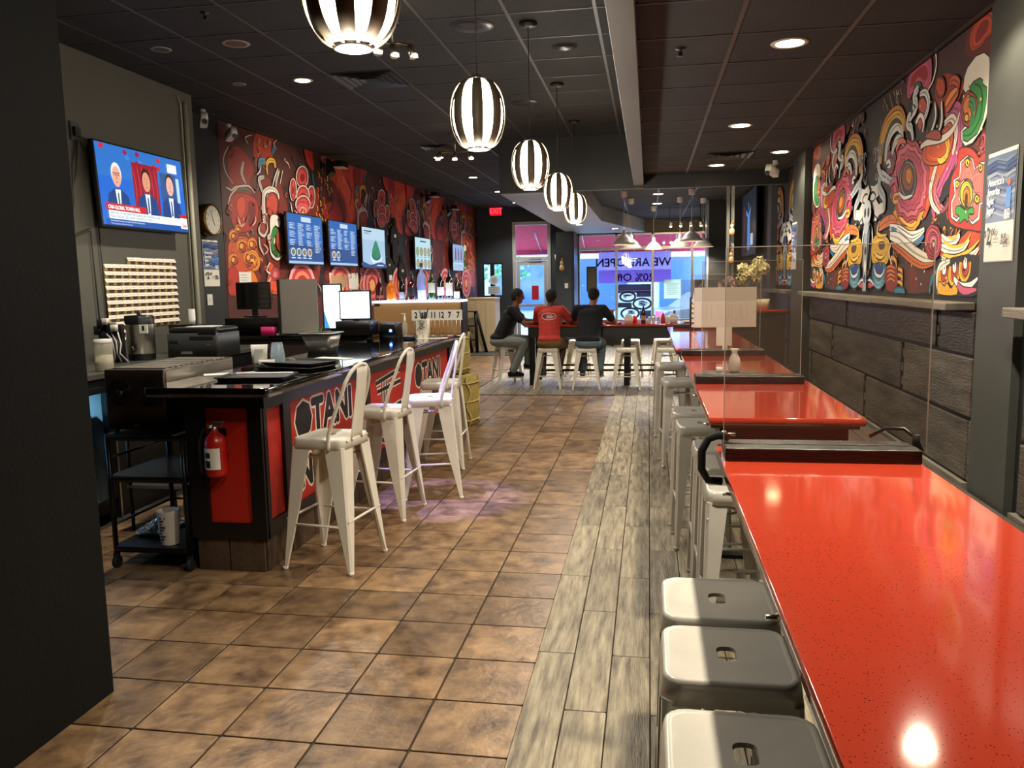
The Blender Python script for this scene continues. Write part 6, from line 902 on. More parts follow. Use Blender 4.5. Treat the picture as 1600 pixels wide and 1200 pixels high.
ps = thing('window_poster', 'small dark framed print in the leftmost window pane', 'poster', (-1.42, FY+.04, 0)); MB().box(-.13, .13, 0, .02, 1.35, 1.98).build('frame', BLACK, ps); MB().box(-.10, .10, -.004, .0, 1.38, 1.95).build('sheet', M('print_brown_grey', '5a5450', .6), ps)
ps = thing('window_poster', 'pale yellow paper notice in the third window pane', 'poster', (.60, FY+.04, 0)); c = Canvas((0, 0, 0), (1, 0, 0), (0, 0, 1), step=2e-4); c.rect(-.22, 1.15, .20, 1.62, 'c8d0b0')
for i in range(6): c.rect(-.16, 1.50-i*.05, .13-.05*(i % 2), 1.515-i*.05, 'a0aa90')
c.build('sheet', SHEET, ps)
ps = thing('window_poster', 'grey print with a slanted pattern in the rightmost window pane', 'poster', (1.24, FY+.04, 0)); c = Canvas((0, 0, 0), (1, 0, 0), (0, 0, 1), step=2e-4); c.rect(-.14, 1.25, .14, 1.60, '6a6488'); c.stroke([(-.12, 1.28), (0, 1.42), (.12, 1.57)], .06, 'a8b4d8', 2); c.build('sheet', PRINT, ps)
ns = thing('neon_sign', 'small glowing white squiggle sign hanging in the window', 'sign', (-.52, FY-.06, 2.12))
m = MB()
for i in range(5): m.tube([(-.14+i*.045, 0, .10-.02*i), (-.12+i*.045, 0, -.09), (-.10+i*.045, 0, .07-.02*i)], .007, n=6)
m.build('tubes', M('neon_white', 'ffffff', .5, emit='f4f6ff', estr=5.), ns); MB().tube([(-.1, 0, .1), (-.1, 0, .32)], .003, n=5).tube([(.05, 0, .05), (.05, 0, .32)], .003, n=5).build('wires', BLACK, ns)
MB().tube([(.07, 0, .03), (.24, 0, .03)], .005, n=6).tube([(.07, 0, -.02), (.20, 0, -.02)], .005, n=6).build('underline_tubes', M('neon_blue', 'ffffff', .5, emit='a8c4ff', estr=3.), ns)
st_ = thing('door_notice', 'small red notice stuck on the glass door', 'notice', (-2.86, FY-.004, 1.35)); MB().box(-.09, .09, -.003, 0, -.18, .18).build('sheet', M('notice_red', 'b8202c', .5), st_)
st_ = thing('window_notice', 'white sheet and round sticker on the small window by the host stand', 'notice', (-3.93, FY-.004, 1.55))
c = Canvas((0, 0, 0), (1, 0, 0), (0, 0, 1), step=4e-4); c.rect(-.16, -.22, .16, -.02, 'c8d4d8'); c.ell(.0, .14, .12, .12, 'd0dce0', 20); c.ell(0, .14, .07, .07, 'a8b8c0', 16); 
for i in range(4): c.rect(-.12, -.18+i*.04, .12-.03*(i % 2), -.165+i*.04, '90a0a8')
c.build('sheet', PRINT, st_)
# host stand, folded stool, door mat
hs = thing('host_cabinet', 'cream panelled cabinet against the dark wall left of the door', 'cabinet', (-3.86, 18.92, 0))
MB().box(-.36, .34, -.28, .30, 0, 1.24).build('body', CREAM, hs, bevel=.006)
for i in range(3): MB().box(-.35+i*.23, -.13+i*.23, -.295, -.28, .03, 1.22).build('panel', CREAM, hs, bevel=.003)
MB().box(-.37, .35, -.30, .31, 1.24, 1.28).build('top', CREAM, hs, bevel=.005)
mt = MB().box(-3.98, -2.55, 17.8, 20.4, .0, .012).build('door_mat', M('mat_grey_green', '3c4240', .95, noise=.2, nscale=60)); tag(mt, 'dark grey green mat on the floor inside the door', 'mat')
fs = thing('folded_stool', 'black folding step stool leaning against the cream cabinet', 'step stool', (-4.10, 18.42, 0), radians(12))
for x in (-.17, .17):
    MB().tube([(x, 0, .02), (x*.95, -.02, .55), (x*.85, -.02, .98)], .036, n=8).build('front_leg', SATB, fs); MB().tube([(x+.22, .10, .02), (x*.9+.12, .05, .5), (x*.85+.02, .0, .98)], .034, n=8).build('rear_leg', SATB, fs)
MB().rbox(0, 0, .96, .99, .36, .16, .03).build('top_step', SATB, fs)
for z in (.3, .62): MB().box(-.15, .15, -.05, .06, z, z+.03).build('step', SATB, fs)
ex = thing('exit_sign', 'red lit EXIT sign high on the far wall', 'exit sign', (-3.83, FY-.09, 3.43))
MB().box(-.16, .16, 0, .09, -.13, .13).build('housing', M('exit_housing', '3a0a0c', .4), ex)
c = Canvas((0, -.002, 0), (1, 0, 0), (0, 0, 1), step=3e-4); c.rect(-.15, -.12, .15, .12, 'a00c18'); c.text('EXIT', 0, -.065, .20, 'ff3040', 'c', .8, .006); c.build('face', print_mat('exit_face', .4, 1.0), ex)
for x, z, lab in ((-2.30, 2.23, 'white wall device right of the glass door'), (-4.42, 2.30, 'white sensor at the far end of the mural wall')):
    dvv = thing('wall_sensor', lab, 'sensor', (x, FY-.03, z)); MB().rbox(0, 0, -.07, .07, .09, .05, .01).build('body', PLASW, dvv)
sw2 = thing('light_switch', 'white switch plate on the pier by the window', 'switch', (-1.95, FY-1.112, 1.52)); MB().box(-.04, .04, -.008, 0, -.06, .06).build('plate', PLASW, sw2); MB().box(-.012, .012, -.014, -.008, -.02, .02).build('toggle', PLASW, sw2)
for i, (x, y, z, lab) in enumerate(((1.05, 10.86, 2.22, 'upper painted gourd ornament hanging on the partition post'), (1.045, 10.86, 1.86, 'lower painted gourd ornament hanging on the partition post'), (-2.05, FY-1.16, 1.95, 'pale figure ornament hanging on the dark pier near the window'))):
    k = 1. if i < 2 else 1.6; on = thing('hanging_ornament', lab, 'ornament', (x, y, z)); MB().ball((0, 0, 0), (.035*k, .03*k, .05*k)).ball((0, 0, .07*k), (.025*k, .022*k, .03*k)).build('body', M('ornament_cream', 'c8b08a', .5, noise=.3, nscale=20), on)
    MB().ball((.01, -.01, .115*k), (.014*k, .012*k, .025*k)).ball((0, -.02*k, -.03*k), (.03*k, .015*k, .02*k)).build('cap', M('ornament_orange', 'a8662c', .5), on); MB().tube([(0, 0, .12*k), (0, .02, .25*k)], .003, n=5).build('cord', BLACK, on)
# straw wrapped barrels
def barrel(label, loc, r, h):
    t = thing('straw_barrel', label, 'barrel', loc, 0, 'straw wrapped barrels at the end of the bar')
    MB().lathe([(0, 0), (r*.90, 0), (r*.97, .03), (r, h*.3), (r, h*.7), (r*.97, h-.03), (r*.88, h), (r*.8, h+.01), (0, h+.01)], 28).build('straw_wrap', STRAW, t)
    for a in range(6): 
        an = a*pi/3+.3; P = [(r*1.01*cos(an+.12*sin(k*1.2)), r*1.01*sin(an+.12*sin(k*1.2)), .01+h*k/10) for k in range(11)]; MB().tube(P, .013, n=6).build('rope', ROPE, t)
    for z in (.12, .5, .88): MB().tube([(r*1.012*cos(i*pi/12), r*1.012*sin(i*pi/12), z*h+.006*sin(i*2.)) for i in range(24)], .011, n=6, closed=True).build('hoop_rope', ROPE, t)
    MB().tube([(r*.8*cos(i*.9), r*.8*sin(i*.9), h+.012+.004*(i % 2)) for i in range(8)], .014, n=6).build('top_rope', ROPE, t)
    f = MB()
    for i in range(24): an = i*2.4; f.tube([(r*1.0*cos(an), r*1.0*sin(an), .01), (r*1.09*cos(an+.05), r*1.09*sin(an+.05), -.0+.004)], .003, n=4)
    f.build('straw_fringe', ROPE, t, kind='stuff')
barrel('lower straw wrapped barrel standing on the floor at the far end of the bar', (-2.22, 9.12, 0), .27, .565); barrel('upper straw wrapped barrel stacked on the floor standing one', (-2.27, 9.12, .60), .22, .46)

# ================================================================== BEHIND THE BAR
BZ = 1.06
bc = thing('back_counter', 'dark back counter along the grey wall carrying the urn and the printer', 'counter', (-4.06, 6.2, 0))
MB().box(-.355, .34, -3.3, 1.35, BZ-.04, BZ).build('countertop', M('grey_laminate', '4c4a44', .3, noise=.1), bc, bevel=.004)
MB().box(-.35, .29, -1.03, 1.30, 0, BZ-.04).build('body', BLACK, bc); MB().box(-.35, .29, -3.25, -2.95, 0, BZ-.04).build('end_support', BLACK, bc)
MB().box(-.35, .31, -1.05, -1.032, 0, BZ-.04).build('side_panel', CHROME, bc)
fg = thing('glass_door_fridge', 'blue lit glass door fridge under the back counter by the entry wall', 'fridge', (-4.04, 4.28, 0))
MB().box(-.32, .27, -.84, .86, .06, .12).box(-.32, .27, -.84, .86, .96, 1.01).box(-.32, -.28, -.84, .86, .12, .96).box(-.28, .27, -.84, -.80, .12, .96).box(-.28, .27, .82, .86, .12, .96).build('cabinet', SATB, fg)
MB().box(-.28, -.27, -.80, .82, .12, .96).build('inner_back', PLASW, fg); MB().box(-.27, .25, .80, .818, .12, .955).build('inner_side', PLASW, fg); MB().box(-.27, .25, -.80, .80, .115, .125).build('inner_floor', PLASW, fg)
for y in (-.8, -.24, .30): MB().box(-.27, .20, y+.02, y+.50, .50, .51).box(-.27, .20, y+.02, y+.50, .74, .75).build('shelf', CHROME, fg)
for y0_, y1_ in ((-.80, .01), (.01, .82)):
    f = MB()
    for a in ((y0_, y0_+.04, .12, .96), (y1_-.04, y1_, .12, .96), (y0_, y1_, .12, .16), (y0_, y1_, .92, .96)): f.box(.27, .31, *a)
    dd = f.build('door', SATB, fg); MB().box(.28, .285, y0_+.04, y1_-.04, .16, .92).build('pane', WINGL, dd); MB().box(.31, .33, y0_+.05, y0_+.07, .4, .75).build('door_handle', CHROME, dd)
MB().box(-.1, .0, -.75, .78, .945, .955).build('light_strip', M('fridge_light', 'ffffff', .5, emit='8fd4ff', estr=11.), fg)
k_ = 0
for y in (-.7, -.5, -.3, -.1, .12, .3, .5, .7):
    for z in (.12, .51): MB().rbox(.02, y, z, z+.17, .12, .10, .02).build('drink_pack', M('pack_blue' if k_ % 2 else 'pack_white', '3a7ab0' if k_ % 2 else 'c0d8e0', .4), fg); k_ += 1
ur = thing('coffee_urn', 'tall stainless coffee urn with a black lid on the back counter', 'urn', (-4.07, 6.0, BZ))
MB().lathe([(0, 0), (.10, 0), (.10, .05), (.108, .055), (.108, .30)], 32).build('tank', CHROME, ur); MB().lathe([(.110, .29), (.112, .345), (.10, .36), (.02, .365), (.02, .385), (0, .385)], 32).box(-.06, .06, -.112, -.10, .30, .36).build('lid', PLASB, ur)
MB().lathe([(.102, 0), (.105, .05)], 32).build('base_ring', PLASB, ur); MB().cyl((.02, -.10, .09), (.02, -.15, .09), .012, n=10).cyl((.02, -.145, .06), (.02, -.145, .12), .010, n=8).build('spigot', PLASB, ur)
MB().box(.055, .125, -.097, -.085, .22, .29).build('label', PAPER, ur); MB().box(.08, .10, -.099, -.097, .24, .28).build('label_mark', BLACK, ur)
pr = thing('printer', 'dark grey office printer on the back counter right of the urn', 'printer', (-3.72, 6.35, BZ))
MB().rbox(0, 0, 0, .20, .46, .38, .02, lip=.006).build('body', PLASG, pr); MB().rbox(0, .01, .20, .245, .45, .34, .02, lip=.01).build('lid', PLASB, pr); MB().box(-.02, .19, -.193, -.185, .145, .175).build('paper_slot', BLACK, pr)
MB().box(-.20, -.13, -.195, -.188, .12, .14).build('tray_grip', BLACK, pr); MB().box(.06, .22, -.20, -.14, .20, .225).build('control_panel', PLASB, pr); MB().box(-.10, -.0, -.195, -.19, .03, .05).box(.13, .16, -.195, -.19, .105, .11).build('badge', CHROME, pr); MB().box(-.12, .12, -.08, .10, .245, .25).build('paper_stack', PAPER, pr)
cs = MB()
for i in range(7): cs.lathe([(.020, i*.014), (.030, i*.014+.05), (.028, i*.014+.052)], 16)
cs.lathe([(0, 0), (.02, 0)], 16); o = cs.build('paper_cup_stack', PAPER, loc=(-3.98, 6.62, 1.312)); tag(o, 'stack of upturned white paper cups behind the printer', 'cups')
o = MB().box(-.16, .12, -.08, .10, 0, .25).build('cup_shelf', SATB, loc=(-4.04, 6.68, BZ)); tag(o, 'small black riser box behind the printer', 'box')
wb = thing('white_canister', 'tall ribbed white canister beside the entry wall', 'canister', (-3.82, 4.85, BZ)); MB().rbox(0, 0, 0, .32, .13, .15, .02).build('body', PLASW, wb)
rb = MB()
for i in range(14): rb.box(.066, .071, -.07, -.05, .04+i*.018, .05+i*.018)
rb.build('ribs', PLASW, wb)
jr = thing('jar', 'clear lidded jar half full of cream powder by the white canister', 'jar', (-3.80, 5.16, BZ)); MB().lathe([(0, 0), (.06, 0), (.062, .01), (.062, .18), (.055, .20)], 24).build('glass', M('jar_glass2', 'c8c4b0', .1, alpha=.5), jr); MB().lathe([(0, .004), (.057, .004), (.057, .11), (0, .12)], 24).build('powder', CARD, jr); MB().lathe([(.058, .20), (.06, .225), (0, .228)], 24).build('lid', PLASW, jr)
for i, (x, y, a) in enumerate(((-3.80, 4.62, .3), (-3.78, 4.70, 1.2))):
    o = MB().ball((0, 0, 0), (.035, .028, .027), 14, 10).ball((.036, 0, 0), (.008, .007, .007), 8, 6).build('lemon', M('lemon_yellow', 'd8c840', .5, bump=.2, bscale=90), loc=(x, y, BZ+.027), rot=(0, 0, a)); tag(o, 'yellow lemon on the back counter nearer the camera' if i == 0 else 'yellow lemon on the back counter beside the canister', 'lemon')
ad = thing('adapter_pile', 'tangle of black power adapters and pale cables left of the urn', 'adapters', (-4.2, 5.75, BZ))
for i, (x, z) in enumerate(((-.06, .22), (.0, .17), (-.03, .27), (.05, .24))): MB().rbox(x, 0, z, z+.07, .06, .05, .008).build('adapter', PLASB, ad)
for i, (x, z) in enumerate(((.09, .25), (.02, .30))): MB().rbox(x, -.02, z, z+.05, .045, .04, .006).build('plug', PLASW, ad)
for i in range(6): MB().tube([(-.05+i*.03, 0, .25), (.06+i*.02, -.05, .20-.01*i), (.10+.01*i, -.06, .08), (.04+.03*i, -.02, .008)], .006, n=6).build('cable', PLASW if i % 2 else PLASB, ad)
MB().box(-.08, .12, .02, .06, 0, .30).build('power_strip', PLASB, ad)
# transverse service counter
sc_ = thing('service_counter', 'dark counter across the back of the bar carrying monitors and register', 'counter', (-3.56, 8.1, 0))
MB().box(-.82, .82, -.45, .55, 1.10, 1.14).build('countertop', GLOSSB, sc_, bevel=.004); MB().box(-.80, .80, -.38, .5, 0, 1.10).build('body', M('brown_cabinet', '3c2e24', .5), sc_); MB().box(-.80, .80, -.44, -.38, .80, .84).build('under_shelf', SATB, sc_)
SZ = 1.14
def monitor(label, x, y, z, w, h, on=None, stand=.08, rz=0., tilt=0, group=None):
    t = thing('monitor', label, 'monitor', (x, y, z), rz, group); b = MB().rbox(0, 0, 0, .022, w, h, .008, lip=.003); 
    o = b.build('housing', PLASB, t, loc=(0, 0, stand+h/2), rot=(pi/2+tilt, 0, 0))
    if on:
        c = Canvas((0, -.026, stand+h/2), (1, 0, 0), (0, 0, 1), step=3e-4); on(c, w-.03, h-.03); c.build('screen', print_mat('bright_screen', .3, 1.1), t)
    else: MB().box(-w/2+.012, w/2-.012, -.0245, -.0225, stand+.016, stand+h-.012).build('screen', M('dead_screen', '050505', .12), t)
    MB().box(-.03, .03, -.005, .015, .0, stand+.05).rbox(0, .01, 0, .012, w*.55, .14, .02).build('stand', PLASB, t); return t
monitor('switched off black monitor standing on a black box below the white note', -4.06, 7.95, 1.32, .38, .28)
o = MB().rbox(-.0, 0, 0, .175, .66, .36, .01, lip=.003).build('cash_box', SATB, loc=(-3.98, 7.95, SZ)); tag(o, 'wide black box under the switched off monitor', 'box')
def pos(c, w, h):
    c.rect(-w/2, -h/2, w/2, h/2, 'eef6ff'); c.rect(-w/2, h/2-.02, w/2, h/2, 'c8dcec')
    for i in range(5):
        for j in range(4): c.rect(w*.08+i*.020, -h*.3+j*.035, w*.08+i*.020+.014, -h*.3+j*.035+.022, 'c4d4e4')
t = monitor('bright white register screen with a blue rim at the far end of the bar', -2.86, 7.70, SZ, .33, .29, pos, stand=.15)
MB().rbox(0, .02, 0, .14, .36, .26, .01, lip=.003).build('register_base', PLASB, t)
def tall(c, w, h): c.rect(-w/2, -h/2, w/2, h/2, 'd8f2ff'); c.poly([(-w/2, h/2), (-w/2, -h*.1), (-w*.2, -h/2), (-w/2, -h/2)], '2c6ea0')
monitor('tall glowing blue white screen beside the register, turned towards the bar', -3.14, 7.80, SZ, .20, .46, tall, stand=.05, rz=.2)
px = thing('plexi_board', 'grey translucent plastic board standing on the service counter', 'board', (-3.45, 7.68, SZ)); MB().box(-.20, .20, -.004, .004, .02, .56).build('panel', M('plexi_grey', '8a847c', .3), px); MB().box(-.21, -.19, -.03, .03, 0, .56).box(-.18, .18, -.03, .03, 0, .02).build('foot', BLACK, px)
o = MB().rbox(0, 0, 0, .085, .16, .10, .03).build('pouch', M('magenta_pouch', 'b81c60', .6), loc=(-3.80, 7.72, SZ)); tag(o, 'magenta pouch on the service counter', 'pouch')
eg = thing('egg_tray', 'pale grey green pulp tray beside the magenta pouch', 'tray', (-3.63, 7.71, SZ)); m = MB().rbox(0, 0, 0, .02, .14, .10, .01)
for i in range(3): m.lathe([(.02, .02), (.014, .055), (0, .06)], 10, (-.045+i*.045, 0, 0))
m.build('pulp', M('pulp_grey', '8a9080', .8), eg)
o = MB().lathe([(0, 0), (.05, 0), (.075, .012), (.07, .012), (0, .004)], 20).build('plate', PAPER, loc=(-3.30, 7.72, SZ)); o.location.y = 7.60; tag(o, 'small white plate below the grey plastic board', 'plate')
# things on the bar top
RZ = 1.10
rp = thing('receipt_printer', 'black receipt printer with a glowing blue button on the bar', 'printer', (-2.58, 7.92, RZ)); MB().rbox(0, 0, 0, .15, .19, .20, .015, lip=.01).build('body', PLASB, rp); MB().box(-.07, .07, -.104, -.098, .11, .13).build('paper_slot', BLACK, rp)
MB().lathe([(0, 0), (.014, 0), (.014, .004), (0, .005)], 12).build('button_light', M('blue_led', '2040ff', .5, emit='3a6cff', estr=8.), rp, loc=(.03, -.101, .07), rot=(pi/2, 0, 0))
pb = thing('pump_bottle', 'clear soap pump bottle in front of the tan board', 'bottle', (-2.50, 8.15, RZ)); MB().lathe([(0, 0), (.028, 0), (.03, .01), (.03, .12), (.012, .15)], 16).build('body', M('clear_plastic', 'c8c0b0', .1, alpha=.45), pb); MB().lathe([(.012, .15), (.012, .19), (.006, .19), (.006, .22), (0, .22)], 12).box(-.035, .01, -.006, .006, .22, .232).build('pump', PLASW, pb)
wbx = thing('utensil_box', 'white printed box with red dots holding pens and utensils on the bar', 'box', (-2.185, 7.72, RZ)); MB().rbox(0, 0, 0, .19, .115, .10, .006).build('box', CARD, wbx)
c = Canvas((-.057, -.051, 0), (1, 0, 0), (0, 0, 1), step=1.5e-4); c.rect(0, 0, .114, .19, 'd8d0c0')
for i in range(11): c.stroke([(random.uniform(.02, .09), random.uniform(.09, .18)), (random.uniform(.02, .1), random.uniform(.09, .18)), (random.uniform(.02, .1), random.uniform(.08, .17))], .005, '4a4038')
for i in range(7): c.ell(random.uniform(.015, .07), random.uniform(.01, .09), .006, .006, 'a8281c', 8)
c.build('print', PRINT, wbx)
for i, (dx, h_) in enumerate(((-.03, .27), (-.01, .25), (.02, .26), (.06, .30), (.035, .24))): MB().cyl((dx*.3, 0, .15), (dx, .0, h_), .006, n=6).build('utensil', PLASB, wbx)
nh = thing('number_holders', 'row of wire stands holding white number cards on the bar', 'number stands', (-2.10, 8.02, RZ))
for i, n_ in enumerate(('2', '10', '11', '12', '7', '7')):
    x = -.24+i*.088; MB().tube([(x-.02, 0, .004), (x-.02, 0, .17)], .003, n=5).tube([(x+.02, 0, .004), (x+.02, 0, .17)], .003, n=5).tube([(x+.03*cos(a), .03*sin(a), .004) for a in [k*pi/5 for k in range(10)]], .003, n=5, closed=True).build('wire_stand', CHROME, nh)
    c = Canvas((x, -.006, .16), (1, 0, 0), (0, 0, 1), step=3e-4); c.rect(-.044, -.0, .044, .105, 'e0dcd2'); c.text(n_, 0, .025, .085, '141414', 'c', .75, .0025); c.build('number_card', PRINT, nh); 
o = MB().rbox(0, 0, 0, .035, .12, .10, .008).build('card_reader', PLASB, loc=(-2.29, 7.62, RZ)); tag(o, 'small black card reader in front of the utensil box', 'card reader')
st = thing('steel_pan', 'grey steam pan planter with a green sprig on the bar top', 'pan', (-2.56, 6.10, RZ)); MB().rbox(0, 0, 0, .155, .25, .24, .03, w2=.19, d2=.18).build('pan', M('pan_grey', '8a8880', .3, metal=.6), st); MB().rbox(0, 0, .155, .162, .29, .27, .03).build('rim', M('pan_grey', '8a8880'), st); MB().rbox(0, 0, .162, .163, .22, .20, .03).build('contents', M('soil', '3a3024'), st)
lf = MB()
for i in range(9): a = i*.9; lf.add([(.02*cos(a), .02*sin(a), .163), (.04*cos(a+.3), .04*sin(a+.3), .185), (.05*cos(a), .05*sin(a), .20), (.03*cos(a-.3), .03*sin(a-.3), .19)], [(0, 1, 2, 3)])
lf.build('sprig', M('sprig_green', '3a7a34', .6), st, kind='stuff')
cu = thing('cup_stack', 'stack of clear ribbed plastic cups upside down on the bar', 'cups', (-2.46, 5.10, RZ))
PC = M('clear_cup_plastic', 'b8ccd8', .08, alpha=.38)
for i in range(6): MB().lathe([(.050, .0+i*.014), (.049, .006+i*.014), (.036, .085+i*.014), (.034, .088+i*.014), (.0, .088+i*.014)], 20).build('cup', PC, cu)
nd = thing('napkin_dispenser', 'white plastic napkin holder left of the clear cups', 'napkin holder', (-2.55, 5.02, RZ), .3); MB().rbox(0, 0, 0, .15, .11, .03, .012, w2=.09).build('body', PLASW, nd); MB().rbox(.05, -.03, 0, .05, .10, .06, .01).build('holder', PLASW, nd); MB().box(-.03, .03, -.018, -.014, .03, .12).build('sheet', PAPER, nd)
def tray(label, loc, rz, w, d, h=.018):
    t = thing('serving_tray', label, 'tray', loc, rz, 'black trays on the bar'); MB().rbox(0, 0, 0, .006, w*.9, d*.9, .03).build('floor', PLASB, t)
    V = rr_loop(w*.9, d*.9, .03, .004)+rr_loop(w*.97, d*.96, .035, h)+rr_loop(w, d, .04, h+.002)+rr_loop(w, d, .04, h-.003); k = 20
    MB().add(V, [(a*k+i, a*k+(i+1) % k, (a+1)*k+(i+1) % k, (a+1)*k+i) for a in range(3) for i in range(k)], True).build('rim', PLASB, t); return t
tray('black serving tray nearest the camera on the near end of the bar', (-2.27, 4.42, RZ), .12, .42, .30)
tray('larger black serving tray lying across the bar beside the clear cups', (-2.27, 4.98, RZ), -.25, .46, .34); tray('black serving tray on top of the larger one', (-2.28, 5.05, RZ+.021), -.32, .44, .32)
for i, (loc, rz, lab) in enumerate((((-2.27, 5.62, RZ), -.35, 'thin folded white menu lying on the bar before the register reflection'), ((-2.55, 4.62, RZ), .5, 'white paper strip on the bar by the metal box'), ((-2.08, 7.66, RZ), .1, 'long white card lying by the number stands'))):
    o = MB().box(-.15, .15, -.05, .05, 0, .004).build('menu_sheet', PAPER, loc=loc, rot=(0, 0, rz)); tag(o, lab, 'menu')
# bottle display
bd_ = thing('bottle_shelf', 'tan backed shelf with a glowing white top at the far end of the bar', 'shelf', (-2.44, 8.57, RZ))
MB().box(-.50, .47, -.11, .11, 0, .335).build('tan_front', TAN, bd_, bevel=.002); MB().box(.47, .49, -.12, .12, 0, .34).build('end_cap', BLACK, bd_); MB().box(-.51, .49, -.12, .12, .335, .352).build('glow_top', M('led_top', 'e0e8ff', .4, emit='c4d4ff', estr=5.), bd_); MB().box(-.49, -.43, -.113, -.11, .30, .325).build('badge', BLACK, bd_)
def bottle(label, x, h, r, glass, neckr=.3, cap='141414', lab_c='d8d4cc', liquid=None, shape=0, lz=(.25, .55)):
    t = thing('liquor_bottle', label, 'bottle', (x, 8.55, RZ+.352), 0, 'bottles on the glowing shelf'); 
    if shape == 0: pr_ = [(0, 0), (r*.9, 0), (r, .008), (r, h*.62), (r*.8, h*.70), (r*.34, h*.78), (r*.32, h*.97)]
    elif shape == 1: pr_ = [(0, 0), (r*.95, 0), (r, .01), (r, h*.52), (r*.85, h*.60), (r*.30, h*.70), (r*.28, h*.90)]
    else: pr_ = [(0, 0), (r*.95, 0), (r*.9, .01), (r, h*.45), (r*.6, h*.58), (r*.26, h*.68), (r*.24, h*.88)]
    MB().lathe(pr_, 20).build('glass', glass, t); MB().lathe([(pr_[-1][0]*1.15, pr_[-1][1]-.03), (pr_[-1][0]*1.15, h), (0, h)], 12).build('stopper', M('cap_'+cap, cap, .4), t)
    if lab_c: MB().lathe([(r*1.012, h*lz[0]), (r*1.012, h*lz[1])], 20, smooth=True).build('label', M('label_'+lab_c, lab_c, .6), t)
    return t
AMB = M('amber_spirit', 'a04410', .06, coat=.5, alpha=.9); DRED = M('dark_red_spirit', '3a0c08', .08, coat=.5); VOD = M('frosted_blue_glass', 'a8b8f4', .25, trans=.4); GRN = M('green_wine_glass', '1c3a10', .08, coat=.5); BRN = M('dark_wine_glass', '0e0a0c', .08, coat=.5); CLR = M('clear_liquor_glass', 'b89890', .06, alpha=.5)
bottle('squat red brown liquor bottle with a red cap, leftmost on the glowing shelf', -2.90, .31, .045, DRED, cap='a01820', lab_c='6a3020', shape=2, lz=(.1, .2)); bottle('round amber whisky bottle second from the left on the glowing shelf', -2.765, .28, .052, M('amber_bright', 'e07820', .08, coat=.5, trans=.35), cap='c8bcb0', lab_c=None, shape=1)
bottle('thin dark bottle half hidden between the whisky and the square bottle', -2.645, .27, .030, BRN, lab_c='8a8a90', lz=(.1, .35)); bottle('broad dark spirit bottle with a black label', -2.53, .32, .052, DRED, cap='1c1818', lab_c='141014', shape=1, lz=(.15, .45))
bottle('tall frosted blue white vodka bottle glowing on the shelf', -2.42, .40, .046, VOD, cap='1a3040', lab_c='c8d4ff', shape=0, lz=(.1, .28)); bottle('green wine bottle with a pale label', -2.31, .32, .038, GRN, lab_c='c0c4b0', lz=(.25, .58)); bottle('dark wine bottle with a white label right of the green one', -2.21, .32, .038, BRN, cap='5a1418', lab_c='d8d4d8', lz=(.16, .44))
bottle('dark wine bottle with a tall white label', -2.115, .33, .038, BRN, lab_c='e0dcd8', lz=(.14, .56)); bottle('brown bottle with a low white label near the end of the shelf', -2.03, .28, .034, M('brown_glass', '2a140a'), cap='a08050', lab_c='dcd8d0', lz=(.08, .32)); bottle('slim dark bottle, last on the right of the glowing shelf', -1.985, .25, .018, BRN, cap='8a1c14', lab_c=None)
# cart with the box oven
ca = thing('utility_cart', 'black three shelf utility cart at the near end of the bar', 'cart', (-2.86, 4.47, 0))
for i, z in enumerate((.10, .52, .765)): MB().rbox(0, 0, z, z+.035, .50, .62, .02, lip=.004).build('shelf', SATB, ca)
for sx in (-1, 1):
    for sy in (-1, 1):
        MB().tube([(sx*.235, sy*.295, .09), (sx*.235, sy*.295, .80)], .015, n=8).build('post', SATB, ca); MB().cyl((sx*.235-.012, sy*.295, .035), (sx*.235+.012, sy*.295, .035), .035, n=14).box(sx*.235-.016, sx*.235+.016, sy*.295-.01, sy*.295+.01, .035, .09).build('caster', RUBBER, ca)
for z in (.26, .66): MB().tube([(-.235, -.295, z), (-.235, .295, z)], .008, n=6).tube([(-.235, .295, z), (.235, .295, z)], .008, n=6).build('rail', SATB, ca)
bx = thing('countertop_oven', 'dark metal oven box with two round fan grilles on top of the cart', 'oven', (-2.93, 4.62, .80))
MB().rbox(0, 0, .02, .37, .38, .80, .012, lip=.004).build('casing', M('dark_bronze_steel', '33261c', .35, metal=.5), bx)
MB().box(.188, .194, -.38, .38, .20, .36).build('side_panel', CHROME, bx); 
for i in range(12): MB().box(-.17, .17, -.34+i*.058, -.31+i*.058, .37, .376).build('vent_slat', CHROME, bx)
for x in (-.095, .085):
    g = MB(); 
    for r in (.02, .04, .06, .075): g.tube([(x+r*cos(a), -.403, .235+r*sin(a)) for a in [k*pi/9 for k in range(18)]], .003, n=5, closed=True)
    g.build('fan_grille', SATB, bx)
    MB().lathe([(0, 0), (.022, 0), (.022, .01), (0, .012)], 12).build('fan_hub', PLASB, bx, loc=(x, -.401, .235), rot=(pi/2, 0, 0))
for sx in (-.16, .16): MB().cyl((sx, -.36, 0), (sx, -.36, .02), .015, n=8).cyl((sx, .36, 0), (sx, .36, .02), .015, n=8).build('foot', RUBBER, bx)
MB().box(-.02, .02, -.405, -.400, .04, .055).build('badge', M('brass', 'b89040', .3, metal=1), bx)
fo = thing('foil_tray', 'crumpled foil covered tray on the bottom shelf of the cart', 'foil tray', (-2.99, 4.50, .135))
m = MB(); n = 14; V = [(-.10+.20*i/n+random.uniform(-.004, .004), -.17+.34*j/n, .03+.05*sin(pi*i/n)*sin(pi*j/n)+random.uniform(-.012, .014)) for j in range(n+1) for i in range(n+1)]
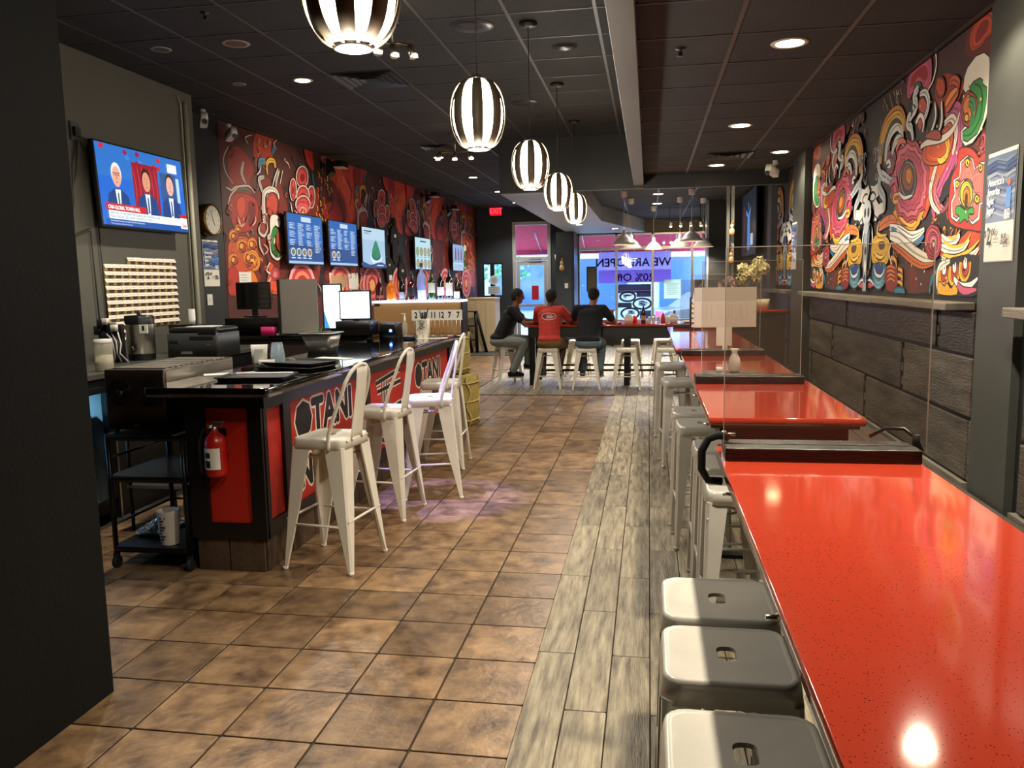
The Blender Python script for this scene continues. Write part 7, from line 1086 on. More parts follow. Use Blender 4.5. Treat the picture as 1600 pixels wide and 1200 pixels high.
m.add(V, [(j*(n+1)+i, j*(n+1)+i+1, (j+1)*(n+1)+i+1, (j+1)*(n+1)+i) for j in range(n) for i in range(n)]); m.build('foil', M('crumpled_foil', 'd8d8d4', .25, metal=.6), fo); MB().rbox(0, 0, 0, .035, .20, .34, .02, w2=.17, d2=.30).build('pan', CHROME, fo)
bu = thing('measuring_pitcher', 'white plastic measuring pitcher with black print on the bottom shelf', 'pitcher', (-2.785, 4.24, .135)); MB().lathe([(0, 0), (.050, 0), (.052, .006), (.065, .20), (.067, .205), (.060, .205), (.048, .01)], 24).build('body', PLASW, bu)
c = Canvas((-.02, -.066, .02), (1, 0, 0), (0, .04, 1), step=2e-4)
for i in range(9): c.rect(0, i*.018, .012+.012*(i % 3), i*.018+.010, '303030')
c.build('print', PRINT, bu)
bg = thing('black_bag', 'rounded black bag behind the white pitcher on the cart', 'bag', (-2.74, 4.50, .135)); MB().lathe([(0, 0), (.075, 0), (.09, .03), (.095, .18), (.075, .28), (.03, .33), (.01, .34), (0, .35)], 20).build('body', M('black_vinyl', '0b0b0c', .4, bump=.3, bscale=12), bg)
lo = thing('low_work_table', 'low steel two shelf rack with pale trays behind the cart', 'rack', (-3.25, 5.10, 0))
for z in (.66, .32): MB().box(-.22, .30, -.26, .26, z-.02, z).build('shelf', CHROME, lo)
for sx in (-.2, .28):
    for sy in (-.25, .25): MB().tube([(sx, sy, 0), (sx, sy, .72)], .012, n=6).build('leg', SATB, lo)
MB().rbox(.08, .08, .66, .70, .26, .20, .02).build('tray', CARD, lo)

# ================================================================== WALL ITEMS
def onw(y, z, off): k = (abs(mx(y))-off)/abs(mx(y)); return (mx(y)*k, y*k, 1.6314+(z-1.6314)*k)
def tv(label, loc, w, h, rz, draw, mat=SCREEN, tilt=0., off=.08):
    t = thing('wall_tv', label, 'television', loc, rz); MB().rbox(0, 0, 0, .035, w, h, .008, lip=.004).build('bezel', PLASB, t, rot=(pi/2-tilt, 0, 0))
    c = Canvas((0, -.0365, -.0), (1, 0, 0), (0, 0, 1), step=1.2e-4); draw(c, w-.03, h-.03); o = c.build('screen', mat, t); o.rotation_euler = (-tilt, 0, 0)
    MB().box(-.1, .1, .0, off-.004, -.08, .08).build('wall_mount', SATB, t); return t
def news(c, w, h):
    c.rect(-w/2, -h/2, w/2, h/2, '1860c0'); c.rect(-w/2, h*.1, w/2, h/2, '2a6ab8')
    for i in range(12): c.ell(random.uniform(-.45, .45)*w, random.uniform(.2, .48)*h, .03, .022, random.choice(('c02030', '3a78c8', '8a2048')), 10)
    c.rect(-.13*w, -.30*h, .17*w, .34*h, '8a1426')
    for i in range(6): c.stroke([(-.12*w+i*.05*w, .3*h), (-.10*w+i*.05*w, 0), (-.12*w+i*.05*w, -.2*h)], .012, 'c03040', 3)
    c.rect(.2*w, -.1*h, .40*w, .28*h, '2a5088'); c.rect(.40*w, -.1*h, .44*w, .24*h, 'a8c8e0')
    for x, hs, hc, sk, gl in ((-.31, .115, 'd8d8e0', 'd8a088', 1), (.02, .115, '2a1c14', 'd09070', 0), (.31, .105, '3a2c24', 'e0a898', 0)):
        X_ = x*w; c.poly([(X_-.15, -.32*h), (X_-.13, -.12*h), (X_-.04, -.04*h), (X_+.04, -.04*h), (X_+.13, -.12*h), (X_+.15, -.32*h)], '163a78'); c.poly([(X_-.035, -.05*h), (X_+.035, -.05*h), (X_+.018, -.32*h), (X_-.018, -.32*h)], 'e8eef4')
        c.poly([(X_-.009, -.09*h), (X_+.009, -.09*h), (X_+.013, -.30*h), (X_-.013, -.30*h)], '207060' if gl else '1c5070')
        c.ell(X_, .145*h, .066, .092, hc, 20); c.ell(X_, .11*h, .056, .084, sk, 20)
        for e in (-1, 1): c.ell(X_+e*.018, .15*h, .006, .004, '20140c', 8)
        c.rect(X_-.015, .035*h, X_+.015, .045*h, 'a05048'); c.poly([(X_-.005, .13*h), (X_+.005, .13*h), (X_+.009, .075*h), (X_-.009, .075*h)], 'b87860')
        if gl: c.stroke([(X_-.042, .155*h), (X_+.042, .155*h)], .005, '181818', 0, False); c.ell(X_-.02, .14*h, .016, .013, '303438', 10); c.ell(X_+.02, .14*h, .016, .013, '303438', 10); c.ell(X_-.02, .14*h, .012, .009, 'c89080', 10); c.ell(X_+.02, .14*h, .012, .009, 'c89080', 10)
    c.rect(.30*w, .30*h, .42*w, .42*h, 'e0e8f0'); 
    c.rect(-.46*w, -.32*h, -.02*w, -.23*h, 'c01420'); c.text('CNN GLOBAL TOWN HALL', -.44*w, -.30*h, .043, 'ffffff', 'l', .78, .001)
    c.rect(-.44*w, -.44*h+.012, .40*w, -.32*h, 'dfe6ec'); c.text('MORE THAN 119 THOUSAND CORONAVIRUS DEATHS REPORTED, MORE', -.43*w, -.365*h, .026, '3a4048', 'l', .80); c.text('THAN 2.3 MILLION CASES, AS NEW CASES RISE IN 26 STATES', -.43*w, -.405*h, .026, '3a4048', 'l', .80)
    c.rect(-.46*w, -.5*h, w/2, -.425*h, '0c4a98'); c.text('It is important to wear your cloth mask when leaving home', -.43*w, -.455*h, .022, 'e0ecff', 'l', .85); c.text('This may allow an infection to be traced', -.43*w, -.49*h, .020, 'c0d8ff', 'l', .85)
    c.rect(.40*w, -.46*h, .49*w, -.31*h, 'f0f0f0'); c.text('CNN', .445*w, -.44*h, .042, 'c01420', 'c', .8, .0012); c.rect(.40*w, -.31*h, .49*w, -.26*h, 'c01420')
tv('large wall television showing a news panel of three men in suits', (-4.335, 6.55, 2.475), 1.24, .68, pi/2, news, print_mat('news_screen', .3, .55), .05, .085)
def menu(cols, dishes, bright='2a68b4'):
    def d(c, w, h):
        c.rect(-w/2, -h/2, w/2, h/2, bright); c.rect(-w/2, -h/2, w/2, -h*.1, '1c4c88' if dishes < 5 else '1c3c6c'); c.rect(-w/2, -h/2, w/2, -h/2+.05*h, 'a8c8e8')
        c.rect(-.12*w, .36*h, .16*w, .46*h, 'c8dcf0')
        for k in range(cols):
            x0 = -.46*w+k*.93*w/cols; n = 18
            for i in range(n):
                if i % 5 == 4 and k % 2 == 0: continue
                y = .30*h-i*.033*h
                if k < cols-1 and y < -.16*h: break
                ww = random.uniform(.45, .8)*.9*w/cols; c.rect(x0, y, x0+ww*.75, y+.014*h, 'd0e4f8'); c.rect(x0+ww*.85, y, x0+ww, y+.014*h, 'f0f8ff')
        for i in range(dishes): x = -.40*w+i*.155*w; c.ell(x, -.27*h, .062*w, .085*h, 'e8eef4', 16); c.ell(x, -.27*h, .048*w, .062*h, random.choice(('8a7a60', '6a7a58', 'a07850')), 14); c.rect(x-.05*w, -.40*h, x+.05*w, -.375*h, 'd0e4f8')
    return d
def dish(c, w, h):
    c.rect(-w/2, -h/2, w/2, h/2, 'a8c8e0'); c.rect(-w/2, .2*h, w/2, h/2, 'bcd8ec'); c.rect(-.42*w, .40*h, -.10*w, .43*h, '2a4a20'); c.rect(-.42*w, .35*h, -.2*w, .365*h, '4a6a50'); c.ell(.08*w, -.24*h, .26*w, .19*h, 'd8e8f0', 26); c.ell(.08*w, -.19*h, .21*w, .13*h, '1c6a5a', 22)
    c.poly([(-.10*w, -.15*h), (-.05*w, .02*h), (.08*w, .20*h), (.2*w, .02*h), (.26*w, -.15*h), (.08*w, -.26*h)], '2a8a60', 3)
    for i in range(12): c.ell(.08*w+random.uniform(-.1, .1)*w, -.08*h+random.uniform(-.1, .14)*h, .03*w, .02*h, random.choice(('3aa070', '2a7850', '1c6a48')), 8)
    c.poly([(-w/2, -h/2), (-w/2, -.36*h), (-.2*w, -.44*h), (.1*w, -.38*h), (.3*w, -.36*h), (w/2, -.42*h), (w/2, -h/2)], '2a4a7a', 2); c.rect(.1*w, -.46*h, .4*w, -.43*h, 'c8dcf0')
def grid8(c, w, h):
    c.rect(-w/2, -h/2, w/2, h/2, 'b8e0e8'); c.rect(-.18*w, .37*h, .2*w, .41*h, '1c3a40')
    for j in range(2):
        for i in range(4): x = -.36*w+i*.24*w; y = .06*h-j*.38*h; c.ell(x, y, .10*w, .14*h, '284048', 18); c.ell(x, y, .085*w, .12*h, random.choice(('b8a070', '98a870', 'a88a60')), 16); c.rect(x-.07*w, y-.185*h, x+.07*w, y-.165*h, '40606a')
def ad5(c, w, h):
    c.rect(-w/2, -h/2, w/2, h/2, '88b0d8'); c.rect(-w/2, -h/2, w/2, -.2*h, 'c0d8ec')
    for i in range(3): x = -.25*w+i*.27*w; c.poly([(x-.07*w, -.1*h), (x-.07*w, .2*h), (x-.03*w, .36*h), (x+.03*w, .36*h), (x+.07*w, .2*h), (x+.07*w, -.1*h)], ('a82c38', '4868a8', 'b04048')[i])
    for i in range(4): c.rect(-.4*w, -.30*h-i*.05*h, .4*w, -.28*h-i*.05*h, '5878a8')
SC2 = print_mat('menu_screen', .3, .42)
for lab, yc, zc, w, h, d in (('first blue menu screen with four dish photos, nearest on the mural wall', 10.75, 2.265, 1.10, .69, menu(4, 4)), ('second blue menu screen with dense price columns', 12.05, 2.26, 1.07, .68, menu(4, 2)),
        ('third screen showing a bowl of green beans', 13.32, 2.245, 1.07, .68, dish), ('fourth screen with eight round dishes on pale blue', 16.02, 2.23, 1.03, .65, grid8), ('farthest small screen on the mural wall', 18.68, 2.22, .92, .62, ad5)):
    tv(lab, onw(yc, zc, .085), w*.98, h*.98, LM, d, SC2)
# clock, posters, cards, pipe, cameras
ck = thing('wall_clock', 'round wall clock with a brass rim and cream face', 'clock', (mx(8.35)+.002, 8.35, 2.365), LM)
MB().lathe([(.165, 0), (.175, .02), (.175, .10), (.155, .115), (.150, .105)], 36).build('rim', M('antique_brass', '7a5c28', .3, metal=.9), ck, rot=(pi/2, 0, 0))
c = Canvas((0, -.102, 0), (1, 0, 0), (0, 0, 1), step=2e-4); c.ell(0, 0, .15, .15, 'e0dccc', 32)
for i in range(12): a = i*pi/6; c.stroke([(.125*sin(a), .125*cos(a)), (.14*sin(a), .14*cos(a))], .006, '2a2a2a', 0, False); c.text(str(i or 12), .105*sin(a), .105*cos(a)-.010, .03, '2a2a2a', 'c')
c.stroke([(0, 0), (.07*sin(2.7), .07*cos(2.7))], .008, '141414', 0, False); c.stroke([(0, 0), (.10*sin(-.3), .10*cos(-.3))], .006, '141414', 0, False); c.ell(0, 0, .008, .008, '141414', 8); c.build('dial', PRINT, ck)
def beer(label, loc, rz, w, h):
    t = thing('beer_poster', label, 'poster', loc, rz); c = Canvas((-w/2, -.004, -h/2), (1, 0, 0), (0, 0, 1), step=2e-4); c.rect(0, 0, w, h, 'd8d4c4'); y0 = h*.36; c.rect(0, y0, w, h*.97, '5a6a88')
    for i in range(12): c.poly([(w*random.uniform(.1, .9)+.12*w*cos(a), y0+(h*.6)*random.uniform(.08, .92)*0+(h*.3)+(h*.26)*sin(a+.3*i)) for a in [k*pi/3 for k in range(6)]] if 0 else [(x, y0+h*.6*(.08+i*.075)+s_) for x, s_ in ((0, 0), (w*.35, .015), (w*.7, -.01), (w, .01), (w, .02), (w*.6, .006), (w*.3, .03), (0, .02))], ('8a98a8', '1c3468', '24487c', '6a7a94')[i % 4])
    c.rect(w*.72, y0+h*.12, w*.88, y0+h*.30, '2a78c8'); c.ell(w*.80, y0+h*.34, w*.06, h*.03, 'c05028', 10)
    for i, s_ in enumerate(("America's", 'favorite', 'light', 'lager.')): c.text(s_, w*.07, h*.70-i*.085*h, w*.155, 'f0f0f0', 'l', .9, .0012)
    c.text('BUD', w*.72, y0+h*.055, w*.11, 'f0f0f0', 'l', .8, .001); c.text('LIGHT', w*.72, y0+h*.015, w*.09, 'f0f0f0', 'l', .8, .001)
    c.text('$', w*.05, h*.23, w*.14, '202020', 'l', 1, .001); c.text('2', w*.15, h*.16, w*.36, '181818', 'l', .7, .003); c.text('00', w*.33, h*.24, w*.15, '202020', 'l', .9, .001); c.text('BUD', w*.68, h*.20, w*.10, '202020', 'l', .9, .001); c.text('LIGHT', w*.66, h*.15, w*.10, '202020', 'l', .9, .001)
    c.rect(w*.40, h*.20, w*.60, h*.205, '404040'); c.rect(w*.40, h*.17, w*.58, h*.175, '404040'); c.build('print', GLOSSPRINT, t); MB().box(-w/2-.004, w/2+.004, -.002, 0, -h/2-.004, h/2+.004).build('sleeve', PLASW, t)
beer('beer price poster with two dollar price on the near right pilaster', (1.698, 4.385, 1.955), -pi/2, .33, .53); beer('beer price poster below the wall clock', (mx(8.42)+.004, 8.42, 1.90), LM, .30, .50); beer('beer price poster on the far right pilaster, small in the picture', (1.642, 9.80, 1.98), -pi/2, .30, .52)
cd = thing('card_display', 'stepped wall grid of small cream and brown card boxes on the grey wall', 'card display', (-4.418, 6.60, 1.24), pi/2)
def card_mesh():
    c = Canvas((0, 0, 0), (1, 0, 0), (0, 0, 1), step=0); w = .100; h = .058
    def q(P, col): k = len(c.v); c.v += P; c.f.append(tuple(range(k, k+len(P)))); c.c.append(lin(col))
    q([(0, -.004, h), (w, -.004, h), (w, -.020, h*.45), (0, -.020, h*.45)][::-1], 'e8e2d2'); q([(0, -.004, h), (0, -.020, h*.45), (.006, -.004, 0)], 'd8b878'); q([(0, -.018, h*.45), (.030, -.018, h*.45), (.046, -.006, 0), (.016, -.006, 0)][::-1], 'd8b060')
    q([(.030, -.010, h*.45), (w, -.010, h*.45), (w, -.008, 0), (.046, -.008, 0)][::-1], '5a3a28'); q([(0, -.002, 0), (w, -.002, 0), (w, -.002, h), (0, -.002, h)][::-1], 'c8b898'); q([(.02, -.0125, h*.72), (.08, -.0125, h*.72), (.08, -.0150, h*.62), (.02, -.0150, h*.62)][::-1], 'b8aca0')
    o = c.build('card_box', PRINT); me = o.data; bpy.data.objects.remove(o); return me
cme = card_mesh()
for r_ in range(12):
    for q_ in range(10):
        if r_ == 11 and q_ < 3: continue
        if r_ < 2 and q_ > 1: continue
        share(cme, 'card_box', cd, (-.52+q_*.1035+random.uniform(-.001, .001), 0, -.06+r_*.0605+random.uniform(-.001, .001)))
pp = MB().tube([(-4.40, 7.44, .02), (-4.40, 7.44, 3.40)], .024, n=10).tube([(-4.40, 7.36, .3), (-4.40, 7.37, 3.36), (-4.40, 7.33, 3.44)], .008, n=6).build('wall_pipe', M('pipe_cream', 'a09c88', .5)); tag(pp, 'cream painted pipe running up the end of the grey wall', 'pipe')
ol = thing('outlet', 'small dark outlet box high on the grey wall left of the television', 'outlet', (-4.418, 5.86, 2.86), pi/2); MB().box(-.05, .05, -.015, 0, -.07, .07).build('plate', PLASG, ol); MB().box(-.03, .03, -.04, -.015, -.04, .03).build('plug', PLASB, ol)
cb = MB()
for P in (((5.86, 2.80), (5.80, 2.6), (5.78, 2.3), (5.72, 2.1)), ((5.88, 2.80), (5.84, 2.55), (5.76, 2.35), (5.70, 2.2)), ((5.90, 2.82), (5.95, 2.74), (6.02, 2.72)), ((5.62, 2.15), (5.75, 2.06), (5.95, 2.12)), ((6.05, 2.15), (6.06, 1.8), (6.08, 1.3)), ((5.95, 2.1), (5.96, 1.7), (5.97, 1.28))): cb.tube([(-4.405, a, b) for a, b in P], .006, n=5)
tag(cb.build('tv_cables', M('cable_dark', '3a382f', .6)), 'thin dark cables trailing around the news television on the grey wall', 'cables')
nt = thing('wall_note', 'white printed note on the mural above the switched off monitor', 'note', (mx(9.12)+.012, 9.12, 1.72), LM)
c = Canvas((-.14, 0, -.08), (1, 0, 0), (0, 0, 1), step=3e-4); c.rect(0, 0, .28, .17, 'd8d8d0'); 
for i in range(4): c.rect(.04, .04+i*.03, .20-.03*(i % 2), .046+i*.03, '8a8a84')
c.build('sheet', PRINT, nt)
nt = thing('framed_licence', 'cream framed certificates on the mural below the menu screens', 'frame', (mx(12.1)+.012, 12.05, 1.70), LM); MB().box(-.55, .55, -.01, 0, -.14, .12).build('frame', CARD, nt); MB().box(-.50, .1, -.013, -.01, -.10, .08).build('sheet_tan', M('tan_paper', 'b08a68', .7), nt); MB().box(.15, .5, -.013, -.01, -.12, .10).build('sheet_cream', PAPER, nt)
ls = thing('light_switch', 'cream switch plate on the dark wall strip below the beer poster', 'switch', (mx(8.35)+.002, 8.35, 1.50), LM); MB().box(-.05, .05, -.008, 0, -.06, .06).build('plate', PLASW, ls); MB().box(-.012, .012, -.014, -.008, -.02, .02).build('toggle', PLASW, ls)
wd_ = thing('wall_plate', 'white plate on the mural near the far bottles', 'plate', (mx(18.9)+.012, 18.9, 1.50), LM); MB().box(-.08, .08, -.02, 0, -.14, .14).build('plate', PLASW, wd_)
# shirts hung on the mural
def hung_shirt(label, y, z, s, hood):
    x_, y_, z_ = onw(y, z, .03); t = thing('hung_shirt', label, 'shirt', (x_, y_, z_), LM)
    o = [(-.20, -.42), (-.21, .0), (-.27, -.10), (-.36, -.03), (-.27, .22), (-.12, .30), (-.05, .29), (.05, .29), (.12, .30), (.27, .22), (.36, -.03), (.27, -.10), (.21, .0), (.20, -.42)]
    MB().prism([(a*s*(.72 if hood else 1), b*s) for a, b in o], -.03, .0, 'y').build('fabric', CLOTHB, t, bevel=.008)
    if hood: MB().ball((0, -.015, .33*s), (.11*s, .03, .13*s)).build('hood', CLOTHB, t)
    m = MB(); m.box(-.06*s, .06*s, -.034, -.03, .06*s, .12*s); m.build('chest_print', M('print_grey_white', 'b8b4ac', .7), t); MB().tube([(-.1*s, .01, .27*s), (0, .01, .33*s+(.1*s if hood else 0)), (.1*s, .01, .27*s)], .004, n=5).build('hanger', CHROME, t)
hung_shirt('black hooded sweatshirt hung high on the mural between screens', 14.40, 2.42, .90, True); hung_shirt('black T-shirt hung low on the mural behind the bottles', 14.75, 1.80, .85, True); hung_shirt('black T-shirt with a white emblem beside the green bean screen', 14.05, 1.92, .62, False)
def flood(label, y, z, kind=0):
    t = thing('floodlight', label, 'spotlight', onw(y, z, .02), LM, 'floodlights above the mural'); MB().box(-.02, .02, -.22, 0, -.01, .01).box(-.05, .05, -.01, .02, -.05, .05).build('arm', SATB, t)
    MB().prism([(-.16, -.10), (-.09, -.16), (-.09, .10)], -.09, .09, 'x').box(-.12, .12, -.34, -.20, -.03, .05).build('housing', SATB, t); MB().box(-.10, .10, -.34, -.21, -.045, -.032).build('lens', M('lens_warm', 'd0c4a0', .3), t)
flood('floodlight on an arm over the nearest part of the mural', 11.5, 3.36); flood('floodlight over the middle of the mural', 16.2, 3.40); flood('farthest floodlight over the mural near the exit sign', 17.7, 3.27)
def camera(label, loc, rz, rx=-.3):
    t = thing('security_camera', label, 'security camera', loc, rz); MB().cyl((0, 0, 0), (0, 0, .05), .03, n=12).tube([(0, 0, .0), (0, -.03, -.04)], .012, n=6).build('bracket', PLASW, t)
    MB().rbox(0, 0, -.04, .04, .075, .20, .02, mat=None).build('body', PLASW, t, loc=(0, -.06, -.07), rot=(rx, 0, 0)); MB().cyl((0, -.155, -.10), (0, -.168, -.105), .028, n=14).build('lens', BLACK, t)
camera('white bullet camera near the ceiling above the wall clock', (-4.62, 8.15, 3.44), .6); camera('second white camera beside the start of the mural, turned away', (-4.66, 8.75, 3.40), .9); camera('small camera under the header by the far mural strip', (1.42, 9.85, 2.90), -.7)
tv('portrait television with a blue jersey picture on the dark right wall', (1.66, 14.1, 2.52), 1.9, 1.05, -pi/2, lambda c, w, h: (c.rect(-w/2, -h/2, w/2, h/2, '1c2434'), c.poly([(-.08*w, -.42*h), (-.06*w, .10*h), (-.18*w, .16*h), (-.16*w, .24*h), (.0, .14*h), (.14*w, .26*h), (.16*w, .18*h), (.10*w, .08*h), (.14*w, -.42*h)], '5a94e0'), c.rect(.16*w, -.36*h, .34*w, -.18*h, 'c8d4e0'), c.rect(-.40*w, -.40*h, -.22*w, .3*h, '5a3038'), c.ell(0, .28*h, .04*w, .06*h, '3a7080', 12)), print_mat('jersey_screen', .3, .3))

# ================================================================== LAMPS AND CEILING THINGS
def downlight(label, x, y, z, on=True, r=.085, e=60, col=WARM, spot=130, group='recessed downlights'):
    t = thing('downlight', label, 'ceiling light', (x, y, z), 0, group)
    MB().lathe([(r*.80, -.004), (r, -.006), (r*1.08, 0), (r*.80, .002)], 24).build('trim_ring', M('trim_white', 'c8c0b0', .5) if on else M('trim_grey', '8a857a', .5), t)
    MB().lathe([(0, -.0035), (r*.8, -.0035)], 24).build('lens', GL_DOWN if on else M('dark_lens', '35322c', .4), t)
    if on: lamp('downlight_lamp', 'SPOT', (0, 0, -.02), e, col, .05, (0, 0, -1), spot, .5, t)
for lab, x, y, e in (('downlight over the near red table just behind the camera', .80, 2.46, 175), ('downlight just above the top of the picture near the mural', 1.40, 4.25, 40), ('brightest round downlight, nearest in view over the red tables', .80, 5.09, 85), ('second downlight over the red tables', .80, 7.65, 85), ('third downlight over the red tables', .80, 10.2, 80), ('small downlight near the far grey pilaster', 1.40, 9.35, 30)): downlight(lab, x, y, CEIL_R, e=e, r=.10)
for lab, x, y, on, r in (('lit downlight over the bar just above the top of the picture', -3.12, 4.88, 1, .085), ('lit downlight nearest over the bar', -3.13, 7.30, 1, .085), ('lit downlight over the bar left of the track spots', -3.10, 12.1, 1, .085), ('lit downlight past the track spots over the bar', -3.10, 14.53, 1, .085), ('fourth lit downlight over the bar', -3.08, 16.94, 1, .085), ('farthest lit downlight over the bar near the exit sign', -3.12, 19.4, 1, .085),
        ('unlit pale downlight ring above the news television', -3.15, 6.11, 0, .10), ('unlit smaller ring left of the pale one', -3.79, 6.12, 0, .075), ('tiny unlit ring near the start of the mural', -3.75, 7.29, 0, .06)): downlight(lab, x, y, CEIL_L, on, r, 85, NEUT)
for lab, x, y in (('downlight in the grey bulkhead beside the last striped pendant', -1.44, 17.3), ('downlight in the grey bulkhead nearer the window', -.76, 18.94)): downlight(lab, x, y, 2.80, 1, .085, 45, NEUT)
for lab, x, y in (('bright downlight in the far ceiling right of the white pendants', .16, 14.59), ('second downlight in the far ceiling behind the first', .16, 16.41)): downlight(lab, x, y, 3.10, 1, .10, 45, NEUT)
# striped pendants
def pendant(label, x, y, zt, zb, first=None):
    t = thing('striped_pendant', label, 'pendant lamp', (x, y, 0), 0, 'striped globe pendants'); h = zt-zb; zc = (zt+zb)/2; R = .142
    MB().lathe([(0, CEIL_L), (.065, CEIL_L), (.065, CEIL_L-.02), (.012, CEIL_L-.03), (0, CEIL_L-.03)], 20).build('canopy', BLACK, t); MB().tube([(0, 0, CEIL_L-.02), (0, 0, zt)], .0035, n=6).build('cord', PLASG, t)
    MB().lathe([(0, zb+.004), (.052, zb+.004)]+[((R-.012)*sin(pi*(.10+.80*i/12))**.7, zc-(h/2-.012)*cos(pi*(.10+.80*i/12))) for i in range(13)]+[(.04, zt-.012), (0, zt-.012)], 28).build('diffuser', GL_LAMP, t)
    for k in range(8):
        a = k*pi/4+.2; V = []; n = 16
        for i in range(n+1):
            b = pi*(.06+.88*i/n); rr = R*sin(b)**.62; z = zc-h/2*cos(b); wv = .28+.10*sin(b)
            wd2 = .015+.013*sin(b)
            for s_ in (-1, 1):
                for dr in (0, -.003): V.append(((rr+dr)*cos(a)-s_*wd2*sin(a), (rr+dr)*sin(a)+s_*wd2*cos(a), z))
        F = []
        for i in range(n): o = i*4; F += [(o, o+2, o+6, o+4), (o+1, o+5, o+7, o+3), (o, o+4, o+5, o+1), (o+2, o+3, o+7, o+6)]
        MB().add(V, F, True).build('stripe', M('pendant_stripe', '6e6250', .5), t)
    MB().lathe([(.045, zt-.008), (.055, zt), (.02, zt+.02), (0, zt+.02)], 16).build('cap', CHROME, t); MB().lathe([(.052, zb+.006), (.060, zb), (.052, zb-.003)], 20).build('bottom_ring', CHROME, t)
    lamp('pendant_lamp', 'POINT', (0, 0, zb-.05), 16, NEUT, .07, parent=t)
for lab, y in (('nearest striped globe pendant, cut by the top of the picture', 2.36), ('second striped globe pendant from the camera', 4.23), ('third striped globe pendant from the camera', 6.12), ('fourth striped globe pendant from the camera', 8.00), ('farthest striped globe pendant', 9.86)): pendant(lab, -.85 if y < 3 else -.87, y, 2.665, 2.315)
def dome(label, x, y, zr, R=.19, zc=3.10):
    t = thing('dome_pendant', label, 'pendant lamp', (x, y, 0), 0, 'white enamel dome pendants')
    MB().lathe([(R, zr), (R*1.0, zr+.01), (R*.86, zr+.05), (R*.78, zr+.055), (R*.66, zr+.10), (R*.34, zr+.15), (R*.20, zr+.165), (R*.18, zr+.23), (R*.10, zr+.25)], 28).build('shade', M('enamel_white', 'dedace', .3), t)
    MB().ball((0, 0, zr+.05), .035).build('bulb', GL_LAMP, t); MB().tube([(0, 0, zr+.25), (0, 0, zc-.05)], .005, n=6).build('rod', CHROME, t); MB().lathe([(.055, zc), (.05, zc-.09), (.02, zc-.10)], 14).build('canopy', PLASW, t); lamp('dome_lamp', 'SPOT', (0, 0, zr+.0), 80, NEUT, .06, (0, 0, -1), 140, .5, t)
for lab, x, y, z in (('front white dome pendant above the community table, left of centre', -.41, 14.0, 2.22), ('white dome pendant close behind and below the front one', -.32, 15.3, 2.21), ('lone middle white dome pendant before the window', .10, 17.0, 2.23), ('upper white dome pendant of the right hand cluster', .70, 14.0, 2.25), ('lower white dome pendant of the right hand cluster', .56, 15.3, 2.20), ('white dome pendant at the far right behind the column', .99, 15.6, 2.21)): dome(lab, x, y, z)
def track(label, x, y, z, rz, n, zc, L=.42, e=9, down=.10, aim=(0, -.5, -1)):
    t = thing('track_light', label, 'track light', (x, y, z), rz, 'track spot fixtures'); MB().tube([(-L/2+L*i/8, .02*sin(i*pi/4), 0) for i in range(9)], .008, n=6).build('bar', M('brushed_brass', 'a08850', .3, metal=.9), t); MB().tube([(0, 0, 0), (0, 0, zc-z)], .007, n=6).lathe([(.05, zc-z-.02), (.05, zc-z)], 16).build('stem', CHROME, t)
    for i in range(n):
        xx = -L/2+L*(i+.1)/(n-1+.2); dy = -.04+.03*(i % 2); s_ = MB().cyl((xx, dy, -.02), (xx+.02*(i-1), dy-.04, -down), .025, .035, n=12).build('spot_head', CHROME, t); MB().lathe([(0, 0), (.030, 0)], 12).build('spot_lens', GL_DOWN, s_, loc=(xx+.02*(i-1), dy-.041, -down-.002), rot=(.4, 0, 0))
        lamp('track_lamp', 'SPOT', (xx+.02*(i-1), dy-.06, -down-.03), e, WARM, .03, (aim[0]+.2*(i-1), aim[1], aim[2]), 90, .6, t)
    return t
track('brass track with three lit spots hanging over the bar aisle', -2.42, 10.3, 3.28, .1, 3, CEIL_L, e=45, aim=(-1, .1, -.7))
t = track('dark spot cluster half hidden behind the nearest pendant', -1.83, 5.9, 3.36, .6, 3, CEIL_L, .25, 6, aim=(-.6, 0, -1))
lamp('blue_spot_lamp', 'SPOT', (.10, .02, -.12), 420, (.30, .28, 1.), .03, (.04, -.06, -1), 24, .5, t)
t = thing('track_light', 'warm track of four spots in front of the window header', 'track light', (.72, 17.0, 2.80)); MB().box(-.42, .42, -.015, .015, -.01, .01).build('bar', SATB, t); MB().tube([(-.3, 0, .01), (-.3, 0, .30)], .006, n=6).tube([(.3, 0, .01), (.3, 0, .30)], .006, n=6).build('stem', SATB, t)
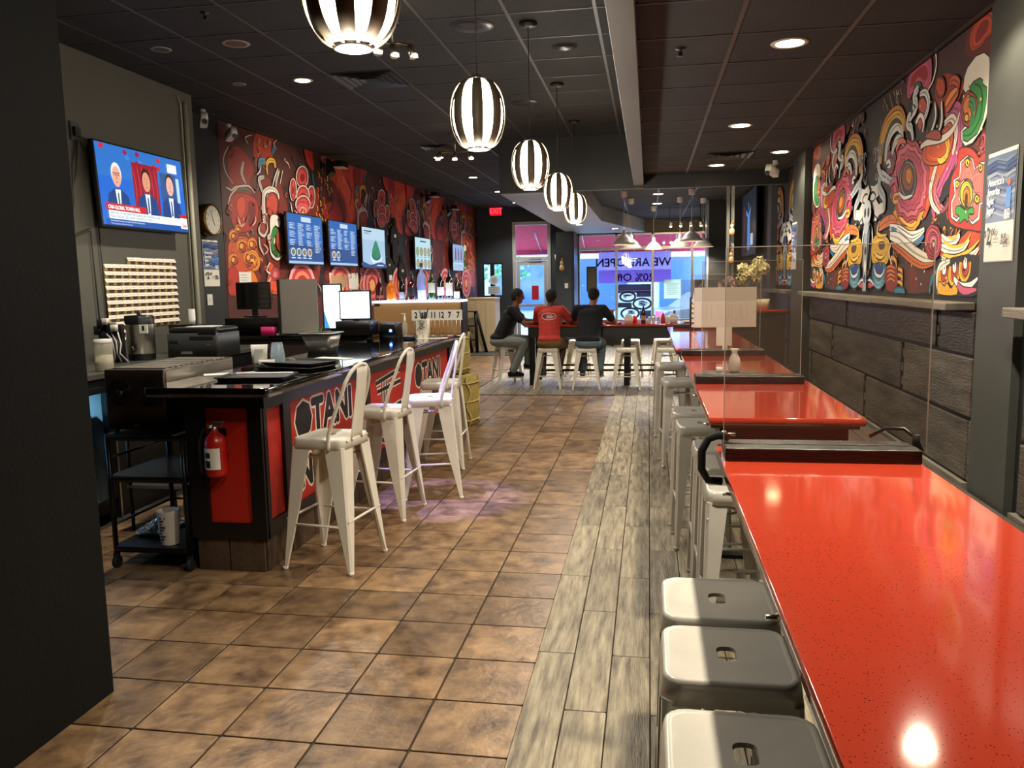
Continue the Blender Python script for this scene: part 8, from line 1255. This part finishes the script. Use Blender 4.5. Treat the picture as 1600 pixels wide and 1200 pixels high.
for i in range(4):
    xx = -.28+i*.20; h_ = MB().cyl((xx, 0, -.01), (xx, .05, -.09), .025, .035, n=12).build('spot_head', CHROME, t); MB().ball((xx, .055, -.10), .026).build('spot_lens', GL_DOWN, h_); lamp('track_lamp', 'SPOT', (xx, .08, -.12), 14, (1., .66, .34), .03, (0, 1, -.25), 110, .6, t)
def louver(label, x, y, z, w=.58):
    t = thing('ceiling_vent', label, 'vent', (x, y, z), 0, 'ceiling vents'); 
    for k in range(4): s = w/2-.01-k*.065; r = rr_loop(2*s, 2*s, .004, -.012, 1)+rr_loop(2*s-.06, 2*s-.06, .004, .003, 1); MB().add(r, [(i, (i+1) % 8, 8+(i+1) % 8, 8+i) for i in range(8)]).build('louver', M('vent_dark', '35393c', .4), t)
louver('square louvred vent in the ceiling above the bar', -2.52, 7.42, CEIL_L-.004); louver('louvred vent in the right ceiling before the header', .86, 9.42, CEIL_R-.006, .5); louver('small dark vent beside the track spots', -2.9, 11.2, CEIL_L-.004, .4)
for lab, x, y, r in (('round dark speaker grille by the second pendant canopy', -1.28, 6.10, .15), ('round dome detector right of the pendant row', -.67, 6.77, .10), ('faint round grille farther along the left ceiling', -1.29, 8.72, .14)):
    t = thing('ceiling_disc', lab, 'ceiling disc', (x, y, CEIL_L)); MB().lathe([(0, -.03 if r < .12 else -.008), (r*.45, -.025 if r < .12 else -.008), (r*.95, -.010), (r, 0)], 24).build('cover', SATB, t); MB().lathe([(r*.98, -.008), (r*1.06, -.004), (r*1.06, 0)], 24).build('ring', PLASG, t)
for lab, x, y, z in (('small fire sprinkler in the right ceiling near the beam', .18, 5.05, CEIL_R), ('small fire sprinkler in the left ceiling above the news television', -3.0, 5.4, CEIL_L)):
    t = thing('sprinkler', lab, 'sprinkler', (x, y, z)); MB().lathe([(.03, 0), (.03, -.006), (.008, -.01), (.008, -.03)], 14).build('escutcheon', SATB, t); MB().lathe([(0, -.045), (.02, -.045), (.02, -.043), (0, -.043)], 12).box(-.012, .012, -.002, .002, -.045, -.02).build('deflector', SATB, t)
